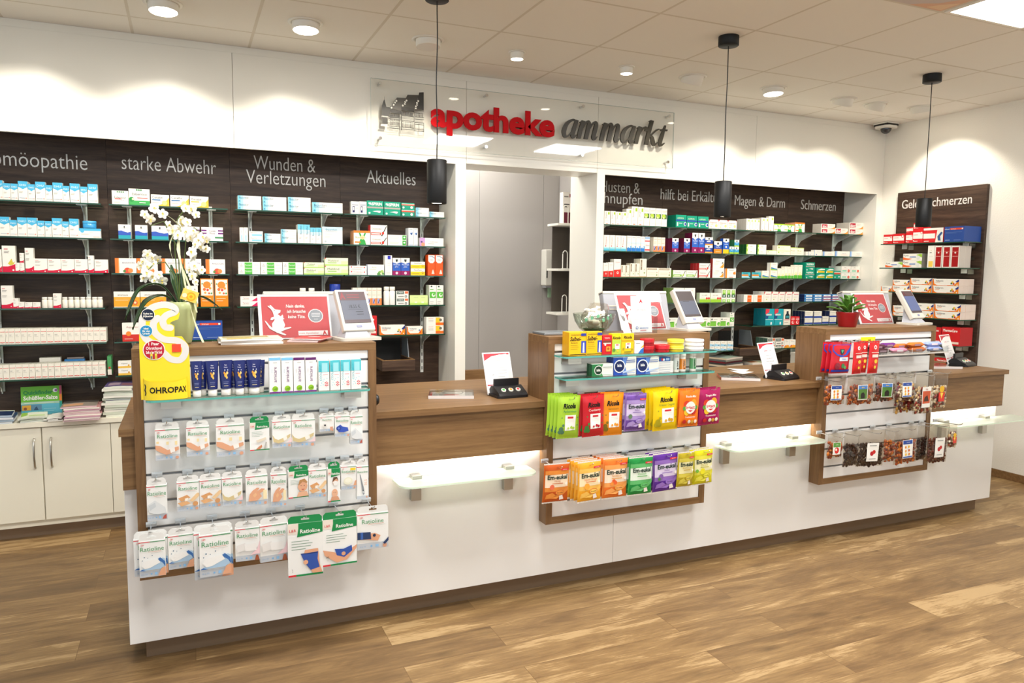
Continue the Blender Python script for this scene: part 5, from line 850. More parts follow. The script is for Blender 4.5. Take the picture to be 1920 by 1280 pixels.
 'orangefruit': st('white box with orange fruit foot', [P([(0, 0), (1, 0), (1, .3), (.6, .36), (0, .16)], '#f0a02a'), C(.3, .24, .12, '#d9583a'), R(.2, .75, .8, .78, GREY), R(.15, .9, .5, .93, '#e8a06a')], name='tablet_box'),
 'docbox': st('long white box with red doc headline', [P([(.45, 0), (1, 0), (1, .55), (.85, .2), (.7, .08)], '#ee9a3a'), R(.06, .2, .44, .9, '#c21f3a'), T('doc', .25, .52, .5, '#f8f0ea', .34, .04), R(.55, .68, .8, .72, '#efb9a6'), R(.55, .55, .72, .59, '#c9c6be')], side='#d9d0c4', name='ointment_box', dd=.05),
 'plainwhite': st('plain white box', [R(.15, .6, .8, .63, GREY), R(.15, .4, .6, .43, GREY)], name='tablet_box'),
 'tinyblue': st('small white box with blue dot', [C(.3, .2, .06, '#5f86c4'), T('Traumeel', .55, .66, .13, '#9aa4c0', .6), R(0, 0, .06, 1, '#a9c3e6')], name='ointment_box', dd=.04),
 'bluefade': st('long white box with blue side fade', [R(0, 0, .08, 1, '#7fa6dc'), R(.08, 0, .16, 1, '#b9d0ee'), T('Traumeel', .62, .58, .18, '#9aa0b8', .45), R(.4, .26, .85, .3, '#f0c7a0')], name='ointment_box'),
 'greenyellow': st('green box with yellow capsule picture', [P([(.06, .2), (.9, .2), (.9, .44), (.1, .5)], '#f3c21f'), P([(.06, .6), (.5, .86), (.9, .8), (.95, .66), (.4, .6)], '#eef3e6'), R(.04, .1, .14, .4, '#e6efd9')], body='#0f9b7c', name='tablet_box', dd=.05),
 'redberry': st('white box with red berry', [C(.78, .3, .12, '#dd4a35'), C(.78, .3, .06, '#e88a70'), R(.08, .2, .55, .42, '#8fd3b4'), R(.08, .5, .6, .53, '#efb9a6'), T('Meto', .38, .8, .13, '#a39a94', .6), R(0, 0, 1, .05, '#a8dcc2')], name='tablet_box', dd=.05),
 'bluepaste': st('flat blue box with white nameplate', [R(.2, .2, .95, .72, '#eef2f4'), T('elmex', .55, .46, .34, '#5a7fb6', .5), R(0, .8, 1, .95, '#7fc1e6')], body='#2f79c0', side='#1d2f5c', name='toothpaste_box'),
 'redpaste': st('flat blue box with red lower stripe', [R(.14, .34, .95, .8, '#eef2f4'), T('aronal', .52, .56, .3, '#5a7fb6', .5), R(0, .04, 1, .24, '#d9503f')], body='#3f86c8', side='#1d2f5c', name='toothpaste_box'),
 'bluefoot': st('cream box with blue foot stripe', [R(.06, .04, 1, .3, '#27479e'), R(.1, .74, .8, .78, '#8a8f9c'), R(.1, .52, .7, .55, '#b9b6ae'), R(0, .04, .06, 1, '#2a3050')], body='#f2eedf', side='#1f2a4c', name='tablet_box', dd=.035),
 'redwhite': st('red and white box with round red seal', [R(.02, .3, .98, .76, '#f3efe8'), C(.86, .72, .12, '#dd3a3c'), C(.86, .72, .08, '#f3e9e2'), R(.1, .56, .5, .6, '#e28a80'), R(.1, .1, .5, .15, '#f0cfc6'), R(.05, .12, .15, .2, '#f3efe8')], body='#d9262b', name='bandage_box', dd=.09),
 'kneebox': st('red and white box with blue knee support', [R(0, .28, .6, .62, '#f3efe8'), P([(.62, 0), (1, 0), (1, 1), (0, 1), (0, .85), (.7, .85)], '#f1ede5'), P([(.76, .12), (.9, .1), (.86, .4), (.98, .64), (.9, .72), (.78, .52), (.72, .4)], '#3b5c8c'), R(.05, .06, .3, .12, '#f0cfc6')], body='#d9262b', name='bandage_box', dd=.1),
 'curvegel': st('long white box with orange curve', [P([(0, .06), (.3, .06), (.5, .24), (.2, .3), (.06, .42), (0, .5)], '#ee6a2e'), P([(.7, .8), (.9, .95), (1, .9), (1, .4)], '#9fc94a'), T('Kytta', .16, .74, .26, '#5b5b58', .26, 0, .2), R(.36, .42, .68, .58, '#7f97c9'), C(.8, .4, .09, '#dfe3e0')], side='#9c968c', name='ointment_box', dd=.05),
 'yellowlowtall': st('tall white box with yellow lower patch', [R(.2, .04, .85, .3, '#f3cf5c'), R(.3, .66, .6, .7, GREY), C(.5, .78, .06, '#c9b98a'), R(.2, .5, .8, .505, GREY)], name='lotion_box', dd=.08),
 'redtall': st('tall white box with deep red label', [R(.14, .04, .9, .93, '#a81418'), C(.52, .68, .1, '#f2e3dc'), R(.2, .72, .85, .75, '#c9605a'), R(.2, .5, .85, .53, '#d9908a')], side='#d8cfc6', name='lotion_box', dd=.08),
}
_CART = {}
def carton(style, w, h, d):
    key = (style, round(w, 3), round(h, 3), round(d, 3))
    if key in _CART:
        return _CART[key]
    s = STY[style]
    b = MB()
    body, side, top = ink(s['body']), ink(s['side']), ink(s['top'])
    x0, x1 = -w / 2, w / 2
    vs = [(x0, 0, 0), (x1, 0, 0), (x1, d, 0), (x0, d, 0), (x0, 0, h), (x1, 0, h), (x1, d, h), (x0, d, h)]
    b.add(vs, [(0, 3, 2, 1), (0, 1, 5, 4), (2, 3, 7, 6)], body)
    b.add(vs, [(1, 2, 6, 5), (3, 0, 4, 7)], side)
    b.add(vs, [(4, 5, 6, 7)], top)
    printing(b, s['ops'], w, h, flat_map(w, h))
    _CART[key] = b.mesh(s['name'])
    return _CART[key]

# which board the row is counted from, and the words for a stack
def stack_word(pos, n):
    if pos < 0: return ''
    if n == 2: return ('upper ', 'lower ')[0 if pos == 0 else 1]
    return ('uppermost ', 'middle ', 'lowest ')[min(pos, 2)]
rng = random.Random(4)
def stock(rows, place, front, where, base, group, rotz, counted):
    xs = {}
    for r in rows:
        xs.setdefault(r[5], set()).add(r[0])
    for r in rows:
        x0, w, z0, h, d, style, n, pos, m = r
        s = STY[style]
        d = d or s['d']
        me = carton(style, w - 0.001, h, d)
        pos_x = sorted(xs[style], reverse=(counted == 'desc')).index(x0) + 1
        many = len(xs[style]) > 1
        for k in range(n):
            lx, ly = place(x0, w, front + k * (d + 0.0008))
            o = link(s['name'], me, None, (lx, ly, z0), rotz)
            o.rotation_euler[2] += rng.uniform(-0.012, 0.012) if k == 0 else 0
            lab = stack_word(pos, m) + s['look']
            if k: lab += f', {ORD[k + 1]} deep'
            lab += f', {ORD[pos_x]} from {base}, {where}' if many else f', {where}'
            tag(o, lab, 'medicine box', group)
for (bay, lv), rows in SHELF_STOCK.items():
    lvw = LEVEL_WORD[lv] if not (bay == 3 and lv == 4) else 'bottom'
    stock([r for r in rows], lambda x, w, y: (x + w / 2, y), SHELF_FRONT + 0.012, f'{lvw} {HEADS[bay]} shelf', 'doorway', 'medicine boxes on the shelving wall', 0.0, 'desc' if bay < 4 else 'asc')

# ------------------------------------------------------------------ round containers on the wall shelves
def bottle(x, y, z, h, r, label, capcol='#efece3', band='#d9b23c', name='tablet_bottle', body='#ece7da', stripe='#cf2f3a'):
    t = thing(name, label, 'bottle', (x, y, z))
    b = MB(); b.lathe([(r * .95, 0.0003), (r, .004), (r, h * .72), (r * .8, h * .78), (r * .72, h * .8)], 0, 0, film(body), 18)
    b.lathe([(r * 1.006, .006), (r * 1.006, h * .1)], 0, 0, film(stripe), 18, cap=False)
    part('bottle_body', b, t)
    c = MB(); c.lathe([(r * .86, h * .8), (r * .9, h * .81), (r * .9, h * .985), (r * .84, h)], 0, 0, film(capcol), 18)
    part('cap', c, t)
    if band:
        g = MB(); g.lathe([(r * .76, h * .77), (r * .8, h * .8)], 0, 0, film(band), 18, cap=False); part('neck_ring', g, t)
for k, px in enumerate((-0.7595, -0.7305, -0.6555, -0.6245, -0.5935, -0.5625, -0.532, -0.5, -0.4715)):
    bottle(px, SHELF_FRONT + 0.03, LEVELS[3], 0.064, 0.0148, f'small white bottle with gold neck ring, {ORD[9 - k]} from doorway, fourth Homoeopathie shelf', band='#6b5a3c')
for k, x in enumerate((1.2985, 1.34)):
    bottle(x, SHELF_FRONT + 0.035, LEVELS[3], 0.128, 0.021, f'white pump bottle with red patch, {("second", "first")[k]} from doorway, fourth Aktuelles shelf', band=None, name='pump_bottle', body='#efece6', stripe='#efece6')
for k, x in enumerate((0.728, 0.787)):
    bottle(x, SHELF_FRONT + 0.05, LEVELS[3], 0.118, 0.022, f'white bottle showing above the screen, {("second", "first")[k]} from doorway, fourth Wunden shelf', band=None, name='lotion_bottle', body='#ebe8dc', stripe='#ebe8dc')
def jar(x, y, z, h, r, col, lid, label):
    t = thing('ointment_jar', label, 'jar', (x, y, z))
    b = MB(); b.lathe([(r * .97, 0.0003), (r, .003), (r, h * .6), (r * .95, h * .62)], 0, 0, film(col), 24); part('jar_body', b, t)
    c = MB(); c.lathe([(r, h * .62), (r * 1.02, h * .64), (r * 1.02, h * .97), (r * .97, h)], 0, 0, film(lid), 24); part('lid', c, t)
jar(-0.512, SHELF_FRONT + 0.05, LEVELS[1] + 0.0585, 0.043, 0.036, '#3f9fd6', '#4aa8dc', 'round blue jar standing on the low white box, second Homoeopathie shelf')
jar(0.945, SHELF_FRONT + 0.06, LEVELS[3], 0.145, 0.036, '#1d3590', '#203a9c', 'round dark blue tub above the screen, fourth Wunden shelf')
t = thing('pill_dispenser', 'blue domed pack lying on the white boxes, bottom Homoeopathie shelf', 'box', (-0.63, SHELF_FRONT + 0.12, LEVELS[5]))
b = MB(); b.box(-.055, .055, -.01, .03, 0.0005, .1, film('#2f7fc0'), 0.008); part('shell', b, t)
b = MB(); b.box(-.04, .05, -.008, .028, .1005, .11, film('#8a7f7a'), 0.003); part('top_strip', b, t)
b = MB(); b.box(-.055, .055, 0, .05, .0005, .112, ink('#efe9dc')); printing(b, [R(0, 0, 1, .15, '#d23c36'), R(.1, .6, .7, .64, GREY)], .11, .11, flat_map(.11, .11))
solid('medicine_box', b, 'white box with red strip behind the small boxes, bottom Homoeopathie shelf', 'medicine box', (-0.76, SHELF_FRONT + 0.12, LEVELS[5]), 0, 'medicine boxes on the shelving wall')
b = MB(); b.box(-.011, .011, 0, .1, .0005, .115, ink('#4f9a5e')); printing(b, [R(0, 0, 1, .3, '#efe9dc'), C(.5, .4, .3, '#d23c36')], .022, .11, flat_map(.022, .11))
solid('medicine_box', b, 'green edged box at the doorway end of the bottom Homoeopathie shelf', 'medicine box', (-0.438, SHELF_FRONT + 0.06, LEVELS[5]), 0, 'medicine boxes on the shelving wall')

# ------------------------------------------------------------------ dark board on the side wall with its glass shelves
SX = SIDE_X - 0.0005
t = thing('wall_board', 'dark oak board on the side wall with silver heading Gelenkschmerzen', 'wall board', (SX, 4.79, 0))
b = MB(); b.box(-0.03, 0, -0.815, 0, 0.6, 2.335, WENGE_SIDE, 0.001)
for k in range(6):
    b.box(-0.032, -0.0298, -0.75, -0.06, 1.95 - 0.209 * k - 0.012, 1.95 - 0.209 * k + 0.012, METAL)
part('board', b, t)
b = MB(); gv, gf, gw = glyphs('Gelenkschmerzen', 0, 0, 0.03, 3)
hs = 0.647 / gw
b.add([(-0.0305 - (vz + 0.03) * hs * .9, -0.05 - vx * hs, 2.19 + vy * 0.075) for vx, vy, vz in gv], gf, SILVER_LETTER)
part('lettering', b, t, 'raised silver letters')
SIDE_LV = [1.874, 1.6655, 1.4572, 1.248, 1.0345, 0.83]
for k, z in enumerate(SIDE_LV):
    t = thing('glass_shelf', f'green edged glass shelf, {LEVEL_WORD[k]} one on the side wall board', 'glass shelf', (SX - 0.03, 0, z), 0, 'glass shelves on the side wall')
    y0, y1 = 4.765, 3.985
    q = [(-0.21, y0), (-0.21, y1), (-0.003, y1), (-0.003, y0)]
    b = MB()
    b.add([(x, y, -0.0085) for x, y in q], [(0, 3, 2, 1)], GLASS)
    b.add([(x, y, -0.0005) for x, y in q], [(0, 1, 2, 3)], GLASS)
    vs = [(x, y, -0.0085) for x, y in q] + [(x, y, -0.0005) for x, y in q]
    b.add(vs, [(0, 1, 5, 4), (1, 2, 6, 5), (2, 3, 7, 6), (3, 0, 4, 7)], GLASS_EDGE_DARK)
    part('pane', b, t)
    for yy in (4.62, 4.06):
        b = MB(); b.box(-0.09, -0.003, yy - 0.025, yy + 0.025, -0.012, -0.009, METAL); b.box(-0.006, -0.003, yy - 0.025, yy + 0.025, -0.05, -0.012, METAL)
        b.box(-0.09, -0.086, yy - 0.025, yy + 0.025, -0.045, -0.012, mat('shelf_clip', '#e9e7e0', 0.3, 0.3))
        part('bracket', b, t)
for lv, rows in SIDE_STOCK.items():
    rows = [tuple([r[0], r[1], (SIDE_LV[lv] if abs(r[2] - SIDE_LEVELS[lv]) < 1e-3 else r[2])] + list(r[3:])) for r in rows]
    stock(rows, lambda y, w, x: (x, y - w / 2), 5.69, f'{LEVEL_WORD[lv]} side wall shelf', 'corner', 'medicine boxes on the side wall', -math.pi / 2, 'desc')

# ------------------------------------------------------------------ low cabinets under the homoeopathy boards
def round_rect(x0, x1, y0, y1, r, n=5):
    pts = []
    for cx, cy, a0 in ((x1 - r, y1 - r, 0), (x0 + r, y1 - r, 90), (x0 + r, y0 + r, 180), (x1 - r, y0 + r, 270)):
        for i in range(n + 1):
            a = math.radians(a0 + 90 * i / n)
            pts.append((cx + r * math.cos(a), cy + r * math.sin(a)))
    return pts
t = thing('low_cabinet', 'cream low cabinet with steel bow handles under the homoeopathy boards', 'cabinet', (-1.4, 4.985, 0))
b = MB(); b.box(-0.2, 1.696, 0.02, 0.355, 0.075, 0.668, CREAM); part('body', b, t)
b = MB(); b.box(-0.2, 1.696, 0.07, 0.10, 0, 0.112, BRONZE); part('plinth', b, t, 'bronze plinth')
for x0, x1 in ((-0.18, 0.611), (0.617, 0.966), (0.9695, 1.693)):
    b = MB(); b.box(x0, x1, 0, 0.0195, 0.113, 0.664, CREAM, 0.0015); d = part('door', b, t)
    hx = {-0.18: 0.577, 0.617: 0.661}.get(x0)
    if hx:
        b = MB(); b.tube([(hx, -0.002, 0.427), (hx, -0.022, 0.44), (hx, -0.03, 0.48), (hx, -0.032, 0.514), (hx, -0.03, 0.55), (hx, -0.022, 0.588), (hx, -0.002, 0.601)], 0.0055, METAL, 10)
        part('handle', b, d, 'steel bow handle')
b = MB(); b.box(-0.2, 1.696, -0.012, 0.355, 0.6685, 0.698, CREAM, 0.002); part('cabinet_top', b, t)

def sheets(name, label, cat, x, y, z, w, d, h, n, covers, edge, rotz=0.0, group=None, seed=1, bow=0.01, top_ops=None):
    """a pile of thin magazines, each leaf block slightly turned"""
    r = random.Random(seed)
    t = thing(name, label, cat, (x, y, z), rotz, group)
    th = h / n
    for i in range(n):
        b = MB()
        a = r.uniform(-0.05, 0.05); dx = r.uniform(-0.012, 0.012); dy = r.uniform(-0.008, 0.008)
        ca, sa = math.cos(a), math.sin(a)
        g = 6
        z0 = 0.0003 + i * th
        def pt(u, v, zz):
            px, py = (u - .5) * w, (v - .5) * d
            sag = bow * (i / max(n - 1, 1)) * (math.sin(math.pi * u) - 0.4) + 0.0
            return (ca * px - sa * py + dx, sa * px + ca * py + dy, zz + max(sag, 0) * 0.5)
        top = [pt(u / g, v, z0 + th * 0.92) for v in (0, 1) for u in range(g + 1)]
        bot = [pt(u / g, v, z0) for v in (0, 1) for u in range(g + 1)]
        k = g + 1
        cov = ink(covers[i % len(covers)])
        b.add(top, [(u, u + 1, k + u + 1, k + u) for u in range(g)], cov)
        b.add(bot, [(u, k + u, k + u + 1, u + 1) for u in range(g)], ink(edge[i % len(edge)]))
        vs = bot + top
        o = 2 * k
        ed = ink(edge[i % len(edge)])
        b.add(vs, [(u, u + 1, o + u + 1, o + u) for u in range(g)], ed)
        b.add(vs, [(k + u + 1, k + u, o + k + u, o + k + u + 1) for u in range(g)], ed)
        b.add(vs, [(0, o, o + k, k), (g, k + g, o + k + g, o + g)], cov)
        if i == n - 1 and top_ops:
            printing(b, top_ops, w, d, lambda u, v, lift: pt(u, v, z0 + th * 0.92 + lift), 0.0006, 6)
        part('magazine', b, t)
    return t
ct = 0.6985
sheets('magazine_stack', 'pile of pink edged magazines on the low cabinet, beside the taller pile', 'magazines', -0.578, 5.03, ct, 0.185, 0.2, 0.085, 9, ['#cfa39b', '#6b5f5c', '#d9b3b0', '#b98a8a'], ['#d9b9bd', '#e6d6cf', '#cf9fae', '#efe6da'], 0.05, seed=3,
       top_ops=[R(0, 0, 1, 1, '#8d837a'), R(0.05, .1, .6, .5, '#c99a76'), R(0, .7, 1, 1, '#4a4340')])
sheets('magazine_stack', 'tall pile of pale magazines with a violet topmost cover, behind the counter end', 'magazines', -0.375, 5.11, ct, 0.16, 0.23, 0.185, 13, ['#e6e9dc', '#d9dfcf', '#4a3f7a', '#eceadf'], ['#dfe2d3', '#cfd6c4', '#e9e6da'], -0.06, seed=8,
       top_ops=[R(0, 0, 1, 1, '#574a78'), R(.1, .2, .5, .7, '#a08a9c'), R(.55, .1, .95, .5, '#7c5560')])
sheets('magazine_stack', 'low pile of green topped brochures on the low cabinet', 'magazines', -0.838, 5.06, ct, 0.13, 0.17, 0.03, 4, ['#e9ebe0', '#dfe6d3'], ['#e3e6dc', '#d3dbc8'], 0.12, seed=5, top_ops=[R(0, 0, 1, 1, '#e6ead6'), P([(0, .2), (.7, 1), (0, 1)], '#8fc04a'), R(.3, .2, .9, .4, '#c4dc9a')])
sheets('magazine_stack', 'low pile of white leaflets between green brochures and pink magazines', 'magazines', -0.718, 5.04, ct, 0.075, 0.15, 0.022, 3, ['#efede4'], ['#e9e6dc'], -0.05, seed=6)
sheets('magazine_stack', 'flat pile of dark blue brochures at the far end of the low cabinet', 'magazines', -0.995, 5.06, ct, 0.145, 0.17, 0.05, 4, ['#20365e', '#e3e6e9'], ['#dfe3e6', '#a9bccc'], 0.1, seed=7, top_ops=[R(0, 0, 1, 1, '#1d3258'), R(.0, .85, 1, 1, '#dfe9d0')])
# stand-up book
b = MB(); b.box(-0.106, 0.106, 0, 0.018, 0, 0.172, ink('#6db83a'))
printing(b, [R(0, 0, 1, .38, '#5fb3c8'), R(0, .38, 1, .46, '#a9cbb0'), R(0, .16, .5, .36, '#3f8aa6'), R(.02, .17, .24, .35, '#d9a23a'), C(.1, .23, .04, '#8a4a2a'), R(.26, .17, .5, .35, '#5f8aa6'), P([(.3, .17), (.42, .17), (.38, .3), (.34, .26)], '#33506b'), R(.94, .7, 1, 1, '#b0446a'), R(.94, .46, 1, .7, '#e07a33'), R(.94, .2, 1, .46, '#2f9a8a'),
         T('Quickfinder', .42, .79, .13, '#2c8a4a', .72, .03), T('Schüßler-Salze', .48, .6, .13, '#f1efe2', .84, .03), C(.84, .84, .06, '#e9e6f0'), C(.86, .84, .035, '#8a5aa0'), R(.08, .41, .8, .43, '#dfe9dc'), R(.55, .2, .85, .21, '#bfe0e6'), R(.55, .12, .8, .13, '#bfe0e6')], 0.212, 0.172, flat_map(0.212, 0.172))
o = solid('guide_book', b, 'green and blue guide book leaning upright behind the piles of magazines', 'book', (-0.815, 5.22, ct + 0.001), 0.03)
o.rotation_euler[0] = -0.12

# ------------------------------------------------------------------ counter
CL, CR = -0.2397, 5.0069
TOWERS = [(-0.1916, 0.7459), (1.5733, 2.5219), (3.3427, 4.2612)]
t = thing('sales_counter', 'long white gloss counter body on a bronze plinth', 'counter', (0, BASE_Y, 0))
b = MB()
for x0, x1 in ((CL, 2.0045), (2.0065, CR)):
    b.box(x0, x1, 0, 0.02, 0.0922, 0.943, COUNTER_WHITE, 0.001)
b.box(CL, CL + 0.02, 0.02, 0.6, 0.0922, 0.943, COUNTER_WHITE)
b.box(CR - 0.02, CR, 0.02, 0.6, 0.0922, 0.943, COUNTER_WHITE)
b.box(CL + 0.02, CR - 0.02, 0.58, 0.6, 0.0922, 0.943, COUNTER_WHITE)
part('body', b, t)
b = MB(); b.box(CL + 0.054, CR - 0.054, 0.06, 0.075, 0, 0.0922, BRONZE); b.box(CL + 0.054, CL + 0.07, 0.075, 0.55, 0, 0.0922, BRONZE); b.box(CR - 0.07, CR - 0.054, 0.075, 0.55, 0, 0.0922, BRONZE)
part('plinth', b, t, 'bronze metal plinth')

t = thing('counter_worktop', 'brown oak worktop with deep front apron running between the towers', 'worktop', (0, BASE_Y, 0))
fy, ay, bk = -0.055, -0.035, DESK_BACK - BASE_Y
dk = TOWER_BACK + 0.002 - BASE_Y
pts = [(-0.2476, fy)]
for x0, x1 in TOWERS:
    pts += [(x0 - 0.0015, fy), (x0 - 0.0015, dk), (x1 + 0.0015, dk), (x1 + 0.0015, fy)]
pts += [(5.03, fy), (5.03, bk), (-0.2476, bk)]
b = MB(); b.slab(pts, DESK_LOW, DESK_TOP, OAK)
part('slab', b, t)
edges = [CL - 0.0005] + [v for tw in TOWERS for v in (tw[0] - 0.0015, tw[1] + 0.0015)] + [5.0143]
for i in range(0, 8, 2):
    b = MB(); b.box(edges[i], edges[i + 1], ay, -0.016, APRON_LOW, DESK_LOW - 0.0005, OAK)
    part('apron', b, t)
    if i > 0:
        b = MB(); b.box(edges[i] + 0.01, edges[i + 1] - 0.01, -0.0145, -0.004, APRON_LOW + 0.015, APRON_LOW + 0.022, STRIP_ON)
        s = part('light_strip', b, t, 'warm glowing light strip')
        l = bpy.data.lights.new('strip_light', 'AREA'); l.shape = 'RECTANGLE'; l.size = edges[i + 1] - edges[i] - 0.03; l.size_y = 0.012; l.energy = 1.8 * l.size; l.color = (1, 0.93, 0.82)
        o = bpy.data.objects.new('strip_light', l); COL.objects.link(o); o.parent = t
        o.location = ((edges[i] + edges[i + 1]) / 2, -0.0085, APRON_LOW + 0.012)

FR = 0.034
def tower(x0, x1, zb, label, slots):
    t = thing('display_tower', label, 'display stand', (x0, TOWER_Y, 0))
    w = x1 - x0; d1 = BASE_Y - TOWER_Y - 0.0015; d2 = TOWER_BACK - TOWER_Y
    b = MB()
    b.box(0, FR, 0, d1, zb, DESK_LOW, OAK_V); b.box(w - FR, w, 0, d1, zb, DESK_LOW, OAK_V)
    b.box(0, FR, 0, d2, DESK_LOW, TOWER_TOP - FR, OAK_V); b.box(w - FR, w, 0, d2, DESK_LOW, TOWER_TOP - FR, OAK_V)
    b.box(FR, w - FR, 0, d1, zb, zb + FR, OAK)
    b.box(FR, w - FR, d2 - 0.018, d2, DESK_TOP + 0.001, TOWER_TOP - FR, OAK)
    part('frame', b, t)
    b = MB(); b.box(0, w, 0, d2, TOWER_TOP - FR, TOWER_TOP, OAK, 0.001); part('top_board', b, t)
    b = MB()
    zz = [zb + FR] + sorted(slots) + [TOWER_TOP - FR]
    for a, c in zip(zz, zz[1:]):
        b.box(FR + 0.001, w - FR - 0.001, 0.006, 0.022, a + (0.0045 if a != zz[0] else 0.0005), c - (0.0045 if c != zz[-1] else 0.0005), COUNTER_WHITE)
    p = part('slat_panel', b, t, 'white slatted back panel')
    b = MB()
    for z in slots:
        b.box(FR + 0.001, w - FR - 0.001, 0.018, 0.022, z - 0.0045, z + 0.0045, mat('slot_inside', '#8e8f92', 0.35, 0.5))
        b.box(FR + 0.001, w - FR - 0.001, 0.0045, 0.0075, z + 0.0046, z + 0.0066, METAL)
    part('slot_rail', b, p, 'aluminium slot rails')
    return t
SL = [1.216, 1.111, 1.006, 0.901, 0.796, 0.691, 0.586, 0.481]
tower(*TOWERS[0], 0.3808, 'first display tower, hung with plasters and bandages, in brown oak frame', SL)
tower(*TOWERS[1], 0.3729, 'middle display tower, hung with colourful sweet bags, in brown oak frame', SL)
tower(*TOWERS[2], 0.3795, 'display tower at the side wall end, hung with clear bags of fruit gums', SL)

# glass shelves on the counter front (bag rests) and on the towers
def glass_rest(x0, x1, label, clamps):
    z = 0.655
    t = thing('frosted_shelf', label, 'glass shelf', (0, BASE_Y, z), 0, 'frosted bag rests on the counter front')
    b = MB(); pts = [(x0, -0.003)] + [(x0, -0.10)] + [(x0 + 0.06 * (1 - math.cos(a * math.pi / 12)), -0.10 - 0.06 * math.sin(a * math.pi / 12)) for a in range(1, 7)] + [(x1 - 0.06 * (1 - math.cos(a * math.pi / 12)), -0.10 - 0.06 * math.sin(a * math.pi / 12)) for a in range(6, -1, -1)] + [(x1, -0.003)]
    b.slab(pts, -0.004, 0.004, FROST, mat('frosted_edge', '#d9ecd6', 0.2, 0, 0.6))
    part('pane', b, t, 'frosted glass pane')
    for cx in clamps:
        c = MB(); c.box(cx - 0.023, cx + 0.023, -0.046, -0.0005, 0.0042, 0.02, METAL, 0.001); c.box(cx - 0.023, cx + 0.023, -0.03, -0.0005, -0.1, -0.0042, METAL, 0.001)
        part('clamp', c, t, 'square steel clamp')
glass_rest(0.835, 1.50, 'frosted glass bag rest below the apron between the first two towers', (0.938, 1.395))
glass_rest(2.64, 3.335, 'frosted glass bag rest below the apron between middle and last tower', (2.70, 3.18))
glass_rest(4.33, 5.17, 'frosted glass bag rest below the apron at the side wall end', (4.46, 4.86))
def tower_shelf(x0, x1, z, clips, label):
    t = thing('glass_shelf', label, 'glass shelf', (0, TOWER_Y, z), 0, 'glass shelves on the towers')
    b = MB(); yf, yb, r = -0.105, -0.0005, 0.025
    pts = [(x0, yb)] + [(x0 + r - r * math.cos(a * math.pi / 10), yf + r - r * math.sin(a * math.pi / 10)) for a in range(6)] + [(x1 - r + r * math.cos(a * math.pi / 10), yf + r - r * math.sin(a * math.pi / 10)) for a in range(5, -1, -1)] + [(x1, yb)]
    k = len(pts)
    vs = [(x, y, -0.0085) for x, y in pts] + [(x, y, -0.0005) for x, y in pts]
    b.add(vs, [list(range(k - 1, -1, -1)), list(range(k, 2 * k))], GLASS)
    b.add(vs, [(i, (i + 1) % k, (i + 1) % k + k, i + k) for i in range(k)], GLASS_EDGE_TEAL)
    part('pane', b, t)
    for cx in clips:
        c = MB(); c.box(cx - 0.035, cx + 0.035, -0.07, 0.005, -0.013, -0.009, METAL); c.box(cx - 0.035, cx + 0.035, -0.003, 0.005, -0.045, -0.013, METAL); c.box(cx - 0.035, cx + 0.035, -0.07, -0.067, -0.04, -0.013, mat('clip_face', '#c9c6be', 0.3, 0.6))
        part('clip', c, t, 'grey metal clip')
tower_shelf(-0.145, 0.70, 1.105, (-0.06, 0.63), 'teal edged glass shelf of the first tower with tubes and upright boxes')
tower_shelf(1.605, 2.50, 1.205, (1.68, 2.40), 'upper teal edged glass shelf of the middle tower')
tower_shelf(1.61, 2.49, 1.10, (1.67, 2.36), 'lower teal edged glass shelf of the middle tower')

# ------------------------------------------------------------------ hooks
CLIP = mat('bright_clip', '#dfe3e6', 0.3, 0.55)
def hook_mesh(length, tip=0.018):
    b = MB()
    b.box(-0.019, 0.019, -0.001, 0.0045, -0.008, 0.012, CLIP, 0.001)
    b.box(-0.019, 0.019, -0.005, -0.001, 0.003, 0.007, CLIP)
    pts = [(0, -0.001, 0.0), (0, -length * 0.5, 0.001), (0, -length * 0.85, 0.003), (0, -length * 0.96, 0.009), (0, -length, tip)]
    b.tube(pts, 0.0022, CHROME, 8)
    return b.mesh('display_hook')
_HK = {}
def hook(x, z, length, label, group):
    k = round(length, 2)
    if k not in _HK:
        _HK[k] = hook_mesh(k)
    o = link('display_hook', _HK[k], None, (x, TOWER_Y - 0.002, z))
    tag(o, label, 'hook', group)

# ------------------------------------------------------------------ plaster and bandage packs
SKIN = '#dfa582'; SKIN2 = '#c98762'; GRN = '#2f8f4e'; RDD = '#d8353c'
base_ops = lambda word=True: [R(0, 0, 1, .17, '#c3c9d0'), R(0, .955, .42, .975, RDD), R(.42, .955, 1, .975, '#3f8f55'), R(.08, .86, .16, .93, '#e9dcd6'), T('L&R', .14, .895, .035, RDD, .12)] + ([T('Ratioline', .5, .775, .115, GRN, .9, -.004), R(.35, .69, .85, .70, '#e0a98f'), R(.45, .655, .9, .663, '#c9c6c0')] if word else []) + [C(.45, .085, .035, '#7fb3dd'), R(.58, .05, .68, .12, '#8fbfe6'), C(.88, .07, .07, '#d8a184'), T('6 x 10', .18, .09, .04, '#7fa9d0', .26)]
cap_ops = [R(0, .80, 1, 1, '#1f8a4c'), R(0, .8, .3, 1, '#eadfd2'), P([(.26, .74), (1, .8), (1, .92), (.3, .9)], '#1f8a4c'), T('Ratioline', .64, .845, .07, '#f2f2ea', .66, .02), T('L&R', .14, .87, .05, RDD, .2), R(0, 0, .22, .035, RDD), R(.22, 0, 1, .035, '#1f8a4c'), R(.1, .66, .6, .67, '#7c9a84'), R(.1, .61, .7, .62, '#7c9a84'), R(.1, .56, .65, .57, '#7c9a84'), R(.1, .51, .5, .52, '#7c9a84')]
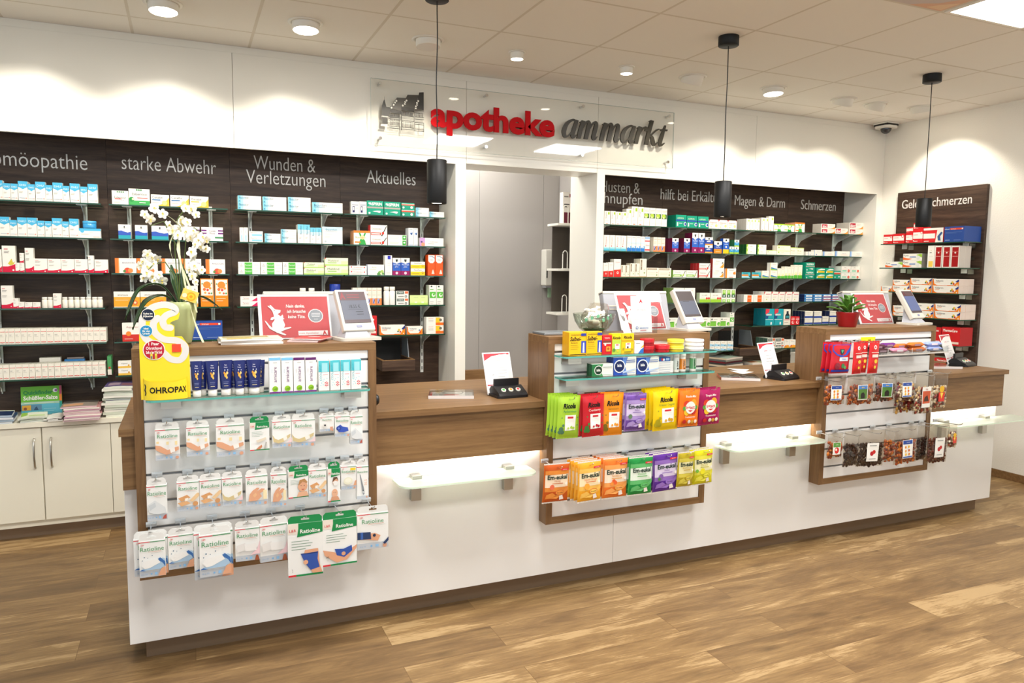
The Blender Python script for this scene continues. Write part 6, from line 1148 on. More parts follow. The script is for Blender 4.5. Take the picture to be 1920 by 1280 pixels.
PK = {
 'arm': ('white plaster pack with an elbow and white dressing', base_ops() + [P([(0, .5), (.2, .47), (.5, .32), (.62, .3), (.6, .2), (.45, .17), (.2, .26), (0, .36)], SKIN), P([(.5, .32), (.7, .38), (.95, .42), (.96, .32), (.62, .2), (.48, .18)], SKIN), P([(.58, .36), (.78, .4), (.8, .26), (.62, .22)], '#f4f0ea'), R(.05, .55, .15, .62, '#eed7a4'), R(.45, .5, .55, .6, '#f0dca8'), R(.8, .48, .9, .6, '#f0dca8')]),
 'bamboo': ('white plaster pack with beige elastic strip picture', base_ops() + [P([(0, .5), (.12, .36), (.3, .3), (.55, .36), (.95, .5), (.92, .38), (.6, .22), (.3, .17), (.05, .25)], '#d3c08f'), P([(.55, .38), (.75, .42), (.78, .3), (.6, .24)], '#f0ece2'), P([(.7, .17), (1, .17), (1, .36), (.85, .22)], '#f0cfd3')]),
 'strip': ('white plaster pack with brown strip plasters', base_ops() + [P([(.05, .46), (.45, .56), (.6, .46), (.2, .34)], '#d9a06a'), P([(.02, .3), (.4, .36), (.62, .26), (.2, .18)], '#e0ad7a'), P([(.35, .44), (.5, .46), (.5, .36), (.36, .34)], '#f6efe2'), P([(.55, .36), (.9, .6), (1, .6), (1, .5), (.7, .3)], '#ecc99a'), C(.82, .24, .12, '#d39a66')]),
 'hand': ('white plaster pack with a bandaged hand', base_ops() + [P([(.1, .17), (.16, .4), (.3, .52), (.5, .6), (.62, .58), (.5, .48), (.7, .56), (.86, .54), (.8, .46), (.62, .4), (.72, .3), (.5, .17)], SKIN), P([(.3, .36), (.44, .44), (.5, .36), (.38, .28)], '#e8b98c'), R(.78, .2, .95, .5, '#f3e3b8')]),
 'roll': ('short white pack with a tape roll', base_ops() + [C(.35, .42, .16, '#e6e4de'), C(.35, .42, .07, '#3a3a40'), R(.7, .05, .9, .3, '#d8a184')]),
 'bluebandage': ('white pack with a rolled blue bandage', base_ops() + [P([(.1, .46), (.35, .6), (.5, .5), (.85, .44), (.9, .28), (.6, .22), (.25, .24)], '#3c58b8'), C(.25, .42, .16, '#2f479c'), C(.25, .42, .07, '#6f86cf')]),
 'gauze': ('slim white pack with white gauze picture', base_ops() + [P([(.05, .46), (.4, .58), (.9, .36), (.95, .2), (.5, .17), (.1, .24)], '#dcdfe0'), P([(.1, .44), (.4, .52), (.45, .4), (.15, .3)], '#c9cfd3'), P([(.74, .03), (.95, .03), (.95, .16), (.82, .12)], '#b3574a')]),
 'eyepad': ('white pack with oval eye pad and yellow price patch', base_ops() + [C(.45, .38, .3, '#e9e6cf', .16), C(.45, .4, .2, '#f2f0de', .1), R(.6, .82, .95, .92, '#f2d23a'), P([(.8, .17), (1, .17), (1, .4), (.9, .36)], SKIN)]),
 'thermo': ('narrow white pack with a digital thermometer', [R(0, .955, .42, .975, RDD), R(.42, .955, 1, .975, '#3f8f55'), T('Ratioline', .5, .82, .06, GRN, .85), P([(.25, .86 - .1), (.32, .74), (.62, .3), (.66, .16), (.56, .12), (.46, .2), (.4, .4)], '#8d9298'), C(.56, .22, .12, '#c3c8cc'), C(.56, .26, .06, '#5a6066'), V('36.5', .75, .5, .22, '#e9b9a0', .5), R(0, 0, 1, .1, '#c3c9d0'), C(.84, .06, .08, '#d8a184')]),
 'pad': ('white pack with soft wound pads on pink', base_ops() + [P([(.6, .17), (1, .2), (1, .6), (.9, .36)], '#f0cdd2'), P([(.06, .5), (.4, .56), (.42, .34), (.08, .28)], '#e6e3e0'), P([(.36, .52), (.84, .52), (.86, .3), (.4, .3)], '#efedea'), P([(.78, 0), (.98, 0), (.92, .16), (.84, .16)], '#a0573c')]),
 'water': ('white pack with water splash and wet plaster', base_ops() + [P([(0, .2), (.3, .3), (.6, .44), (.9, .5), (1, .46), (1, .3), (.8, .2)], '#a9c6de'), P([(.5, .4), (.8, .52), (.98, .4), (1, .24), (.9, .36), (.75, .44)], '#3f6fae'), P([(.08, .34), (.2, .46), (.7, .5), (.8, .38), (.4, .26), (.2, .24)], '#f2f1ee'), C(.2, .56, .025, '#4f6f8a'), C(.5, .6, .02, '#4f6f8a'), C(.12, .48, .02, '#4f6f8a'), C(.33, .54, .015, '#4f6f8a'), P([(.7, .02), (1, .02), (1, .26), (.84, .22)], SKIN), P([(0, .2), (.25, .19), (.1, .24)], '#3f6fae')]),
 'greencap': ('white pack with green header and fingertip strip', cap_ops + [P([(.3, .36), (.8, .46), (.85, .38), (.4, .28)], '#e3d6c0'), P([(.3, .04), (.45, .14), (.6, .2), (.62, .12), (.5, .04)], SKIN2), P([(.7, .04), (.8, .3), (.86, .28), (.82, .04)], '#b9b6b0')]),
 'child': ('green topped pack with a smiling child', cap_ops + [C(.7, .42, .24, '#e0a988', .2), P([(.48, .46), (.55, .66), (.8, .7), (.95, .56), (.9, .52), (.7, .6), (.56, .5)], '#b98a5a'), P([(.4, .04), (.5, .22), (.9, .22), (1, .04)], '#e3b08f'), C(.62, .45, .02, '#4a3a30'), C(.78, .45, .02, '#4a3a30'), P([(.62, .32), (.8, .32), (.71, .28)], '#b5524a')]),
 'mask': ('narrow green topped pack with a masked woman and baby', cap_ops[:5] + [C(.6, .6, .22, '#dba686', .12), P([(.4, .6), (.6, .63), (.82, .6), (.76, .48), (.5, .48)], '#eceae6'), P([(.36, .6), (.45, .74), (.75, .74), (.86, .62), (.7, .7)], '#6a4a36'), C(.55, .26, .24, '#e3b08f', .13), C(.48, .28, .025, '#4a3a30', .01), C(.62, .28, .025, '#4a3a30', .01), P([(.2, .04), (.3, .16), (.8, .16), (.95, .04)], '#d39a78'), R(0, 0, .22, .035, RDD), R(.22, 0, 1, .035, '#1f8a4c')]),
 'knee': ('large green topped pack with a blue knee support', cap_ops + [P([(.48, .04 + .45), (.86, .5), (.88, .36), (.9, .2), (.98, .04), (.7, .04), (.55, .2), (.42, .34)], SKIN), P([(.36, .42), (.86, .44), (.84, .3), (.9, .14), (.64, .1), (.48, .24)], '#3555a6'), R(.36, .415, .86, .43, '#22386f'), C(.5, .26, .07, '#e0a988'), T('L', .12, .14, .03, '#3a3a3a'), T('1', .12, .10, .03, '#3a3a3a')]),
 'ankle': ('large green topped pack with a blue ankle support', cap_ops + [P([(.0, .36), (.3, .3), (.6, .18), (.85, .34), (1, .4), (.98, .32), (.7, .1), (.4, .06), (.05, .24)], SKIN), P([(.34, .36), (.6, .34), (.84, .4), (.86, .28), (.62, .16), (.4, .22)], '#3555a6'), C(.6, .24, .06, SKIN), T('XL', .14, .2, .04, '#3a3a3a'), T('1', .14, .14, .03, '#3a3a3a')]),
 'wrist': ('wide white pack with a navy wrist support', base_ops() + [P([(0, .46), (.3, .44), (.56, .44), (.74, .36), (.66, .22), (.5, .24), (.3, .28), (0, .3)], SKIN), P([(0, .5), (.42, .48), (.44, .28), (0, .3)], '#2c3f66'), R(.1, .3, .18, .49, '#3f66b0'), C(.54, .38, .05, '#26354f'), P([(.82, .14), (1, .3), (1, .2), (.88, .1)], '#2c3f66')]),
}
_PK = {}
def pack_mesh(style, w, h):
    key = (style, round(w, 3), round(h, 3))
    if key in _PK:
        return _PK[key]
    look, ops = PK[style]
    green = ops[0][5] == '#1f8a4c'
    tab = min(0.03, h * 0.17)
    hb = h - tab
    d = 0.024
    b = MB(); body = ink('#efefec')
    b.box(-w / 2, w / 2, 0, d, -h, -tab, body)
    printing(b, ops, w, hb, flat_map(w, hb, 0, None, -h))
    # hang tab with a euro slot
    ti = ink('#1f8a4c') if green else ink('#e9e9e6')
    u = w / 2 - 0.002
    c = 0.35 * tab
    ho, hw, sz = tab * 0.40, min(0.016, w * 0.28), tab * 0.2
    L = [(-u, -tab), (-u, -c), (-u + c, 0), (0, 0), (0, -ho + sz), (-hw * .4, -ho + sz), (-hw * .5, -ho + .2 * sz), (-hw, -ho + .2 * sz), (-hw, -ho - sz), (0, -ho - sz), (0, -tab)]
    Rr = [(-x, z) for x, z in L]
    for side in (L, Rr[::-1]):
        k = len(side)
        a = sum(side[i][0] * side[(i + 1) % k][1] - side[(i + 1) % k][0] * side[i][1] for i in range(k))
        sd = side if a > 0 else side[::-1]
        b.add([(x, 0.001, z) for x, z in sd] + [(x, 0.002, z) for x, z in sd], [list(range(k)), list(range(2 * k - 1, k - 1, -1))] + [(i, i + k, (i + 1) % k + k, (i + 1) % k) for i in range(k)], ti)
    _PK[key] = (b.mesh('plaster_pack'), tab, hb, d)
    return _PK[key]
def hang_packs(rows, zslot, rowword, group):
    n = len(rows)
    look_n = {}
    for r in rows: look_n[r[5]] = look_n.get(r[5], 0) + 1
    seen = {}
    for i, (x, w, zt, h, y, style) in enumerate(rows):
        me, tab, hb, d = pack_mesh(style, w, h)
        zt2 = zslot - 0.002 + tab * 0.40 if abs(zt - zslot) < 0.06 else zt
        hh = h
        name = 'bandage_pack' if style in ('knee', 'ankle', 'wrist') else 'thermometer_pack' if style == 'thermo' else 'plaster_pack'
        o = link(name, me, None, (x, y, zt2), 0)
        o.rotation_euler = (random.Random(i).uniform(0.0, 0.03), 0, random.Random(i + 50).uniform(-0.05, 0.05))
        seen[style] = seen.get(style, 0) + 1
        lab = PK[style][0]
        if look_n[style] > 1: lab += f', {ORD[seen[style]]} from cabinet end'
        tag(o, f'{lab}, {rowword} hook row', 'plaster pack', group)
        if any(abs(x - q[0]) < 0.045 for q in rows[:i]): continue
        hook(x, zslot, TOWER_Y - y + 0.035, f'chrome wire hook holding the {ORD[i + 1]} pack from cabinet end, {rowword} plaster row', 'hooks on the plaster tower')
hang_packs(PLASTER_TOP, 1.006, 'upper', 'packs on the plaster tower')
hang_packs(PLASTER_MIDDLE, 0.796, 'middle', 'packs on the plaster tower')
hang_packs(PLASTER_BOTTOM, 0.60, 'lowest', 'packs on the plaster tower')

# ------------------------------------------------------------------ goods on the first tower's glass shelf
def tube_mesh(w, h):
    b = MB(); r = w * 0.42; cap = h * 0.2
    navy = film('#141f5e')
    c = MB(); c.lathe([(r * .82, 0.0004), (r * .86, .002), (r * .84, cap), (r * .6, cap + 0.001)], 0, 0, film('#e6e3da'), 20)
    n, m = 16, 9
    vs = []
    for j in range(m + 1):
        f = j / m
        z = cap + (h - cap) * f
        rx = r * (1 - f) * .96 + (w / 2) * f
        ry = r * .96 * (1 - f ** 1.3) + 0.0012 * f
        for i in range(n):
            a = 2 * math.pi * i / n
            vs.append((rx * math.cos(a), ry * math.sin(a), z))
    b.add(vs, [(j * n + i, j * n + (i + 1) % n, (j + 1) * n + (i + 1) % n, (j + 1) * n + i) for j in range(m) for i in range(n)], navy, True)
    b.add(vs, [list(range(m * n, (m + 1) * n))], navy)
    def fm(u, v, lift):
        z = cap + (h - cap) * v
        f = v
        rx = r * (1 - f) * .96 + (w / 2) * f
        ry = r * .96 * (1 - f ** 1.3) + 0.0012 * f
        x = (u - .5) * 1.5 * r
        x = max(-rx * .95, min(rx * .95, x))
        return (x, -ry * math.sqrt(max(0.0, 1 - (x / rx) ** 2)) - lift - 0.0004, z)
    printing(b, [T('Aqua', .5, .84, .045, '#e6e3ee', .5), T('Creme', .5, .76, .045, '#e6e3ee', .6), C(.48, .48, .16, '#d9a23c'), C(.66, .56, .11, '#e8c27a'), C(.34, .56, .1, '#c98a2c'), C(.6, .4, .1, '#e3b45a'), C(.4, .66, .05, '#dfe3f0'), C(.72, .66, .04, '#dfe3f0'), R(.2, .24, .8, .25, '#8a8fb5'), R(.2, .19, .75, .2, '#8a8fb5'), R(.25, .1, .75, .115, '#d9c89a')], w, h - cap, fm, 0.0004)
    return b, c
UP = {
 'arnica': ('slim white box with purple foot and blue top', [R(0, .92, 1, 1, '#7fc0e6'), V('arnicare', .5, .52, .3, '#6b2a78', .62), V('arnica', .22, .62, .1, '#8fb4d0', .4), C(.5, .12, .26, '#8fc02c'), P([(.3, .1), (.72, .16), (.66, .08)], '#6fa01c'), R(0, 0, 1, .035, '#7a2a8a'), T('weleda', .5, .86, .025, '#5a5a60', .5)]),
 'arnicaplum': ('slim white box with purple foot and plum top', [R(0, .92, 1, 1, '#5f2468'), V('arnicare', .5, .52, .3, '#6b2a78', .62), V('creme', .22, .62, .1, '#b08aa8', .4), C(.5, .12, .26, '#8fc02c'), P([(.3, .1), (.72, .16), (.66, .08)], '#6fa01c'), R(0, 0, 1, .035, '#7a2a8a'), T('weleda', .5, .86, .025, '#5a5a60', .5)]),
 'cool': ('slim white box with turquoise top and red berries', [R(0, .62, 1, 1, '#55c3cf'), R(.3, .62, .85, .92, '#9fdbe3'), V('COOLAKUT', .2, .6, .2, '#3fb0c4', .55), *[C(.62 + dx * .12, .26 + dy * .05, .055, '#d3323f') for dx, dy in ((0, 0), (1, .5), (1, -.7), (0, -1.6), (1.8, -.2), (.9, -2), (1.9, -1.6))], *[C(.4 + dx * .14, .32 + dy * .06, .045, '#7fd0da') for dx, dy in ((0, 0), (-1, -1), (0, -2), (-1.6, -2.4), (.6, 1), (2.6, 1.6), (-1.4, .6))], R(.4, .52, .85, .535, '#d9707a')]),
 'sage': ('yellow box with blue label', [R(.72, .1, 1, .62, '#2f4ab0'), P([(.8, .12), (.92, .12), (.9, .55), (.82, .55)], '#dfe3f2'), T('Salbei-', .38, .72, .17, '#17150f', .66, .02, .25), T('Lindemanns', .4, .9, .07, '#3a2f1a', .6, 0, .2), T('Bonbons', .3, .56, .07, '#3a2f1a', .4, 0, .2), R(.7, .84, 1, .95, '#2f3f9c'), R(.08, .44, .5, .45, '#6a551c'), R(.08, .36, .55, .37, '#6a551c'), R(.08, .28, .5, .29, '#6a551c'), R(.02, .03, .98, .06, '#17150f')]),
 'redcough': ('red box with amber sweet picture', [R(.1, .56, .9, .66, '#f0d9cf'), T('TEMPO', .5, .86, .07, '#f6e6df', .6), R(.06, .62, .94, .74, '#7a3f34'), C(.3, .52, .1, '#f2e6df'), R(.4, .16, .85, .42, '#e2a03a'), C(.62, .3, .12, '#b3541f')]),
 'herbgreen': ('yellow green herb sweet box with black script', [R(0, 0, 1, .7, '#b6cf4a'), R(0, .78, 1, 1, '#f4d51c'), T('Ricola', .48, .8, .13, '#14150f', .85, .03, .2), R(.3, .24, .8, .5, '#f1efe4'), R(.4, .42, .7, .47, '#cf2f3a'), C(.2, .2, .16, '#5f8f3a'), C(.62, .16, .1, '#e6c93a')]),
 'herbyellow': ('yellow herb sweet box with black script', [R(0, .6, 1, .68, '#c9a21c'), T('Ricola', .5, .82, .13, '#14150f', .8, .03, .2), R(.32, .26, .74, .54, '#f1efe4'), R(.42, .46, .64, .51, '#cf2f3a'), C(.5, .32, .07, '#3a2418'), C(.15, .24, .09, '#a99a2c'), C(.85, .2, .08, '#a99a2c'), R(.2, .06, .8, .12, '#8a8a2c')]),
 'whiteblue': ('small white box with blue wave', [P([(.4, 0), (1, 0), (1, .45), (.7, .3)], '#2f6fc0'), P([(.6, .4), (1, .7), (1, .5)], '#f0b23a'), R(.1, .8, .6, .84, GREY)]),
 'islagreen': ('flat green and white box with round emblem', [R(0, 0, .36, 1, '#2c7a46'), P([(.36, 0), (.52, 0), (.42, .5), (.52, 1), (.36, 1)], '#4f9a5f'), C(.3, .5, .2, '#f2f2ea'), C(.3, .5, .17, '#1d3a2a'), T('isla', .3, .52, .2, '#f2f2ea', .26, .03), R(.52, .72, .95, .76, '#7c8a7c'), R(.5, .1, .95, .14, '#9fc0a0')]),
 'islablue': ('blue box with round emblem', [R(0, 0, .46, 1, '#2a4fb0'), P([(.4, 0), (.62, 0), (.5, .5), (.62, 1), (.4, 1)], '#5f86d3'), C(.26, .5, .25, '#eef2f6'), C(.26, .5, .21, '#1a2a5e'), T('isla', .26, .56, .16, '#f2f2f6', .3, .03), R(.54, .8, .95, .84, '#4f66a6'), R(.54, .7, .95, .74, '#4f66a6'), P([(.4, .1), (1, .3), (1, .36), (.4, .2)], '#b9cdea'), R(.6, .12, .95, .15, '#9fb3dc')]),
}
BODYC = {'sage': '#f2bd1c', 'redcough': '#cf2027', 'herbgreen': '#f4d51c', 'herbyellow': '#f4c41c'}
for k_, v_ in UP.items():
    STY[k_] = st(v_[0], v_[1], BODYC.get(k_, '#efeeea'), {'sage': '#e0a51c', 'islagreen': '#1d5a34', 'islablue': '#24408f'}.get(k_), name={'arnica': 'cream_box', 'arnicaplum': 'cream_box', 'cool': 'gel_box'}.get(k_, 'lozenge_box'), dd=0.034)
def shelf_goods(rows, z, where, group):
    cnt, tot = {}, {}
    for r in rows: tot[r[3]] = tot.get(r[3], 0) + 1
    for x, w, h, style, n, d, y in rows:
        cnt[style] = cnt.get(style, 0) + 1
        lab_pos = f', {ORD[cnt[style]]} from cabinet end' if tot[style] > 1 else ''
        if style == 'tube':
            deep = y > TOWER_Y - 0.06
            t = thing('cream_tube', f'navy cream tube with white cap standing upside down{lab_pos}, first tower', 'tube', (x + w / 2, y + w * 0.45, z), 0, group)
            b, c = tube_mesh(max(w, 0.042), h)
            part('tube_body', b, t); part('cap', c, t, 'white cap')
        else:
            s = STY[style]
            dd = d if n > 1 else s['d']
            me = carton(style, w - 0.001, h, dd)
            for k in range(n):
                o = link(s['name'], me, None, (x + w / 2 - k * 0.0, y + k * (dd + 0.0008), z))
                tag(o, f'{s["look"]}{lab_pos}{f", {ORD[k + 1]} deep" if k else ""}, {where}', 'box', group)
shelf_goods(TUBES, 1.1055, 'first tower', 'goods on the first tower shelf')
shelf_goods(LOZENGES, 1.2055, 'middle tower upper shelf', 'sweets on the middle tower shelves')
shelf_goods(ISLA, 1.1005, 'middle tower lower shelf', 'sweets on the middle tower shelves')

def tin(x, y, z, r, h, col, label, topcol, group='sweets on the middle tower shelves', rim=None):
    t = thing('sweet_tin', label, 'tin', (x, y, z), 0, group)
    b = MB(); b.lathe([(r * .94, 0.0003), (r * .96, h * .55)], 0, 0, film(col), 28, cap=True); part('tin_body', b, t)
    c = MB(); c.lathe([(r, h * .45), (r, h * .94), (r * .97, h), (r * .9, h * .985), (0.001, h * .985)], 0, 0, film(topcol), 28, cap=False)
    if rim: c.lathe([(r * 1.01, h * .44), (r * 1.02, h * .5), (r * 1.01, h * .56)], 0, 0, film(rim), 28, cap=False)
    part('lid', c, t)
yy = TOWER_Y - 0.052
tin(2.095, yy, 1.2055, 0.036, 0.0345, '#a3121c', 'lower of two stacked dark red sweet tins on the upper glass shelf', '#b3141f')
tin(2.095, yy, 1.2405, 0.036, 0.0335, '#a3121c', 'upper of two stacked dark red sweet tins on the upper glass shelf', '#b3141f')
tin(2.182, yy, 1.2055, 0.041, 0.036, '#b8161f', 'single flat red sweet tin beside the yellow tins', '#c9202a')
for k in range(2):
    tin(2.266, yy, 1.2055 + k * 0.0305, 0.042, 0.03, '#d9c92c', ('lower', 'upper')[k] + ' of two stacked yellow sweet tins on the upper glass shelf', '#e3d43a', rim='#f0e670')
for k in range(3):
    tin(2.382, yy, 1.2055 + k * 0.0195, 0.049, 0.019, '#e6e3e3', ('lowest', 'middle', 'topmost')[k] + ' of three stacked white tins on the upper glass shelf', '#e9e6e6' if k < 2 else '#eee3e3')
for k in range(5):
    b = MB(); b.box(0, 0.088, 0, 0.05, 0, 0.0112, ink('#eceaea')); printing(b, [R(.05, .3, .8, .5, '#b9c0cc')], .088, .0112, flat_map(.088, .0112, 0, 0))
    solid('pastille_box', b, f'flat white pastille box, {ORD[k + 1]} from below in the pile on the lower glass shelf', 'box', (2.155, TOWER_Y - 0.07, 1.1005 + k * 0.0115), 0, 'sweets on the middle tower shelves')
b = MB(); b.box(0, 0.064, 0, 0.04, 0, 0.02, ink('#2f66b8')); printing(b, [C(.25, .5, .1, '#d3323f'), C(.4, .4, .1, '#eef2f6'), R(.6, .2, .9, .8, '#9fc0e6')], .064, .02, flat_map(.064, .02, 0, 0))
solid('pastille_box', b, 'small blue box lying on the pile of flat white boxes', 'box', (2.16, TOWER_Y - 0.07, 1.1005 + 0.058), 0, 'sweets on the middle tower shelves')
for x, col, k in ((2.27, '#cfd6d0', 'grey'), (2.31, '#e58a24', 'orange'), (2.375, '#5f9f6c', 'green')):
    t = thing('chewing_gum_tube', f'upright white chewing gum tube with {k} band, lower glass shelf', 'tube', (x, TOWER_Y - 0.055, 1.1005), 0, 'sweets on the middle tower shelves')
    b = MB(); b.lathe([(.0165, 0.0003), (.017, .004), (.017, .074), (.0165, .078)], 0, 0, film('#eceae4'), 20)
    b.lathe([(.0172, .012), (.0172, .066)], 0, 0, film(col), 20, cap=False); part('tube_body', b, t)
    b2 = MB()
    fm = lambda u, v, lift: ((u - .5) * .022, -math.sqrt(.0173 ** 2 - ((u - .5) * .022) ** 2) - lift, .012 + v * .054)
    printing(b2, [R(.1, .02, .7, .98, '#f1f0ea'), V('Xylitol', .4, .55, .34, '#2a2c2a', .75, .03), C(.5, .1, .2, '#8a4a1c' if k == 'orange' else '#2f8a4a' if k == 'green' else '#2a2c2a')], .022, .054, fm, 0.0003)
    part('sleeve', b2, t)
    c = MB(); c.lathe([(.0172, .0785), (.0175, .08), (.0175, .093), (.016, .0945)], 0, 0, film('#efece6'), 20); part('cap', c, t)

# ------------------------------------------------------------------ sweet bags
EM = lambda c0, c1, c2, sort, lc: [R(0, 0, 1, .28, c0), R(0, .28, 1, .4, c1), R(0, .4, 1, .76, c2), R(0, .76, 1, .88, c1), R(0, .88, 1, 1, c0), T('Em-eukal', .52, .69, .12, '#16332a', .86, .03), T(sort, .52, .58, .055, lc, .6), R(.3, .5, .76, .52, lc), R(.66, .87, .98, .92, '#d8303a'), T('zuckerfrei', .82, .895, .022, '#f6ece6', .26),
     P([(.06, .2), (.3, .26), (.46, .18), (.78, .3), (1, .42), (1, .3), (.82, .2), (.5, .08), (.2, .1), (.02, .08)], c1), C(.64, .25, .2, lc, .075), C(.64, .25, .175, c1, .06), T('Em-eukal', .64, .25, .035, '#2a2a20', .26), P([(.6, .16), (.74, .18), (.8, .06), (.62, .04)], '#f0e6dc'), C(.9, .5, .06, '#f3eee6')]
RI = lambda c0, sort, sc, fruit, herb: [T('Ricola', .5, .8, .12, '#12140f', .62, .04, .2), T(sort, .52, .66, .06, sc, .66), R(.3, .16, .82, .56, '#f3f1ea'), R(.42, .47, .7, .52, '#cf2f3a'), R(.38, .42, .74, .425, '#c9c6bd'), R(.38, .38, .74, .385, '#c9c6bd'), C(.62, .24, .06, fruit), C(.72, .22, .06, fruit), C(.46, .22, .05, fruit), C(.12, .2, .1, herb), C(.18, .12, .09, herb), C(.06, .12, .08, herb), C(.2, .3, .06, herb), C(.9, .5, .03, herb), C(.88, .3, .03, herb), C(.12, .5, .03, herb)]
def INTACT(c0, word, t2):
    return [C(.3, .62, .16, '#d9442f'), C(.68, .66, .16, '#f0a02a'), C(.68, .4, .15, '#c9302c'), C(.3, .38, .14, '#e3b52c'), C(.18, .5, .09, '#5f9a3a'), C(.82, .52, .09, '#5f9a3a'), C(.5, .52, .27, '#f0ece6'), T('intact', .5, .53, .1, '#d8262f', .5, .02), P([(.36, .44), (.64, .44), (.5, .39)], '#d8262f'), T(word, .5, .86, .06, '#f6efe6', .7, .02), T(t2, .5, .24, .045, '#f6efe6', .76), C(.2, .1, .09, '#c9302c'), C(.45, .1, .08, '#f1e6d6'), C(.62, .09, .08, '#d9a23a'), C(.8, .1, .08, '#f1e6d6')]
BG = {
 'lime': ('lime green sweet bag with herb sprigs', '#a7cf3c', RI('', 'Apfelminze', '#2f8f5a', '#a9c94a', '#4f7a5c')),
 'red': ('red sweet bag with cranberries', '#c41f2a', RI('', 'Cranberry', '#f3e6df', '#b3202f', '#3f7a3a')),
 'orange': ('orange sweet bag with sea buckthorn', '#f0921e', RI('', 'Sanddorn', '#8a7a2c', '#e8952a', '#7a6a1c')),
 'yellow': ('yellow sweet bag with white picture panel', '#f3ce12', RI('', 'Kräuter Original', '#4f8a3a', '#c99a2a', '#a99a1c')),
 'lilac': ('lilac sweet bag with sage and wrapped sweet', '#8d6bb0', EM('#6a4698', '#a58cc4', '#cfc0df', 'Salbei', '#7a5aa6') + [C(.16, .4, .1, '#5f7a5a')]),
 'fruit': ('orange fruit gum bag with round white smile', '#f07a1e', INTACT('', 'Frucht-Mix', 'Traubenzucker')),
 'magenta': ('magenta fruit sweet bag with round white smile', '#a81a5a', INTACT('', 'Tropic-Mix', 'Traubenzucker')),
 'honey': ('brown orange sweet bag with heart and wrapped sweet', '#c9601e', EM('#c4551a', '#e08a3a', '#f1dcc0', 'Honig', '#c9703a') + [C(.28, .42, .1, '#dd6a4a')]),
 'ginger': ('amber sweet bag with orange slice', '#f2b03a', EM('#f0a82a', '#f3bf5a', '#f6e2b8', 'Ingwer-Orange', '#e07a3a') + [C(.32, .4, .13, '#f0a23a')]),
 'seabuck': ('orange sweet bag with red sea buckthorn berries', '#ee8a3a', EM('#e9762a', '#f0a258', '#f3dec6', 'Sanddorn', '#d99a2c') + [C(.38, .44, .08, '#e0602f'), C(.46, .4, .07, '#e0602f'), C(.3, .38, .07, '#e88a3a')]),
 'green': ('dark green sweet bag with wrapped green sweet', '#2f9a4a', EM('#1f8a3e', '#5fb36a', '#dfeadb', 'Klassisch', '#57b04a')),
 'violet': ('violet sweet bag with sage flowers', '#6a3a9c', EM('#5a2a90', '#8f6ab8', '#d9cde6', 'Salbei', '#8a68b8') + [C(.24, .42, .1, '#7a5a9c'), C(.16, .36, .06, '#4f7a4a')]),
 'olive': ('olive yellow sweet bag half hidden behind the violet one', '#b9a51f', EM('#b3a01f', '#cfc04a', '#e3dca6', 'Anis-Fenchel', '#c9a22a')),
 'lemon': ('bright yellow sweet bag with lemons', '#d3cc1c', EM('#d6cf1c', '#e3dc4a', '#eeeab8', 'Zitrone', '#bdb41c') + [C(.4, .4, .14, '#e6dc2a'), C(.1, .42, .08, '#6fae3a')]),
 'berryblue': ('red and blue cough sweet bag', '#c9202f', [P([(0, 1), (1, 1), (1, .76), (.8, .62), (.5, .54), (.2, .62), (0, .76)], '#2f4fb8'), P([(.38, .84), (.62, .84), (.6, .7), (.5, .62), (.4, .7)], '#1c3a4a'), P([(.42, .81), (.58, .81), (.5, .68)], '#5fae8a'), R(.38, .4, .86, .54, '#dfe6f0'), T('Wick', .62, .47, .06, '#2f4fb8', .4), C(.6, .22, .1, '#3f7a4a'), C(.72, .16, .07, '#5f9a5a'), C(.28, .22, .14, '#8a2a3a'), R(0, 0, 1, .08, '#2f3fa8')]),
 'redbear': ('red sweet bag with small yellow picture', '#d01f22', [C(.5, .85, .16, '#f0ece6'), C(.5, .85, .08, '#d01f22'), R(.2, .5, .8, .6, '#f3d9cf'), C(.6, .36, .16, '#e3c23a'), C(.4, .3, .1, '#c9202f'), C(.5, .16, .12, '#e3c23a'), R(.1, .66, .9, .68, '#f3d9cf')]),
}
def bag_shape(w, h, bulge, tilt=0.0):
    sh = h * 0.055
    def f(u, v, lift=0.0, back=False):
        uu = min(max(u, 0.0), 1.0); vv = min(max(v, 0.0), 1.0)
        e = (max(0.0, 1 - (2 * uu - 1) ** 4)) ** 0.6 * (max(0.0, 1 - (2 * vv - 1) ** 6)) ** 0.7 * (0.55 + 0.45 * (1 - vv))
        wob = 0.0012 * math.sin(7 * u + 11 * v) * e
        nar = 1 - 0.035 * math.sin(math.pi * vv)
        y = bulge * e * (0.55 if back else -1) + wob
        return ((u - .5) * w * nar, y - (0 if back else lift), -h + v * h)
    return f
_BAG = {}
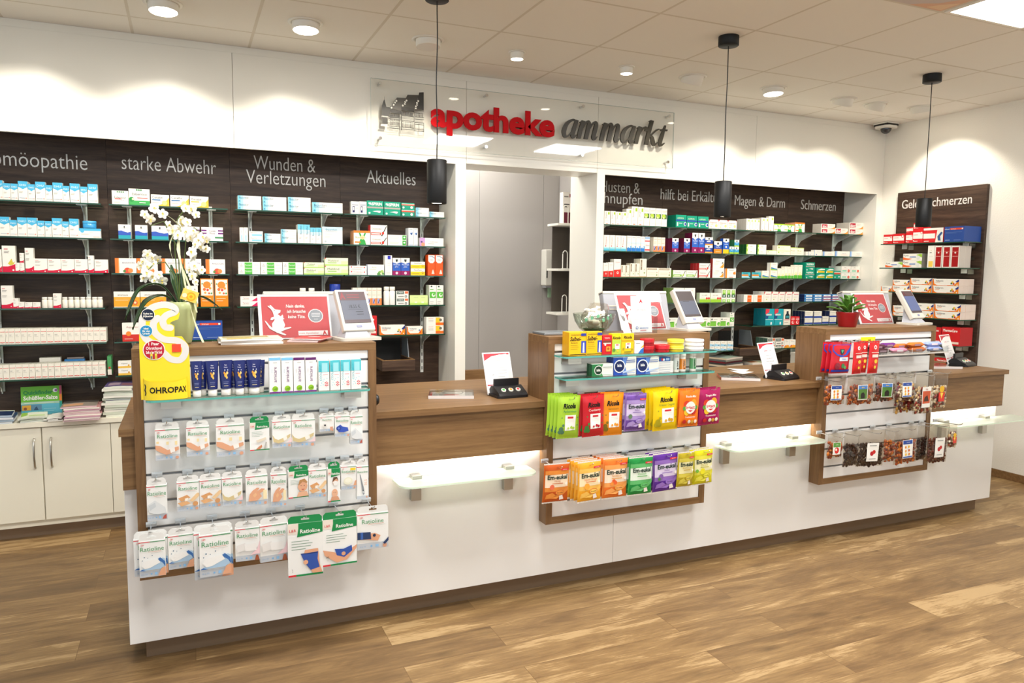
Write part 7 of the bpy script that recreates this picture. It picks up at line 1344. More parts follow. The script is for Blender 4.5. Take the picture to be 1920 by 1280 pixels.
def sweet_bag(style, w, h):
    key = (style, round(w, 2), round(h, 2))
    if key in _BAG:
        return _BAG[key]
    look, col, ops = BG[style]
    f = bag_shape(w, h, 0.0125)
    b = MB(); m = film(col); g = 12
    for back in (False, True):
        vs = [f(i / g, j / g, 0, back) for j in range(g + 1) for i in range(g + 1)]
        fs = [(j * (g + 1) + i, j * (g + 1) + i + 1, (j + 1) * (g + 1) + i + 1, (j + 1) * (g + 1) + i) for j in range(g) for i in range(g)]
        b.add(vs, fs if not back else [q[::-1] for q in fs], m, True)
    for v0, v1 in ((-.035, 0.0), (1.0, 1.035)):                    # crimped seams
        n = 18
        vs = [(-w / 2 * 1.0 + w * i / n, 0.0008 * (-1) ** i, -h + h * v) for v in (v0, v1) for i in range(n + 1)]
        b.add(vs, [(i, i + 1, n + 2 + i, n + 1 + i) for i in range(n)], film('#efe9e0') if style in ('honey', 'ginger', 'seabuck', 'green', 'violet', 'olive', 'lemon') else m)
    printing(b, ops, w, h, lambda u, v, lift: f(.04 + u * .92, .03 + v * .94, lift + 0.0008), 0.0004, 8)
    _BAG[key] = b.mesh('sweet_bag')
    return _BAG[key]
def hang_bags(rows, zslot, where, group, deep, hookgroup):
    for i, (x, w, zt, h, y, style) in enumerate(rows):
        n = deep.get(style, 2)
        me = sweet_bag(style, w * 0.95, h * 0.965)
        same = [r for r in rows if r[5] == style]
        pos = '' if len(same) < 2 else f', {ORD[same.index(rows[i]) + 1]} from desk gap'
        for k in range(n):
            o = link('sweet_bag', me, None, (x - 0.004 * k, y + k * 0.028 - (0.017 if i % 2 else 0), zt - h * 0.02))
            r = random.Random(i * 7)
            o.rotation_euler = (r.uniform(0.02, 0.07), r.uniform(-0.035, 0.035), r.uniform(-0.06, 0.06))
            tag(o, f'{BG[style][0]}{pos}{f", {ORD[k + 1]} on its hook" if k else ""}, {where}', 'sweet bag', group)
        hook(x, zslot, TOWER_Y - y + 0.055, f'hook of the {BG[style][0]}{pos}'.replace(' with round white smile', '').replace(' half hidden behind the violet one', ''), hookgroup)
hang_bags(CANDY_UPPER, 1.006, 'upper row', 'sweet bags on the middle tower', {'lime': 4, 'yellow': 4, 'red': 2}, 'hooks on the middle tower')
hang_bags(CANDY_LOWER, 0.691, 'lower row', 'sweet bags on the middle tower', {'ginger': 4, 'seabuck': 4, 'violet': 3, 'honey': 1, 'olive': 1, 'lemon': 2}, 'hooks on the middle tower')
hang_bags(COUGH_BAGS, 1.216, 'top row of last tower', 'cough sweet bags on the last tower', {'berryblue': 3, 'redbear': 1}, 'hooks on the last tower')

# clear bags of fruit gums
CLR = {'amber': ('amber gums', ['#b5581a', '#c9701f', '#a3471a', '#7a2f14']), 'dark': ('dark mixed gums', ['#7a2f14', '#b5581a', '#3a1a12', '#5a2a18']), 'mix': ('red cream gums', ['#8a1f1c', '#e3cfae', '#d3a24a', '#5a2418']),
       'cream': ('cream gums', ['#e9dcc4', '#5f2c22', '#d9b98a', '#9a3a2a']), 'cola': ('dark brown gums', ['#2c140f', '#3a1c14', '#24100c']), 'brown': ('red brown gums', ['#5a2416', '#6f2f1a', '#4a1c12'])}
_GUM = {}
def gummy_bag(style, w, h, seed):
    word, cols = CLR[style]
    fr = random.Random(seed)
    f = bag_shape(w, h, 0.017)
    b = MB(); g = 10
    for back in (False, True):
        vs = [f(i / g, j / g, 0, back) for j in range(g + 1) for i in range(g + 1)]
        vs = [(x + fr.uniform(-.001, .001), y + fr.uniform(-.0018, .0018), z) for x, y, z in vs]
        fs = [(j * (g + 1) + i, j * (g + 1) + i + 1, (j + 1) * (g + 1) + i + 1, (j + 1) * (g + 1) + i) for j in range(g) for i in range(g)]
        b.add(vs, fs if not back else [q[::-1] for q in fs], BAG_FILM, True)
    c = MB()
    mats = [mat('gum_' + q.lstrip('#'), q, 0.3, 0, 0.5) for q in cols]
    rows = max(4, int(h * 0.62 / 0.016)); nx = max(3, int(w / 0.018))
    for j in range(rows):
        for i in range(nx):
            for lay in range(2):
                u = min(.98, max(.02, (i + .5 + fr.uniform(-.5, .5)) / nx)); v = (j + .5 + fr.uniform(-.55, .55)) / rows * .6 + .025
                u = .07 + u * .86
                p0 = f(u, v); p1 = f(u, v, 0, True)
                t_ = 0.35 if lay == 0 else .75
                cx, cy, cz = p0[0], p0[1] * (1 - t_) + p1[1] * t_, p0[2]
                if abs(p0[1] - p1[1]) < 0.006: continue
                r = fr.uniform(.010, .0155); m = fr.choice(mats)
                ang = fr.uniform(0, 3.1)
                sx, sz = r * fr.uniform(.7, 1), r * fr.uniform(.6, 1); sy = min(r * .6, abs(p0[1] - p1[1]) * .3)
                ns = 6
                vs = [(cx, cy, cz - sz)]
                for lz in (-.5, .5):
                    for q in range(ns):
                        a = ang + 2 * math.pi * q / ns
                        vs.append((cx + sx * .87 * math.cos(a), cy + sy * .87 * math.sin(a), cz + lz * sz))
                vs.append((cx, cy, cz + sz))
                fs = [(0, 1 + (q + 1) % ns, 1 + q) for q in range(ns)] + [(1 + q, 1 + (q + 1) % ns, 1 + ns + (q + 1) % ns, 1 + ns + q) for q in range(ns)] + [(2 * ns + 1, 1 + ns + q, 1 + ns + (q + 1) % ns) for q in range(ns)]
                c.add(vs, fs, m, True)
    return b, c, f
LB = {'fruit': [R(0, 0, 1, 1, '#efede6'), R(.05, .76, .95, .97, '#2f4f9c'), R(.05, .03, .95, .1, '#3f5fae'), C(.3, .6, .09, '#d9852a'), C(.6, .62, .09, '#e3b43a'), C(.3, .4, .09, '#e09a4a'), C(.62, .42, .09, '#c9602a'), C(.3, .22, .09, '#e3b43a'), C(.62, .22, .09, '#d9852a'), T('Frucht', .5, .87, .06, '#dfe6f2', .7)],
      'bear': [R(0, 0, 1, 1, '#efede6'), R(.05, .05, .95, .72, '#4f7a34'), R(.05, .72, .95, .96, '#4f7fc0'), P([(.3, .1), (.7, .1), (.72, .36), (.6, .5), (.4, .48), (.28, .34)], '#1f1a16'), T('Bären', .5, .84, .08, '#f3cf3a', .7, .02)],
      'apple': [R(0, 0, 1, 1, '#efede6'), R(.05, .6, .95, .96, '#5f9a4a'), C(.5, .34, .3, '#c9302c'), C(.42, .4, .12, '#f0e3cf'), T('Apfel', .5, .8, .08, '#f0f2e6', .7)],
      'red': [R(0, 0, 1, 1, '#efede6'), R(.06, .2, .94, .8, '#c9562f'), P([(.2, .3), (.8, .3), (.6, .6), (.3, .5)], '#3f2418'), T('Mix', .5, .88, .08, '#a33a2a', .7)],
      'cherry': [R(0, 0, 1, 1, '#efede6'), C(.45, .42, .16, '#b3202c'), C(.62, .5, .14, '#c9302c'), R(.2, .84, .8, .88, '#8a8a86'), R(.2, .12, .8, .15, '#8a8a86')],
      'yellow': [C(.5, .8, .3, '#e8b52c'), R(.1, .1, .9, .62, '#d8352a'), P([(.3, .6), (.7, .6), (.5, .25)], '#f3d24a'), C(.5, .48, .1, '#f6efe0')]}
def hang_gums(rows, zslot, where, labels):
    for i, (x, w, zt, h, y, style) in enumerate(rows):
        word = CLR[style][0]
        b, c, f = gummy_bag(style, w, h, i * 13 + len(where))
        lab = labels[i]
        same = [r for r in rows if r[5] == style]
        pos = '' if len(same) < 2 else f', {ORD[same.index(rows[i]) + 1]} from desk gap'
        t = thing('gum_bag', f'clear bag of {word}{" with label" if lab else ""}{pos}, {where} row, last tower', 'sweet bag', (x, y, zt), 0, 'clear gum bags on the last tower')
        r = random.Random(i)
        t.rotation_euler = (r.uniform(0, .05), r.uniform(-.03, .03), r.uniform(-.12, .12))
        part('bag_film', b, t)
        o = part('gums', c, t); o['kind'] = 'stuff'
        if lab:
            p = MB(); lw, lh = min(w * .52, .085), h * .5
            u0 = .5 - lw / w / 2; v0 = .16
            printing(p, LB[lab], lw, lh, lambda u, v, lift: f(u0 + u * lw / w, v0 + v * lh / h, lift + .0032), .0003, 5)
            part('paper_label', p, t)
        hook(x, zslot, TOWER_Y - y + 0.06, f'wire hook holding the {ORD[i + 1]} gum bag from desk gap, {where} row, last tower', 'hooks on the last tower')
hang_gums(GUMMY_UPPER, 1.006, 'upper', ['fruit', 'bear', 'bear', 'fruit', None, 'red', 'yellow'])
hang_gums(GUMMY_LOWER, 0.691, 'lower', ['apple', None, 'cherry', None, 'fruit', None, 'cherry', 'yellow'])

# acrylic tray of wrapped bars on the last tower
t = thing('bar_tray', 'clear tray on the last tower holding wrapped bars', 'tray', (3.61, TOWER_Y, 1.14))
b = MB(); b.box(0, 0.62, -0.11, 0.004, 0, 0.004, ACRYLIC); b.box(0, 0.62, -0.112, -0.109, 0, 0.03, ACRYLIC); b.box(0, 0.003, -0.109, 0.004, 0.004, 0.035, ACRYLIC); b.box(0.617, 0.62, -0.109, 0.004, 0.004, 0.035, ACRYLIC); part('tray_body', b, t)
b = MB(); b.box(0.0, 0.62, -0.1135, -0.1122, -0.004, 0.003, mat('tray_edge', '#cfc9c2', 0.2, 0, 0.6))
for xx in (0.1, 0.3, 0.42): b.box(xx, xx + 0.004, -0.1135, -0.1122, 0, 0.034, mat('tray_edge', '#cfc9c2', 0.2, 0, 0.6))
part('edge_strip', b, t)
def wrapped_bar(x, y, z, ln, r, col, label, rz=0.0, print_col='#e6dcd6'):
    b = MB(); n, m = 12, 8
    vs = []
    for j in range(m + 1):
        f_ = j / m
        e = 1 if .12 < f_ < .88 else .75
        for i in range(n):
            a = 2 * math.pi * i / n
            vs.append(((f_ - .5) * ln, r * .95 * e * math.cos(a) if 0 < j < m else r * 1.2 * math.cos(a), r * .8 * e * math.sin(a) if 0 < j < m else .001 * math.sin(a)))
    b.add(vs, [(j * n + i, (j + 1) * n + i, (j + 1) * n + (i + 1) % n, j * n + (i + 1) % n) for j in range(m) for i in range(n)], film(col), True)
    fm = lambda u, v, lift: ((u - .5) * ln * .5, -r * .95 - lift - .0004 + .006 * (v - .5) ** 2, (v - .5) * r)
    printing(b, [R(.1, .2, .9, .8, print_col)], .1, .02, fm)
    solid('wrapped_bar', b, label, 'snack bar', (x, y, z + r * .8), rz, 'wrapped bars in the clear tray')
TZ = 1.1445
for k, (x, y, z, col, lab) in enumerate([(3.69, 3.045, 0, '#3a1424', 'dark plum wrapped bar at the front of the tray'), (3.69, 3.075, 0.018, '#4a1c30', 'dark plum wrapped bar lying on top of the other'), (3.70, 3.105, 0.002, '#2f1020', 'dark plum wrapped bar at the back of the tray'),
        (3.80, 3.09, 0.022, '#6a2a7c', 'purple wrapped bar standing up behind the pink one'), (3.83, 3.045, 0, '#e08aa6', 'pink wrapped bar at the front of the tray'), (3.89, 3.085, 0.016, '#d9702a', 'bright orange wrapped bar behind the pink one'),
        (3.99, 3.045, 0, '#c4662a', 'lower orange brown wrapped bar at the front of the tray'), (3.98, 3.05, 0.024, '#cf742f', 'upper orange brown wrapped bar at the front of the tray'), (4.02, 3.10, 0.012, '#cf2a26', 'red wrapped bar at the back of the tray'),
        (4.135, 3.045, 0, '#8a9ad0', 'lower lilac blue wrapped bar at the open tray end'), (4.13, 3.05, 0.024, '#96a6da', 'upper lilac blue wrapped bar at the open tray end')]):
    wrapped_bar(x, y + .008, TZ + .001 + z * 1.2, 0.125 if x > 3.75 else 0.135, 0.0185, col, lab, 0.04 * math.sin(k * 3), '#e9d9e0' if k in (4, 9, 10) else '#9a7a86')
o = link('sweet_bag', sweet_bag('yellow', 0.12, 0.06), None, (3.66, 3.118, 1.235)); tag(o, 'small yellow sweet bag lying behind the dark bars in the tray', 'sweet bag')

# ------------------------------------------------------------------ glass sign above the passage
t = thing('shop_sign', 'long clear glass sign with house emblem, red and black lettering above the passage', 'sign', (0, WALL_Y, 0))
b = MB(); b.box(1.15, 3.543, -0.048, -0.040, 2.418, 2.843, SIGN_GLASS)
part('glass_pane', b, t)
b = MB(); em = mat('pane_edge', '#b9c4bd', 0.15, 0, 0.6)
b.box(1.149, 3.544, -0.048, -0.040, 2.4165, 2.418, em); b.box(1.149, 3.544, -0.048, -0.040, 2.843, 2.8445, em); b.box(1.1485, 1.15, -0.048, -0.040, 2.418, 2.843, em); b.box(3.543, 3.5445, -0.048, -0.040, 2.418, 2.843, em)
part('glass_edge', b, t)
for x in (1.21, 1.962, 2.73, 3.495):
    for z in (2.463, 2.815):
        b = MB()
        for y0, y1, r in ((-0.056, -0.0482, 0.011), (-0.0398, -0.0005, 0.007)):
            ps = [(r * math.cos(2 * math.pi * i / 14), r * math.sin(2 * math.pi * i / 14)) for i in range(14)]
            b.prism([(x + px, z + pz) for px, pz in ps], y0, y1, CHROME)
        part('spacer_bolt', b, t, 'small steel spacer bolt')
RED = mat('red_letters', '#b80812', 0.6, 0, 0.15)
SLATE = mat('slate_letters', '#3b372e', 0.35, 0, 0.4)
gv, gf, gw = glyphs('apotheke', 0.038, 0, 0.05, 4)
k = (2.494 - 1.556) / gw
b = MB(); b.add([(1.556 + x * k, -0.0535 - z * 0.07, 2.577 + y * 0.152) for x, y, z in gv], gf, RED)
part('red_lettering', b, t, 'thick red letters')
def ribbon(mb, pts, ws, x, z, s, slant, m, lay, cl=0.0):
    """one pen stroke of changing width"""
    q = []
    for i in range(len(pts) - 1):
        p0 = Vector(pts[max(i - 1, 0)]); p1 = Vector(pts[i]); p2 = Vector(pts[i + 1]); p3 = Vector(pts[min(i + 2, len(pts) - 1)])
        for j in range(6):
            f = j / 6
            q.append((0.5 * ((2 * p1) + (p2 - p0) * f + (2 * p0 - 5 * p1 + 4 * p2 - p3) * f * f + (3 * p1 - p0 - 3 * p2 + p3) * f ** 3), ws[i] * (1 - f) + ws[i + 1] * f))
    q.append((Vector(pts[-1]), ws[-1]))
    lft, rgt = [], []
    for i, (p_, w_) in enumerate(q):
        d = (q[min(i + 1, len(q) - 1)][0] - q[max(i - 1, 0)][0]).normalized()
        n = Vector((-d.y, d.x)) * w_ / 2
        lft.append(p_ + n); rgt.append(p_ - n)
    tr = lambda v, y: (x + (v.x + v.y * slant) * s, y, z + v.y * s)
    yf, yb = -0.0635 - lay * 0.0004, -0.050
    n = len(q)
    vs = [tr(v, yf) for v in lft] + [tr(v, yf) for v in rgt] + [tr(v, yb) for v in lft] + [tr(v, yb) for v in rgt]
    fs = []
    for i in range(n - 1):
        fs += [(i, n + i, n + i + 1, i + 1), (i, i + 1, 2 * n + i + 1, 2 * n + i), (n + i + 1, n + i, 3 * n + i, 3 * n + i + 1)]
    fs += [(0, 2 * n, 3 * n, n), (n - 1, 2 * n - 1, 4 * n - 1, 3 * n - 1)]
    # keep faces outward whichever way the pen ran
    a = vs[0]; bb = vs[n]; c = vs[n + 1]
    nrm = (Vector(bb) - Vector(a)).cross(Vector(c) - Vector(a))
    if nrm.y > 0:
        fs = [f[::-1] for f in fs]
    mb.add(vs, fs, m)
LET = {
 'a': ([([(.72, .93), (.5, .99), (.2, .78), (.08, .4), (.16, .1), (.32, .04), (.52, .24), (.68, .62)], [.05, .12, .22, .28, .2, .1, .07, .05]), ([(.76, 1.0), (.68, .5), (.66, .16), (.76, .05), (.92, .2)], [.2, .25, .24, .15, .04])], .98),
 'm': ([([(-.06, .9), (.1, .97)], [.05, .1]), ([(.15, 1.0), (.08, .5), (.06, 0)], [.24, .25, .25]), ([(.16, .5), (.3, .86), (.44, .97), (.54, .84), (.54, .5), (.52, 0)], [.05, .09, .16, .24, .25, .25]), ([(.62, .5), (.76, .86), (.9, .97), (1.0, .84), (1.0, .5), (.98, .16), (1.08, .05), (1.22, .2)], [.05, .09, .16, .24, .25, .24, .15, .04])], 1.28),
 'r': ([([(-.06, .9), (.1, .97)], [.05, .1]), ([(.15, 1.0), (.08, .5), (.06, 0)], [.24, .25, .25]), ([(.16, .5), (.3, .84), (.46, .97), (.58, .9), (.58, .78)], [.05, .09, .14, .18, .2])], .66),
 'k': ([([(-.04, 1.36), (.1, 1.4)], [.05, .09]), ([(.15, 1.42), (.08, .7), (.06, 0)], [.24, .25, .25]), ([(.18, .46), (.42, .74), (.62, .92), (.78, .96)], [.06, .09, .1, .05]), ([(.26, .56), (.4, .4), (.52, .16), (.64, .04), (.82, .2)], [.1, .22, .26, .15, .04])], .86),
 't': ([([(.24, 1.22), (.14, .6), (.1, .2), (.2, .05), (.42, .2)], [.1, .25, .25, .16, .04]), ([(-.04, .93), (.44, .95)], [.1, .1])], .5),
}
b = MB(); pen = 0.0
adv = [('a', .06), ('m', .22), ('m', .06), ('a', .06), ('r', .06), ('k', .06), ('t', 0)]
tot = sum(LET[c][1] + g for c, g in adv) + .25
s_ = (3.484 - 2.546) / tot
lay = 0
for c, g in adv:
    for pts, ws in LET[c][0]:
        ribbon(b, pts, ws, 2.55 + pen * s_, 2.578, s_ * 1.02, 0.2, SLATE, lay)
        lay = (lay + 1) % 9
    pen += LET[c][1] + g
part('black_lettering', b, t, 'slanted black serif letters')
# house emblem printed on the pane
b = MB()
U = lambda X, Y: ((X - 185) / 1030, 1 - (Y - 160) / 960)
PP = lambda pts, c: P([U(*q) for q in pts], c)
RRc = lambda X0, Y0, X1, Y1, c: R(*U(X0, Y1), *U(X1, Y0), c)
D1, D2, D3, WH = '#34302a', '#454139', '#56524a', '#e9e6da'
ops = [PP([(215, 560), (270, 410), (320, 580), (420, 590), (380, 790), (215, 780)], D1), PP([(266, 410), (274, 410), (272, 340)], D1), RRc(200, 790, 360, 815, '#b9b6ad'), RRc(218, 825, 350, 970, D1), RRc(190, 975, 340, 1020, '#cfcbc0'),
       PP([(430, 610), (565, 350), (780, 340), (660, 640)], D3), PP([(670, 560), (820, 260), (1090, 240), (980, 570)], D2), PP([(985, 575), (1050, 380), (1100, 180), (1210, 165), (1210, 575)], D1),
       PP([(425, 625), (670, 640), (670, 720), (400, 700)], D1), PP([(670, 530), (975, 560), (975, 640), (670, 620)], D1)]
for (X, Y) in ((440, 590), (490, 520), (525, 465), (555, 425), (705, 515), (755, 470), (765, 430), (795, 395), (1015, 545), (1020, 505), (1045, 465), (1045, 425), (1075, 378)):
    u, v = U(X, Y); ops += [C(u, v, .035, '#3a362f', .038), C(u, v, .022, WH, .024)]
for (X0, X1, n, rows) in ((400, 655, 9, ((660, 690), (735, 790), (850, 895), (910, 990))), (685, 965, 9, ((580, 605), (650, 735), (870, 900), (915, 1010))), (990, 1205, 6, ((635, 660), (670, 735)))):
    for (Y0, Y1) in rows:
        st_ = (X1 - X0) / n
        sl = 0.06
        for i in range(n):
            xa = X0 + i * st_; dy = (xa - 700) * 0.04
            ops.append(RRc(xa, Y0 + dy, xa + st_ * .45, Y1 + dy, D1))
for X0, X1, Y in ((380, 660, 700), (380, 660, 800), (360, 660, 838), (670, 970, 620), (670, 970, 745), (670, 970, 850), (985, 1210, 590), (985, 1210, 742), (985, 1210, 790), (985, 1210, 870), (985, 1210, 910), (985, 1210, 1020), (985, 1210, 1060), (360, 970, 1005), (400, 960, 1045)):
    ops.append(RRc(X0, Y, X1, Y + 12, D1))
for X in (985, 1085, 1200, 660, 670, 965): ops.append(RRc(X, 870 if X > 980 else 640, X + 9, 1080, D1))
printing(b, ops, .296, .276, flat_map(.296, .276, -0.0484, 1.214, 2.514), 0.00004)
part('house_emblem', b, t, 'grey emblem of a half timbered house')

# ------------------------------------------------------------------ room behind the passage
t = thing('towel_dispenser', 'white paper towel dispenser on the grey wall behind the passage', 'dispenser', (3.12, 6.195, 1.38))
b = MB(); b.box(-0.1, 0.1, -0.1, 0, 0.09, 0.42, WHITE, 0.01); part('housing', b, t)
b = MB(); b.box(-0.09, 0.09, -0.09, -0.01, 0.07, 0.0895, GREY_PLASTIC); b.box(-0.1015 + 0.01, -0.08, -0.102, -0.1, 0.16, 0.24, DARK); part('slot', b, t)
b = MB(); b.box(-0.05, 0.08, -0.06, -0.045, -0.02, 0.07, mat('green_paper', '#9fc0a0', 0.8)); part('paper_towel', b, t, 'pale green paper towel')
t = thing('wall_shelf', 'white shelf rack with dark back panels at the passage edge', 'shelf', (3.199, 5.62, 0))
for z in (1.255, 1.625, 2.0):
    b = MB(); b.box(-0.355, 0, -0.1, 0.1, z - 0.02, z, WHITE, 0.002); part('shelf_board', b, t)
b = MB()
for z0, z1 in ((1.256, 1.604), (1.626, 1.979)):
    b.box(-0.31, -0.001, 0.085, 0.098, z0, z1, mat('dark_shelf_back', '#4a423a', 0.5))
part('back_panel', b, t)
for z, lab in ((1.2555, 'lowest'), (1.6255, 'middle'), (2.0005, 'top')):
    b = MB(); b.tube([(0, 0, 0.0025), (0, 0, 0.12)] + [(0.022 - 0.022 * math.cos(a * math.pi / 8), 0, 0.12 + 0.028 * math.sin(a * math.pi / 8)) for a in range(1, 8)] + [(0.044, 0, 0.12), (0.044, 0, 0.0025)], 0.004, WHITE, 8)
    b.box(-0.004, 0.05, -0.015, 0.015, 0, 0.002, WHITE)
    solid('wire_bookend', b, f'white wire bookend on the {lab} board of the rack at the passage edge', 'bookend', (2.905, 5.545, z))
b = MB(); b.box(-0.05, 0.05, 0, 0.06, 0, 0.26, ink('#ece6df')); printing(b, [R(.05, 0, .95, .36, '#6a1f33'), R(.6, .84, .9, .95, '#8a2f3a'), R(.1, .84, .5, .88, '#8a8480'), R(.1, .6, .6, .63, '#3a3434'), R(.1, .52, .5, .55, '#3a3434')], .1, .26, flat_map(.1, .26))
solid('medicine_box', b, 'tall white and wine red box on the topmost board of the passage rack', 'medicine box', (2.965, 5.575, 2.0005))
t = thing('wooden_chair', 'brown wooden chair back just showing behind the desk in the passage', 'chair', (2.05, 5.0, 0))
b = MB(); b.box(-0.2, 0.2, -0.2, 0.2, 0.42, 0.45, OAK, 0.005); part('seat', b, t)
for x in (-0.18, 0.15):
    b = MB(); b.box(x, x + 0.03, -0.18, -0.15, 0, 0.419, OAK); part('leg', b, t)
    b = MB(); b.box(x, x + 0.03, 0.15, 0.18, 0, 0.419, OAK); part('leg', b, t)
b = MB(); b.box(-0.2, 0.2, 0.16, 0.185, 0.451, 0.86, OAK, 0.006); part('backrest', b, t)

# low cabinets under the right boards with papers
t = thing('low_cabinet', 'cream low cabinet below the Husten to Schmerzen boards, mostly behind the counter', 'cabinet', (2.962, 4.985, 0))
b = MB(); b.box(0.003, 2.885, 0.0, 0.355, 0.1, 0.668, CREAM); b.box(0.003, 2.885, 0.05, 0.08, 0, 0.1, BRONZE); part('body', b, t)
b = MB(); b.box(0.002, 2.886, -0.012, 0.355, 0.6685, 0.698, CREAM, 0.002); part('cabinet_top', b, t)
sheets('magazine_stack', 'pile of dark and red edged magazines on the cabinet behind the second desk gap', 'magazines', 4.26, 5.10, 0.6985, 0.26, 0.2, 0.185, 12, ['#3a3a3c', '#8f1f33', '#5a5a5a', '#c9b9a0'], ['#4a4a4c', '#7a2f3c', '#8a8478', '#d3c9bd'], 0.35, seed=12, top_ops=[R(0, 0, 1, 1, '#8a9a8c'), R(0, .4, .6, 1, '#5a5f60')])
sheets('magazine_stack', 'pile of pale magazines with loose sheets beside the dark magazine pile', 'magazines', 4.60, 5.08, 0.6985, 0.2, 0.16, 0.125, 8, ['#d9c9c0', '#e6dfd0'], ['#d3c3bd', '#e3dad0'], -0.1, seed=13, top_ops=[R(0, 0, 1, 1, '#e6dfca'), R(.1, .3, .5, .8, '#d98a5a'), R(.5, .1, .9, .5, '#7a9a5a')])
b = MB(); b.box(-0.2, 0.2, 0, 0.1, 0, 0.18, mat('grey_carton', '#c9c4ba', 0.7)); b.box(-0.202, 0.202, -0.002, 0.102, 0.1805, 0.2, mat('grey_carton', '#c9c4ba', 0.7))
solid('storage_box', b, 'pale grey lidded carton on the cabinet beside the last tower', 'box', (5.2, 4.98, 0.6985))

# ------------------------------------------------------------------ desk equipment
def staff_screen(x0, x1, label, vents):
    w = x1 - x0
    t = thing('till_screen', label, 'monitor', ((x0 + x1) / 2, 3.62, DESK_TOP))
    lean = math.radians(16)
    b = MB()
    b.box(-w / 2, w / 2, 0, 0.045, 0.0, 0.36, GREY_PLASTIC, 0.006)
    b.box(-w / 2, w / 2, -0.004, 0.05, 0.345, 0.362, BEIGE_PLASTIC, 0.004)
    o = part('screen_housing', b, t); o.location = (0, -0.06, 0.165); o.rotation_euler = (-lean, 0, 0)
    if vents:
        for k in range(5):
            v = MB(); v.box(w / 2 - 0.1, w / 2 - 0.015, -0.003, -0.0005, 0.24 - 0.012 * k, 0.245 - 0.012 * k, mat('vent_dark', '#6b6a70', 0.5) if k else BEIGE_PLASTIC)
            part('vent_slot', v, o)
    else:
        for k in range(2):
            v = MB(); v.box(-w / 2 + 0.03, -w / 2 + 0.1, -0.003, -0.0005, 0.27 - 0.02 * k, 0.278 - 0.02 * k, BEIGE_PLASTIC); part('vent_slot', v, o)
    b = MB(); b.box(-0.07, 0.07, -0.02, 0.05, 0.03, 0.2, GREY_PLASTIC, 0.01); part('stand', b, t)
    b = MB(); b.box(-0.13, 0.13, -0.1, 0.1, 0.0005, 0.03, GREY_PLASTIC, 0.01); part('foot', b, t)
staff_screen(0.336, 0.833, 'grey back of the till screen behind the first tower', True)
staff_screen(2.175, 2.61, 'grey back of the till screen behind the middle tower', False)
staff_screen(4.03, 4.46, 'grey back of the till screen behind the last tower', False)
KANGAROO = [P([(.035, .42), (.05, .36), (.1, .22), (.17, .15), (.22, .15), (.21, .19), (.15, .22), (.1, .3), (.06, .39)], '#f3ece6'),
            P([(.16, .17), (.2, .12), (.32, .05), (.34, .07), (.26, .14), (.3, .16), (.26, .22), (.2, .22)], '#f3ece6'), P([(.26, .15), (.38, .21), (.42, .23), (.41, .25), (.34, .24), (.24, .2)], '#f3ece6'),
            P([(.14, .22), (.22, .16), (.3, .2), (.33, .3), (.31, .4), (.28, .5), (.22, .58), (.17, .56), (.18, .42), (.14, .34)], '#f3ece6'),
            P([(.17, .55), (.16, .62), (.14, .68), (.16, .72), (.2, .68), (.28, .66), (.27, .6), (.22, .56)], '#f3ece6'), P([(.14, .68), (.09, .76), (.1, .77), (.16, .72)], '#f3ece6'), P([(.15, .7), (.12, .78), (.14, .78), (.19, .69)], '#f3ece6'),
            P([(.17, .5), (.13, .48), (.12, .42), (.15, .42), (.18, .46)], '#f3ece6'), P([(.27, .5), (.3, .55), (.31, .52), (.31, .46), (.33, .45), (.3, .43), (.27, .45)], '#f3ece6'), C(.185, .655, .008, '#8a3a3a')]
def poster(xa, xb, y, label, full=True):
    w = xb - xa; h = 0.218
    t = thing('poster_board', label, 'poster', ((xa + xb) / 2, y, 1.283))
    lean = math.radians(25)
    b = MB(); b.box(-w / 2, w / 2, 0, 0.004, 0, h, mat('white_card', '#efeeea', 0.35)); o = part('board', b, t); o.rotation_euler = (-lean, 0, 0)
    p = MB()
    ops = [R(0, 0, 1, 1, '#c2494d'), C(.8, .52, .115, '#f0e6e2'), C(.8, .52, .103, '#8f959b'), R(.74, .57, .87, .585, '#d3d6d8'), R(.73, .53, .87, .545, '#d3d6d8'), R(.74, .49, .86, .505, '#d3d6d8'), R(.77, .43, .83, .44, '#d3d6d8'),
           R(.52, .045, .965, .155, '#f0e9e6'), R(.86, .05, .862, .15, '#c9a09c'), T('mein Apotheker', .68, .1, .045, '#c96a66', .3), T('A', .915, .1, .09, '#c9302f', .06, .04),
           T('Nein danke,', .5, .76, .075, '#f3ece6', .28, .02, .2), T('ich brauche', .51, .63, .075, '#f3ece6', .28, .02, .2), T('keine Tüte.', .51, .5, .075, '#f3ece6', .26, .02, .2)] + KANGAROO
    printing(p, ops, w * .93, h * .93, flat_map(w * .93, h * .93, -0.0006, -w * .455, h * .02), 0.0002)
    part('print', p, o, 'red poster with white kangaroo and lettering')
    f = MB(); f.box(-w / 2, w / 2, -0.0075, -0.0065, 0, h, clear_glass('poster_film', '#fbfbfb', 0.8)); part('cover_film', f, o)
poster(0.302, 0.622, 3.475, 'red kangaroo poster leaning on the till screen of the first tower, fully visible')
poster(2.195, 2.495, 3.475, 'red kangaroo poster behind the white notice of the middle tower')
poster(4.005, 4.305, 3.475, 'red kangaroo poster behind the red flower pot on the last tower')
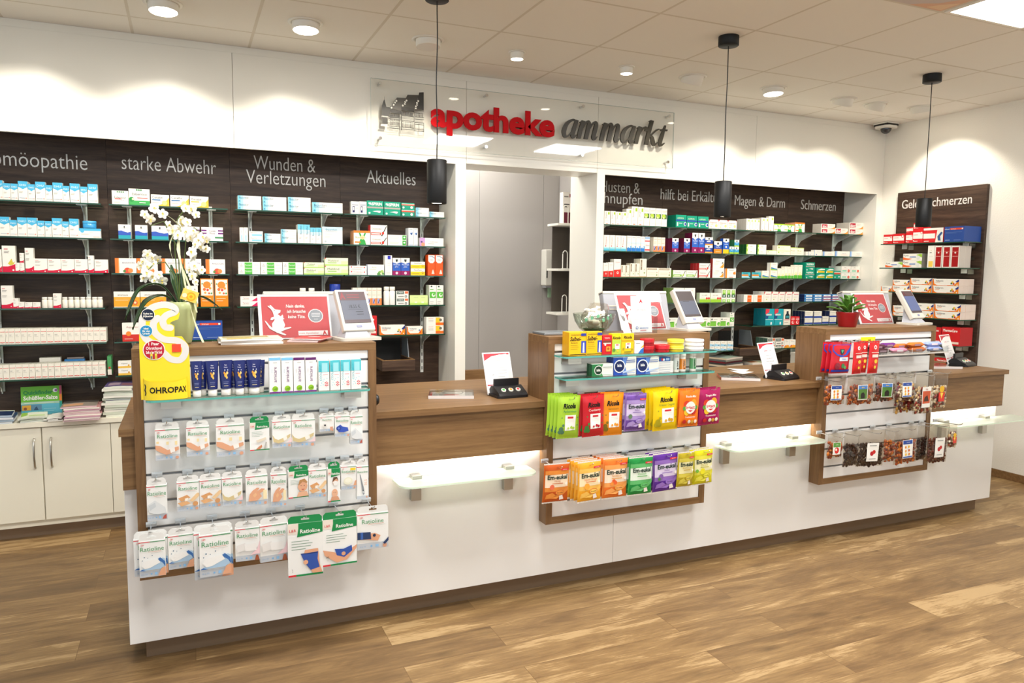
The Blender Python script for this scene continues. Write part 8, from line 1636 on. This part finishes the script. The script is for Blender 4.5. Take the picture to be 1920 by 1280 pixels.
def customer_display(x, y, rz, label, text):
    t = thing('customer_display', label, 'screen', (x, y, TOWER_TOP + 0.0005), rz)
    b = MB(); b.slab(round_rect(-0.095, 0.095, -0.075, 0.075, 0.02), 0, 0.012, BEIGE_PLASTIC); part('foot', b, t)
    b = MB()
    vs = [(-0.07, -0.045, 0.0125), (0.05, -0.045, 0.0125), (0.05, 0.045, 0.0125), (-0.07, 0.045, 0.0125), (-0.025, 0.035, 0.09), (0.03, 0.035, 0.09), (0.03, 0.06, 0.1), (-0.025, 0.06, 0.1)]
    b.add(vs, [(0, 3, 2, 1), (4, 5, 6, 7), (0, 1, 5, 4), (1, 2, 6, 5), (2, 3, 7, 6), (3, 0, 4, 7)], GREY_PLASTIC); part('neck', b, t)
    hsg = MB(); w, h = 0.150, 0.205
    hsg.box(-w / 2, w / 2, 0, 0.03, 0, h, BEIGE_PLASTIC, 0.006)
    o = part('housing', hsg, t); o.location = (0.008, -0.028, 0.043); o.rotation_euler = (math.radians(-31), 0, 0)
    s = MB(); dark = ink('#4b4e5c') if text else ink('#35353a')
    s.box(-w / 2 + .013, w / 2 - .013, -0.0022, -0.001, 0.036, h - 0.013, dark)
    if text:
        hh = h - .049
        scr = {'price': [R(0, .72, 1, 1, '#4a3234'), R(0, 0, 1, .1, '#4a3638'), T('A', .12, .86, .2, '#7a1f24', .2, .04), R(.28, .88, .76, .91, '#7c2c30'), R(.28, .8, .76, .83, '#7c2c30'), T('18,55 €', .5, .52, .1, '#22242c', .42), R(.22, .42, .8, .425, '#2c2e36'), R(.5, .34, .78, .36, '#2c2e36'), R(.52, .26, .78, .28, '#2c2e36')],
               'blue': [R(0, 0, 1, 1, '#57638c'), R(0, .76, 1, 1, '#4f3d40'), R(0, 0, 1, .09, '#4a3f46'), T('A', .12, .88, .16, '#6a2a2e', .2, .04), R(.28, .88, .8, .9, '#6f4a4c'), R(.28, .82, .8, .84, '#6f4a4c')],
               'dark': [R(0, .62, 1, 1, '#3f3433'), R(0, 0, 1, .08, '#3f3433'), R(.2, .58, .6, .6, '#2c2a2c')]}[text]
        printing(s, scr, w - .026, hh, flat_map(w - .026, hh, -0.0023, -(w - .026) / 2, .036), 0.0001)
    part('screen', s, o, 'dark display glass')
    g = MB(); printing(g, [R(0, 0, 1, 1, '#5a5f8c'), R(.1, .3, .9, .7, '#9fa3c4')], .024, .01, flat_map(.024, .01, -0.0012, -.012, .014), .0003); part('badge', g, o)
customer_display(0.690, 3.275, 0.2, 'beige customer display showing a price on the first tower', 'price')
customer_display(2.515, 3.29, 0.2, 'beige customer display with black screen on the middle tower', 'dark')
customer_display(4.245, 3.275, 0.2, 'beige customer display with blue screen on the last tower', 'blue')

def feedback_box(x, y, rz, label, note):
    t = thing('feedback_box', label, 'button box', (x, y, DESK_TOP + 0.0005), rz)
    b = MB(); w = 0.17
    prof = [(-0.08, 0.0), (0.06, 0.0), (0.06, 0.012), (0.02, 0.05), (-0.01, 0.052), (-0.07, 0.022), (-0.08, 0.012)]
    k = len(prof)
    vs = [(-w / 2 + .008, y_, z_) for y_, z_ in prof] + [(w / 2 - .008, y_, z_) for y_, z_ in prof]
    b.add(vs, [list(range(k)), list(range(2 * k - 1, k - 1, -1))] + [(i, i + k, (i + 1) % k + k, (i + 1) % k) for i in range(k)], BLACK_PLASTIC)
    b.slab(round_rect(-w / 2, w / 2, -0.085, 0.065, 0.02), 0, 0.012, BLACK_PLASTIC)
    b.box(-w / 2 + .016, w / 2 - .016, 0.0, 0.014, 0.035, 0.085, BLACK_PLASTIC, 0.003)
    part('base', b, t)
    n = Vector((0, -0.03, 0.06)).normalized()
    for dx, col, nm in ((-0.04, '#3fa04a', 'green'), (0.0, '#e0952a', 'orange'), (0.04, '#d8323c', 'red')):
        c = MB(); ring, top = ink('#e6e3d6'), ink(col)
        cy, cz = -0.047, 0.0345
        for r0, lift, m in ((0.0125, 0.0008, ring), (0.0075, 0.0016, top)):
            ps = [Vector((dx + r0 * math.cos(2 * math.pi * i / 16), cy + r0 * math.sin(2 * math.pi * i / 16) * 0.9, cz + 0.0025 + r0 * math.sin(2 * math.pi * i / 16) * 0.45 + lift)) for i in range(16)]
            c.add([p[:] for p in ps] + [(p.x, p.y, p.z - 0.006) for p in ps], [list(range(16))] + [(i, i + 16, (i + 1) % 16 + 16, (i + 1) % 16) for i in range(16)], m)
        part('push_button', c, t, f'{nm} round button')
    sgn = MB(); sw, sh = 0.155, 0.215
    sgn.box(-sw / 2, sw / 2, 0, 0.004, 0, sh, ink('#efecea'))
    ops = [P([(.04, .97), (.96, .97), (.96, .93), (.6, .94), (.3, .9), (.04, .8)], '#c2303c'), P([(.04, .2), (.96, .25), (.96, .3), (.6, .24), (.3, .22), (.04, .23)], '#b3202f'), P([(.42, .22), (.62, .225), (.52, .16)], '#b3202f'),
           T('apotheke', .4, .76, .028, '#cf3a44', .3, .02), T('ammarkt', .68, .765, .028, '#4a4a46', .24, 0, .2), T('Waren Sie', .5, .62, .035, '#6a6a70', .4), T('zufrieden mit', .5, .54, .035, '#6a6a70', .5), T('unserer Beratung', .5, .46, .035, '#6a6a70', .6), T('heute?', .52, .38, .035, '#6a6a70', .3), C(.42, .1, .035, '#6fae7a'), C(.56, .1, .035, '#d9a86a'), C(.7, .1, .035, '#c96a70'), R(.78, .08, .93, .095, '#b9b6b0')]
    if note:
        ops += [P([(.28, .9), (.86, .95), (.84, .4), (.8, -0.02), (.42, -.02), (.32, .4)], '#f7f5f2'), R(.3, .79, .6, .8, '#e6a09c'), R(.36, .62, .74, .63, '#c9c9c6'), R(.36, .55, .8, .56, '#c9c9c6'), R(.36, .48, .78, .49, '#c9c9c6'), R(.44, .4, .7, .41, '#c9c9c6')]
    printing(sgn, ops, sw, sh, flat_map(sw, sh), .0002)
    s = part('card_holder', sgn, t, 'white card with red corner'); s.location = (-0.012, 0.03, 0.005); s.rotation_euler = (math.radians(-20), 0, 0)
feedback_box(1.462, 3.37, 0.06, 'black three button feedback box with a paper slip on its card, first desk gap', True)
feedback_box(3.24, 3.37, 0.22, 'black three button feedback box with slanted white card, second desk gap', False)
feedback_box(4.93, 3.44, 0.25, 'black three button feedback box at the side wall end of the worktop', False)

def cash_dish(x, y, rz, label):
    t = thing('cash_dish', label, 'change tray', (x, y, DESK_TOP + 0.0005), rz)
    b = MB(); b.box(-0.105, 0.105, -0.09, 0.09, 0.0, 0.003, ink('#d9cfc6'))
    printing(b, [], 1, 1, None)
    vs = lambda pts, z: [(px * .21 - .105, py * .18 - .09, z) for px, py in pts]
    b.add(vs([(.2, .02), (.8, .02), (.7, .2), (.3, .2)], .0034), [(0, 1, 2, 3)], ink('#d8322c'))
    b.add(vs([(.0, .05), (.04, .05), (.04, .95), (.0, .95)], .0034), [(0, 1, 2, 3)], ink('#d8322c'))
    b.add(vs([(.3, .45), (.7, .45), (.66, .62), (.34, .62)], .0034), [(0, 1, 2, 3)], ink('#d8322c'))
    part('printed_inlay', b, t)
    c = MB(); c.box(-0.11, 0.11, -0.095, 0.095, 0.0035, 0.016, ACRYLIC)
    c.lathe([(0.06, 0.0165), (0.058, 0.0175), (0.05, 0.0165), (0.03, 0.0162)], 0, 0, clear_glass('dish_glass', '#f4f4f2', 3.0), 28, cap=False)
    part('acrylic_dish', c, t)
    e = MB(); ed = mat('acrylic_edge', '#dfd9d6', 0.1, 0, 0.7)
    e.box(-0.1105, 0.1105, -0.0955, -0.095, 0.0005, 0.016, ed); e.box(-0.1105, -0.11, -0.095, 0.095, 0.0005, 0.016, mat('acrylic_edge_red', '#d86a60', 0.1, 0, 0.7))
    part('rim', e, t)
cash_dish(1.20, 3.455, -0.35, 'clear change tray with red inlay on the first desk gap')
cash_dish(2.995, 3.45, -0.55, 'clear change tray with red inlay on the second desk gap')
cash_dish(4.69, 3.42, -0.4, 'clear change tray half hidden by the last tower')
b = MB(); b.lathe([(0.0, 0.0), (0.022, 0.002), (0.026, 0.012), (0.018, 0.022), (0.0, 0.024)], 0, 0, BLACK_PLASTIC, 20, cap=False)
o = solid('bag_hook_knob', b, 'black round knob on the flank of the first tower above the worktop', 'knob', (0.7465, 3.19, 1.03)); o.rotation_euler = (0, math.radians(90), 0)
for k, (x, y, rz) in enumerate([(3.185, 3.66, 0.5), (3.24, 3.74, 0.7)]):
    b = MB(); b.add([(-.07, -.05, 0.0005), (.09, -.06, 0.0005), (.02, .07, 0.003 + .004 * k), (-.07, -.05, 0.0), (.09, -.06, 0.0), (.02, .07, 0.002 + .004 * k)], [(0, 1, 2), (5, 4, 3), (0, 3, 4, 1), (1, 4, 5, 2), (2, 5, 3, 0)], ink('#f2f0ec'))
    solid('paper_bag', b, ('folded white paper sheet lying behind the second feedback box', 'smaller white paper tip behind the folded sheet')[k], 'paper', (x, y, DESK_TOP + 0.0003 + 0.0 * k), rz)

# ------------------------------------------------------------------ things on the tower tops
TT = TOWER_TOP + 0.0005
sheets('magazine_stack', 'thin pile of magazines lying beside the flower pot on the first tower', 'magazines', 0.245, 3.25, TT, 0.24, 0.15, 0.022, 3, ['#e6e3dc', '#8a8478'], ['#eae8e3', '#e3e0da'], 0.0, seed=21, bow=0.004, top_ops=[R(0, 0, 1, 1, '#d9d3b9'), R(.05, .4, .8, .9, '#a99a6a'), R(.1, .1, .5, .3, '#e3c25a')])
sheets('leaflet_stack', 'small pile of red leaflets in front of the first poster', 'leaflets', 0.49, 3.27, TT, 0.13, 0.14, 0.014, 4, ['#d86a66', '#e3b3ae'], ['#e6c9c6', '#efe6e3'], -0.5, seed=22, bow=0.003, top_ops=[R(0, 0, 1, 1, '#d6504c'), R(.1, .5, .9, .9, '#cf3f3c'), R(.3, .6, .7, .75, '#f0dcd6')])
t = thing('metal_tray', 'flat grey tablet lying on the middle tower beside the bowl', 'tablet', (1.72, 3.27, TT))
b = MB(); b.box(-0.13, 0.05, -0.06, 0.08, 0, 0.012, mat('grey_tablet', '#8d9296', 0.35, 0.5), 0.003); part('tablet_body', b, t)

# orchid in its green pot
t = thing('potted_orchid', 'white orchid in a pale green pot on the first tower', 'plant', (-0.018, 3.285, TT))
PG = mat('green_ceramic', '#a9b07c', 0.25, 0, 0.5)
b = MB(); b.lathe([(0.0, 0.0), (0.034, 0.0), (0.04, 0.01), (0.055, 0.08), (0.062, 0.14), (0.064, 0.17), (0.061, 0.172), (0.058, 0.15), (0.0, 0.148)], 0, 0, PG, 32, cap=False); part('pot', b, t)
b = MB(); b.lathe([(0.057, 0.149), (0.02, 0.156), (0.0, 0.158)], 0, 0, mat('bark_mulch', '#4a3522', 0.9), 20, cap=False); part('bark_mulch', b, t)
LEAF = mat('orchid_leaf', '#274a22', 0.3, 0, 0.5)
def leaf(mb, pts, ws, m, fold=0.25, th=0.0015):
    pts = [Vector(q) for q in pts]
    q, n = [], 5
    for i in range(len(pts) - 1):
        p0 = pts[max(i - 1, 0)]; p1 = pts[i]; p2 = pts[i + 1]; p3 = pts[min(i + 2, len(pts) - 1)]
        for j in range(n):
            f = j / n
            q.append((0.5 * ((2 * p1) + (p2 - p0) * f + (2 * p0 - 5 * p1 + 4 * p2 - p3) * f * f + (3 * p1 - p0 - 3 * p2 + p3) * f ** 3), ws[i] * (1 - f) + ws[i + 1] * f))
    q.append((pts[-1], ws[-1]))
    vs = []
    for i, (p_, w_) in enumerate(q):
        d = (q[min(i + 1, len(q) - 1)][0] - q[max(i - 1, 0)][0]).normalized()
        sd = d.cross(Vector((0, 0, 1)))
        sd = sd.normalized() if sd.length > 0.05 else Vector((1, 0, 0))
        up = sd.cross(d)
        for k_, (a, hh) in enumerate(((-1, fold), (-.5, fold * .3), (0, 0), (.5, fold * .3), (1, fold))):
            vs.append(p_ + sd * w_ / 2 * a + up * w_ / 2 * hh)
    nn = len(q)
    low = [(v - Vector((0, 0, th)))[:] for v in vs]
    o_ = nn * 5
    fs = [(i * 5 + k_, i * 5 + k_ + 1, i * 5 + k_ + 6, i * 5 + k_ + 5) for i in range(nn - 1) for k_ in range(4)]
    fs += [tuple(o_ + x for x in f[::-1]) for f in fs]
    fs += [(i * 5, (i + 1) * 5, o_ + (i + 1) * 5, o_ + i * 5) for i in range(nn - 1)] + [((i + 1) * 5 + 4, i * 5 + 4, o_ + i * 5 + 4, o_ + (i + 1) * 5 + 4) for i in range(nn - 1)]
    mb.add([v[:] for v in vs] + low, fs, m, True)
for pts, ws in (([(-.01, 0, .16), (-.07, .0, .235), (-.14, -.01, .22), (-.185, -.02, .13), (-.195, -.02, .10)], [.025, .065, .075, .05, .006]),
                ([(-.01, -.02, .16), (-.06, -.02, .195), (-.12, -.04, .17), (-.16, -.05, .09), (-.17, -.05, .065)], [.025, .06, .07, .05, .006]),
                ([(.02, 0, .16), (.07, .02, .19), (.12, .03, .165), (.16, .03, .135)], [.02, .05, .05, .005]),
                ([(0, .01, .16), (-.02, .03, .25), (-.03, .05, .32)], [.02, .035, .006]), ([(.0, .02, .155), (.015, .05, .27), (.0, .06, .36)], [.02, .03, .005])):
    b = MB(); leaf(b, pts, ws, LEAF); part('leaf', b, t)
STEM = mat('orchid_stem', '#5a6b34', 0.5)
stems = [[(0, 0, .155), (-.01, .0, .3), (-.015, .01, .42), (.0, 0, .5), (.02, -.01, .53)], [(.01, 0, .155), (.015, .01, .3), (.03, .02, .43), (.06, .01, .47), (.1, 0, .44), (.12, -.01, .40)],
         [(0, 0, .155), (-.02, 0, .28), (-.05, -.01, .33), (-.09, -.02, .32), (-.12, -.02, .29)], [(.0, 0, .16), (.0, -.01, .38), (-.05, -.01, .49), (-.1, -.01, .47)], [(.01, 0, .2), (.04, 0, .29), (.07, -.01, .27)]]
for s_ in stems:
    b = MB(); b.tube(s_, 0.0022, STEM, 7); part('stem', b, t)
b = MB(); b.tube([(.012, -.01, .155), (.004, -.01, .34), (.0, -.005, .46)], 0.0035, ACRYLIC, 8); part('support_stick', b, t)
PETAL = mat('orchid_petal', '#f3f1e6', 0.55, 0, 0.2)
LIP = mat('orchid_lip', '#d9c25a', 0.5)
def blossom_mesh():
    b = MB()
    for k in range(5):
        a = math.pi / 2 + 2 * math.pi * k / 5
        wide = .0105 if k in (1, 4) else .0075
        n = 6; vs = [(0, 0, 0)]
        for i in range(n + 1):
            f = i / n
            r = .019 * math.sin(math.pi * min(f, 1.0) * .5) if False else .019
            th = (f - .5)
            rr = .020 * (1 - abs(th * 2) ** 3 * .45)
            vs.append((rr * math.cos(a) + th * 2 * wide * -math.sin(a), -.003 + .006 * abs(th) + .002 * (k % 2), rr * math.sin(a) + th * 2 * wide * math.cos(a)))
        b.add(vs, [(0, i + 1, i + 2) for i in range(n)], PETAL, True)
    b.lathe([(.0, -.001), (.004, .0), (.003, .004), (.0, .005)], 0, -0.005, LIP, 8, cap=False)
    b.add([(-.005, -.007, -.002), (.005, -.007, -.002), (.0, -.011, -.009)], [(0, 1, 2)], LIP)
    return b.mesh('blossom')
BLO = blossom_mesh()
def px_pt(px, py):       # spray positions read off the plant in metres: across and up from the pot foot
    return px, py
blooms = [(-.085, .54), (-.055, .52), (.03, .545), (.055, .545), (.07, .52), (.015, .50), (-.12, .515), (-.1, .495), (-.035, .475), (-.02, .455), (.0, .46), (.012, .485), (.035, .49), (.03, .45), (.045, .43), (.055, .455), (.07, .44), (.075, .415), (.09, .43), (.105, .42), (.065, .40), (.085, .395), (.105, .385), (.05, .37), (.055, .35),
          (-.115, .36), (-.1, .345), (-.13, .33), (-.145, .315), (-.115, .31), (-.09, .32), (-.08, .34), (-.12, .285), (-.1, .27), (-.075, .28), (-.09, .255), (-.13, .265), (-.065, .255), (.04, .30), (.055, .315), (.065, .29), (.085, .30), (.05, .275), (.06, .25), (-.0, .435)]
r = random.Random(2)
for x, z in blooms:
    o = link('blossom', BLO, t, (x * .98, r.uniform(-.035, .02), z))
    sc = r.uniform(.85, 1.15)
    o.scale = (sc, sc, sc)
    o.rotation_euler = (r.uniform(-.5, .6), r.uniform(-.6, .6), r.uniform(-.9, .9))
RIB = mat('cream_ribbon', '#cfd0a8', 0.5)
for pts in ([(.01, -.02, .47), (.0, -.03, .38), (.015, -.04, .28), (.03, -.05, .17)], [(.0, -.02, .47), (-.03, -.03, .40), (-.02, -.03, .33)], [(.01, -.02, .47), (-.02, -.03, .50), (-.05, -.03, .52)], [(.015, -.02, .3), (.04, -.04, .22), (.06, -.05, .13)], [(.035, -.066, .16), (.055, -.072, .08), (.08, -.09, .012)]):
    b = MB(); leaf(b, pts, [.008, .014, .014, .01][:len(pts)], RIB, .1, .0008); part('ribbon', b, t)
c = MB(); c.box(-.03, .03, -.001, .001, -.02, .025, ink('#f0c25a')); printing(c, [C(.6, .45, .3, '#e3a01c'), C(.6, .45, .2, '#f0c030'), C(.6, .45, .1, '#d9901c'), C(.2, .4, .15, '#e9d9b0')], .06, .045, flat_map(.06, .045, -.001, None, -.02))
o = part('gift_card', c, t, 'small yellow rose gift card'); o.location = (.035, -.055, .195); o.rotation_euler = (0, .35, 0)

# yellow ear plug display stand
t = thing('ear_plug_display', 'yellow cardboard display stand with grey ear outline and round stickers', 'display stand', (-0.075, TOWER_Y - 0.074, 1.1055))
YEL = ink('#f2d52c')
out = [(-.085, 0), (.085, 0), (.085, .15), (.083, .20), (.06, .235), (.035, .235), (.036, .26), (.036, .275), (.02, .285), (.03, .292), (.05, .30), (.056, .32), (.045, .345), (.02, .36), (-.01, .365), (-.045, .355), (-.075, .325), (-.083, .28), (-.085, .2)]
b = MB(); b.prism(out, 0, 0.004, YEL); part('back_card', b, t)
b = MB(); GRYC = mat('grey_card', '#dcd9d4', 0.5)
def band(mb, pts, w, y0, m):
    q = []
    for i in range(len(pts) - 1):
        p0 = Vector(pts[max(i - 1, 0)]); p1 = Vector(pts[i]); p2 = Vector(pts[i + 1]); p3 = Vector(pts[min(i + 2, len(pts) - 1)])
        for j in range(6):
            f = j / 6
            q.append(0.5 * ((2 * p1) + (p2 - p0) * f + (2 * p0 - 5 * p1 + 4 * p2 - p3) * f * f + (3 * p1 - p0 - 3 * p2 + p3) * f ** 3))
    q.append(Vector(pts[-1]))
    L_, R_ = [], []
    for i, p_ in enumerate(q):
        d = (q[min(i + 1, len(q) - 1)] - q[max(i - 1, 0)]).normalized(); n = Vector((-d.y, d.x)) * w / 2
        L_.append(p_ + n); R_.append(p_ - n)
    n = len(q)
    vs = [(v.x, y0, v.y) for v in L_] + [(v.x, y0, v.y) for v in R_]
    fs = [(i, n + i, n + i + 1, i + 1) for i in range(n - 1)]
    a, bb, c_ = (Vector(vs[j]) for j in fs[0][:3])
    if (bb - a).cross(c_ - a).y > 0:
        fs = [f[::-1] for f in fs]
    mb.add(vs, fs, m)
    for e in (q[0], q[-1]):
        k_ = 12
        mb.add([(e.x, y0 - .00005, e.y)] + [(e.x + w / 2 * math.cos(2 * math.pi * i / k_), y0 - .00005, e.y + w / 2 * math.sin(2 * math.pi * i / k_)) for i in range(k_)], [(0, 1 + i, 1 + (i + 1) % k_) for i in range(k_)], m)
band(b, [(.022, .268), (.004, .272), (-.003, .295), (.01, .315), (.04, .328), (.035, .345), (.005, .355), (-.035, .345), (-.065, .315), (-.073, .28), (-.066, .235), (-.035, .205), (.0, .17), (.02, .15), (.05, .145), (.068, .165), (.07, .195), (.045, .218), (.0, .225), (-.03, .25), (-.035, .285), (-.02, .305)], .024, -.0006, GRYC)
part('ear_outline', b, t, 'pale grey ear shaped line')
b = MB()
def sticker(mb, u, v, r0, col, words):
    k_ = 22
    for rr, c_, l_ in ((r0, '#f0ece0', .0012), (r0 * .92, col, .0016)):
        mb.add([(u, -l_, v)] + [(u + rr * math.cos(2 * math.pi * i / k_), -l_, v + rr * math.sin(2 * math.pi * i / k_)) for i in range(k_)], [(0, 1 + i, 1 + (i + 1) % k_) for i in range(k_)], ink(c_))
    n = len(words)
    for i, (w_, c2) in enumerate(words):
        printing(mb, [T(w_, .5, .5, .8, c2, .95, .03)], r0 * 1.5, r0 * .34, flat_map(r0 * 1.5, r0 * .34, -.0018, u - r0 * .75, v + (n / 2 - i - 1) * r0 * .42 + .02 * r0), .0003)
sticker(b, -.052, .318, .023, '#131f38', [('Ruhe im', '#f0ece0'), ('(H)äuschen', '#f0ece0')])
sticker(b, -.060, .258, .022, '#2487b8', [('Ideal', '#f0ece0'), ('für den', '#f0ece0'), ('Urlaub', '#f0ece0')])
sticker(b, -.036, .186, .038, '#b3122f', [('1 Paar', '#f0dcd6'), ('Ohrstöpsel', '#f0dcd6'), ('Soft oder Mini Soft', '#f6ece6'), ('', '#ffffff')])
printing(b, [R(.3, 0, .46, .7, '#e3c94a'), R(.34, .7, .42, 1, '#b9a03a'), R(.33, .05, .43, .4, '#5a6a7a'), R(.6, 0, .76, .7, '#e9d24a'), R(.64, .7, .72, 1, '#b9a03a'), R(.63, .1, .73, .5, '#c9b03a')], .05, .028, flat_map(.05, .028, -.0018, -.064, .152), .0002)
b.box(.025, .056, -.0022, -.0012, .176, .206, ink('#e8462c'))
part('stickers', b, t, 'round printed stickers and red price tag')
b = MB()
n = 16
prof = []
for i in range(n + 1):
    a = math.pi * i / n
    prof.append((-.076 * math.cos(a), -.03 * math.sin(a) - .0008))
vs = [(x, y, 0.0) for x, y in prof] + [(x, y, .082 - .016 * math.sin(math.pi * i / n)) for i, (x, y) in enumerate(prof)]
b.add(vs, [(i, i + 1, n + 2 + i, n + 1 + i) for i in range(n)], YEL, True)
b.add([(x * .985, y + .0008, z) for x, y, z in vs], [(i + 1, i, n + 1 + i, n + 2 + i) for i in range(n)], YEL, True)
fm = lambda u, v, lift: (-.076 * math.cos(math.pi * (.06 + .88 * u)), -.03 * math.sin(math.pi * (.06 + .88 * u)) - .0012 - lift, .012 + v * .05)
printing(b, [T('OHROPAX', .57, .5, .42, '#1a1812', .72, .03), P([(.05, .1), (.09, .1), (.12, .3), (.09, .55), (.12, .75), (.09, .95), (.05, .95), (.08, .75), (.04, .5), (.08, .3)], '#1a1812')], .14, .05, fm, .0003)
part('curved_pocket', b, t, 'curved yellow pocket with black lettering')

# bowl with wrapped cotton, notices on the middle tower
t = thing('glass_bowl', 'clear glass bowl on the middle tower', 'bowl', (1.893, 3.262, TT))
b = MB(); BG_ = clear_glass('bowl_glass', '#eef3ef', 2.2)
prof = [(0.03, 0.0), (0.045, 0.003), (0.075, 0.025), (0.097, 0.06), (0.108, 0.1), (0.106, 0.1), (0.094, 0.06), (0.072, 0.028), (0.04, 0.007), (0.0, 0.006)]
b.lathe(prof, 0, 0, BG_, 36, cap=False); part('bowl_body', b, t)
t = thing('cotton_bag', 'clear plastic bag of white cotton pads with green print in the bowl', 'bag', (1.893, 3.262, TT + 0.012))
rr = random.Random(9)
b = MB()
for k in range(34):
    a, d = rr.uniform(0, 6.28), rr.uniform(0, .058)
    z = rr.uniform(.022, .095) + d * .1
    d *= min(1.0, .45 + z * 8)
    s = rr.uniform(.017, .024)
    bm = bmesh.new(); bmesh.ops.create_icosphere(bm, subdivisions=2, radius=s)
    for v in bm.verts:
        v.co *= 1 + .12 * math.sin(40 * v.co.x * 20 + k) * .5
        v.co.z *= .7
        v.co += Vector((d * math.cos(a), d * math.sin(a), z))
    b.bm(bm, mat('cotton', '#eeebe2', 0.9, 0, 0.1), True)
o = part('cotton_pads', b, t); o['kind'] = 'stuff'
b = MB(); g = 14
vs = []
for j in range(9):
    f = j / 8
    for i in range(g):
        a = 2 * math.pi * i / g
        rad = (.066 + .03 * math.sin(f * 2.4)) * (1 - f * .55) + rr.uniform(-.004, .004)
        vs.append((rad * math.cos(a) + .03 * f * f, rad * math.sin(a), .02 + f * .12 + rr.uniform(-.004, .004)))
b.add(vs, [(j * g + i, j * g + (i + 1) % g, (j + 1) * g + (i + 1) % g, (j + 1) * g + i) for j in range(8) for i in range(g)], BAG_FILM)
part('bag_film', b, t)
b = MB(); gp = mat('green_print', '#7fc6a0', 0.4)
for k in range(7):
    a = -2.6 + k * .33; z0 = .05 + .01 * (k % 3)
    b.add([((.092) * math.cos(a), .092 * math.sin(a), z0), (.092 * math.cos(a + .16), .092 * math.sin(a + .16), z0 + .004), (.088 * math.cos(a + .14), .088 * math.sin(a + .14), z0 + .02), (.088 * math.cos(a - .02), .088 * math.sin(a - .02), z0 + .016)], [(0, 1, 2, 3)], gp)
b.lathe([(.0, .0), (.05, .003), (.056, .012)], 0, 0, mat('dark_green_card', '#1d6a4a', 0.5), 20, cap=False)
part('green_print', b, t, 'green printing and base card')
def notice(name, x, y, w, h, rz, lean, ops, label, cat='notice', holder=False):
    t = thing(name, label, cat, (x, y, TT), rz)
    b = MB(); b.box(-w / 2, w / 2, 0, .0012, 0.002, h, ink('#f1efec')); printing(b, ops, w, h, flat_map(w, h), .0002)
    o = part('card', b, t); o.rotation_euler = (-lean, 0, 0)
    if holder:
        c = MB(); c.box(-w / 2 - .012, w / 2 + .022, -.014, -.012, 0, h * .44, ACRYLIC); c.box(-w / 2 - .012, w / 2 + .022, -.014, .02, 0, .003, ACRYLIC); c.box(-w / 2 - .012, -w / 2 - .01, -.014, .02, 0, h * .44, ACRYLIC); c.box(w / 2 + .02, w / 2 + .022, -.014, .02, 0, h * .44, ACRYLIC)
        part('acrylic_holder', c, t)
notice('duty_notice', 2.15, 3.21, .118, .19, -.05, .14, [T('A', .5, .86, .09, '#c9202c', .2, .05), T('NOTDIENSTPLAN', .5, .73, .022, '#7a7a7c', .6), T('APOTHEKEN', .5, .62, .035, '#5a5a5c', .66), T('2017', .5, .54, .03, '#6a6a6c', .2), T('INFORMATION', .5, .46, .02, '#9a9a9c', .7), R(.12, .37, .4, .38, '#c9c6c6'), R(.12, .33, .85, .335, '#d6d3d3'), R(.12, .29, .85, .295, '#d6d3d3'), C(.25, .14, .06, '#3f5fb0'), C(.25, .14, .035, '#f1efec'), T('sanacorp', .6, .14, .05, '#4f6fb8', .52), R(.4, .06, .7, .075, '#d9707a')],
       'white emergency rota notice in a clear holder on the middle tower', holder=True)
notice('bookmark_card', 2.05, 3.19, .052, .135, .25, .42, [T('Hasenpfote', .5, .9, .05, '#8a8784', .8), P([(.3, .62), (.2, .74), (.3, .8), (.4, .7), (.6, .72), (.75, .6), (.7, .5), (.4, .5)], '#6f6a66'), P([(.22, .74), (.16, .88), (.26, .84)], '#6f6a66'), R(.3, .34, .7, .36, '#b3b0ac'), R(.25, .2, .75, .215, '#a9a6a2'), R(.3, .12, .75, .135, '#a9a6a2')],
       'narrow white card with a grey rabbit leaning beside the bowl', 'card')

# succulent
t = thing('potted_succulent', 'green succulent in a red pot on the last tower', 'plant', (3.617, 3.235, TT))
b = MB(); RP = mat('red_pot', '#8f0f16', 0.3, 0, 0.5); b.lathe([(0, 0), (.048, 0), (.05, .004), (.066, .084), (.067, .088), (.063, .088), (.06, .078), (0, .076)], 0, 0, RP, 32, cap=False); part('pot', b, t)
b = MB(); b.lathe([(.061, .077), (.03, .082), (0, .084)], 0, 0, mat('bark_mulch', '#4a3522', 0.9), 18, cap=False); part('bark_mulch', b, t)
SUC = mat('succulent_leaf', '#4f7a2c', 0.4, 0, 0.4)
r = random.Random(5)
for k in range(19):
    a = k * 2.4; tier = k / 19
    reach = .125 * (1 - tier * .8); rise = .03 + .085 * tier
    ln = [(.0, 0, 0), (reach * .35, 0, rise * .55), (reach * .75, 0, rise * .95), (reach, 0, rise * 1.05)]
    b = MB(); ca, sa = math.cos(a), math.sin(a)
    leaf(b, [(x * ca, x * sa, .08 + z) for x, y, z in ln], [.022, .036, .034, .004], SUC, .35, .005); part('leaf', b, t)
t2 = MB(); t2.box(-.003, .003, -.001, .001, 0, .09, WHITE); o = part('plant_label', t2, t, 'white plastic plant label'); o.location = (-.012, -.045, .08)

# red folded bags standing beside the middle tower
b = MB(); b.box(0, .03, 0, .16, 0, .2, mat('red_card', '#c41f24', 0.4))
solid('leaflet_pack', b, 'red pack of leaflets wedged against the flank of the middle tower', 'leaflets', (2.526, 3.19, DESK_TOP + 0.0005))

bpy.data.objects.remove(_CO, do_unlink=True)
bpy.data.curves.remove(_CU)
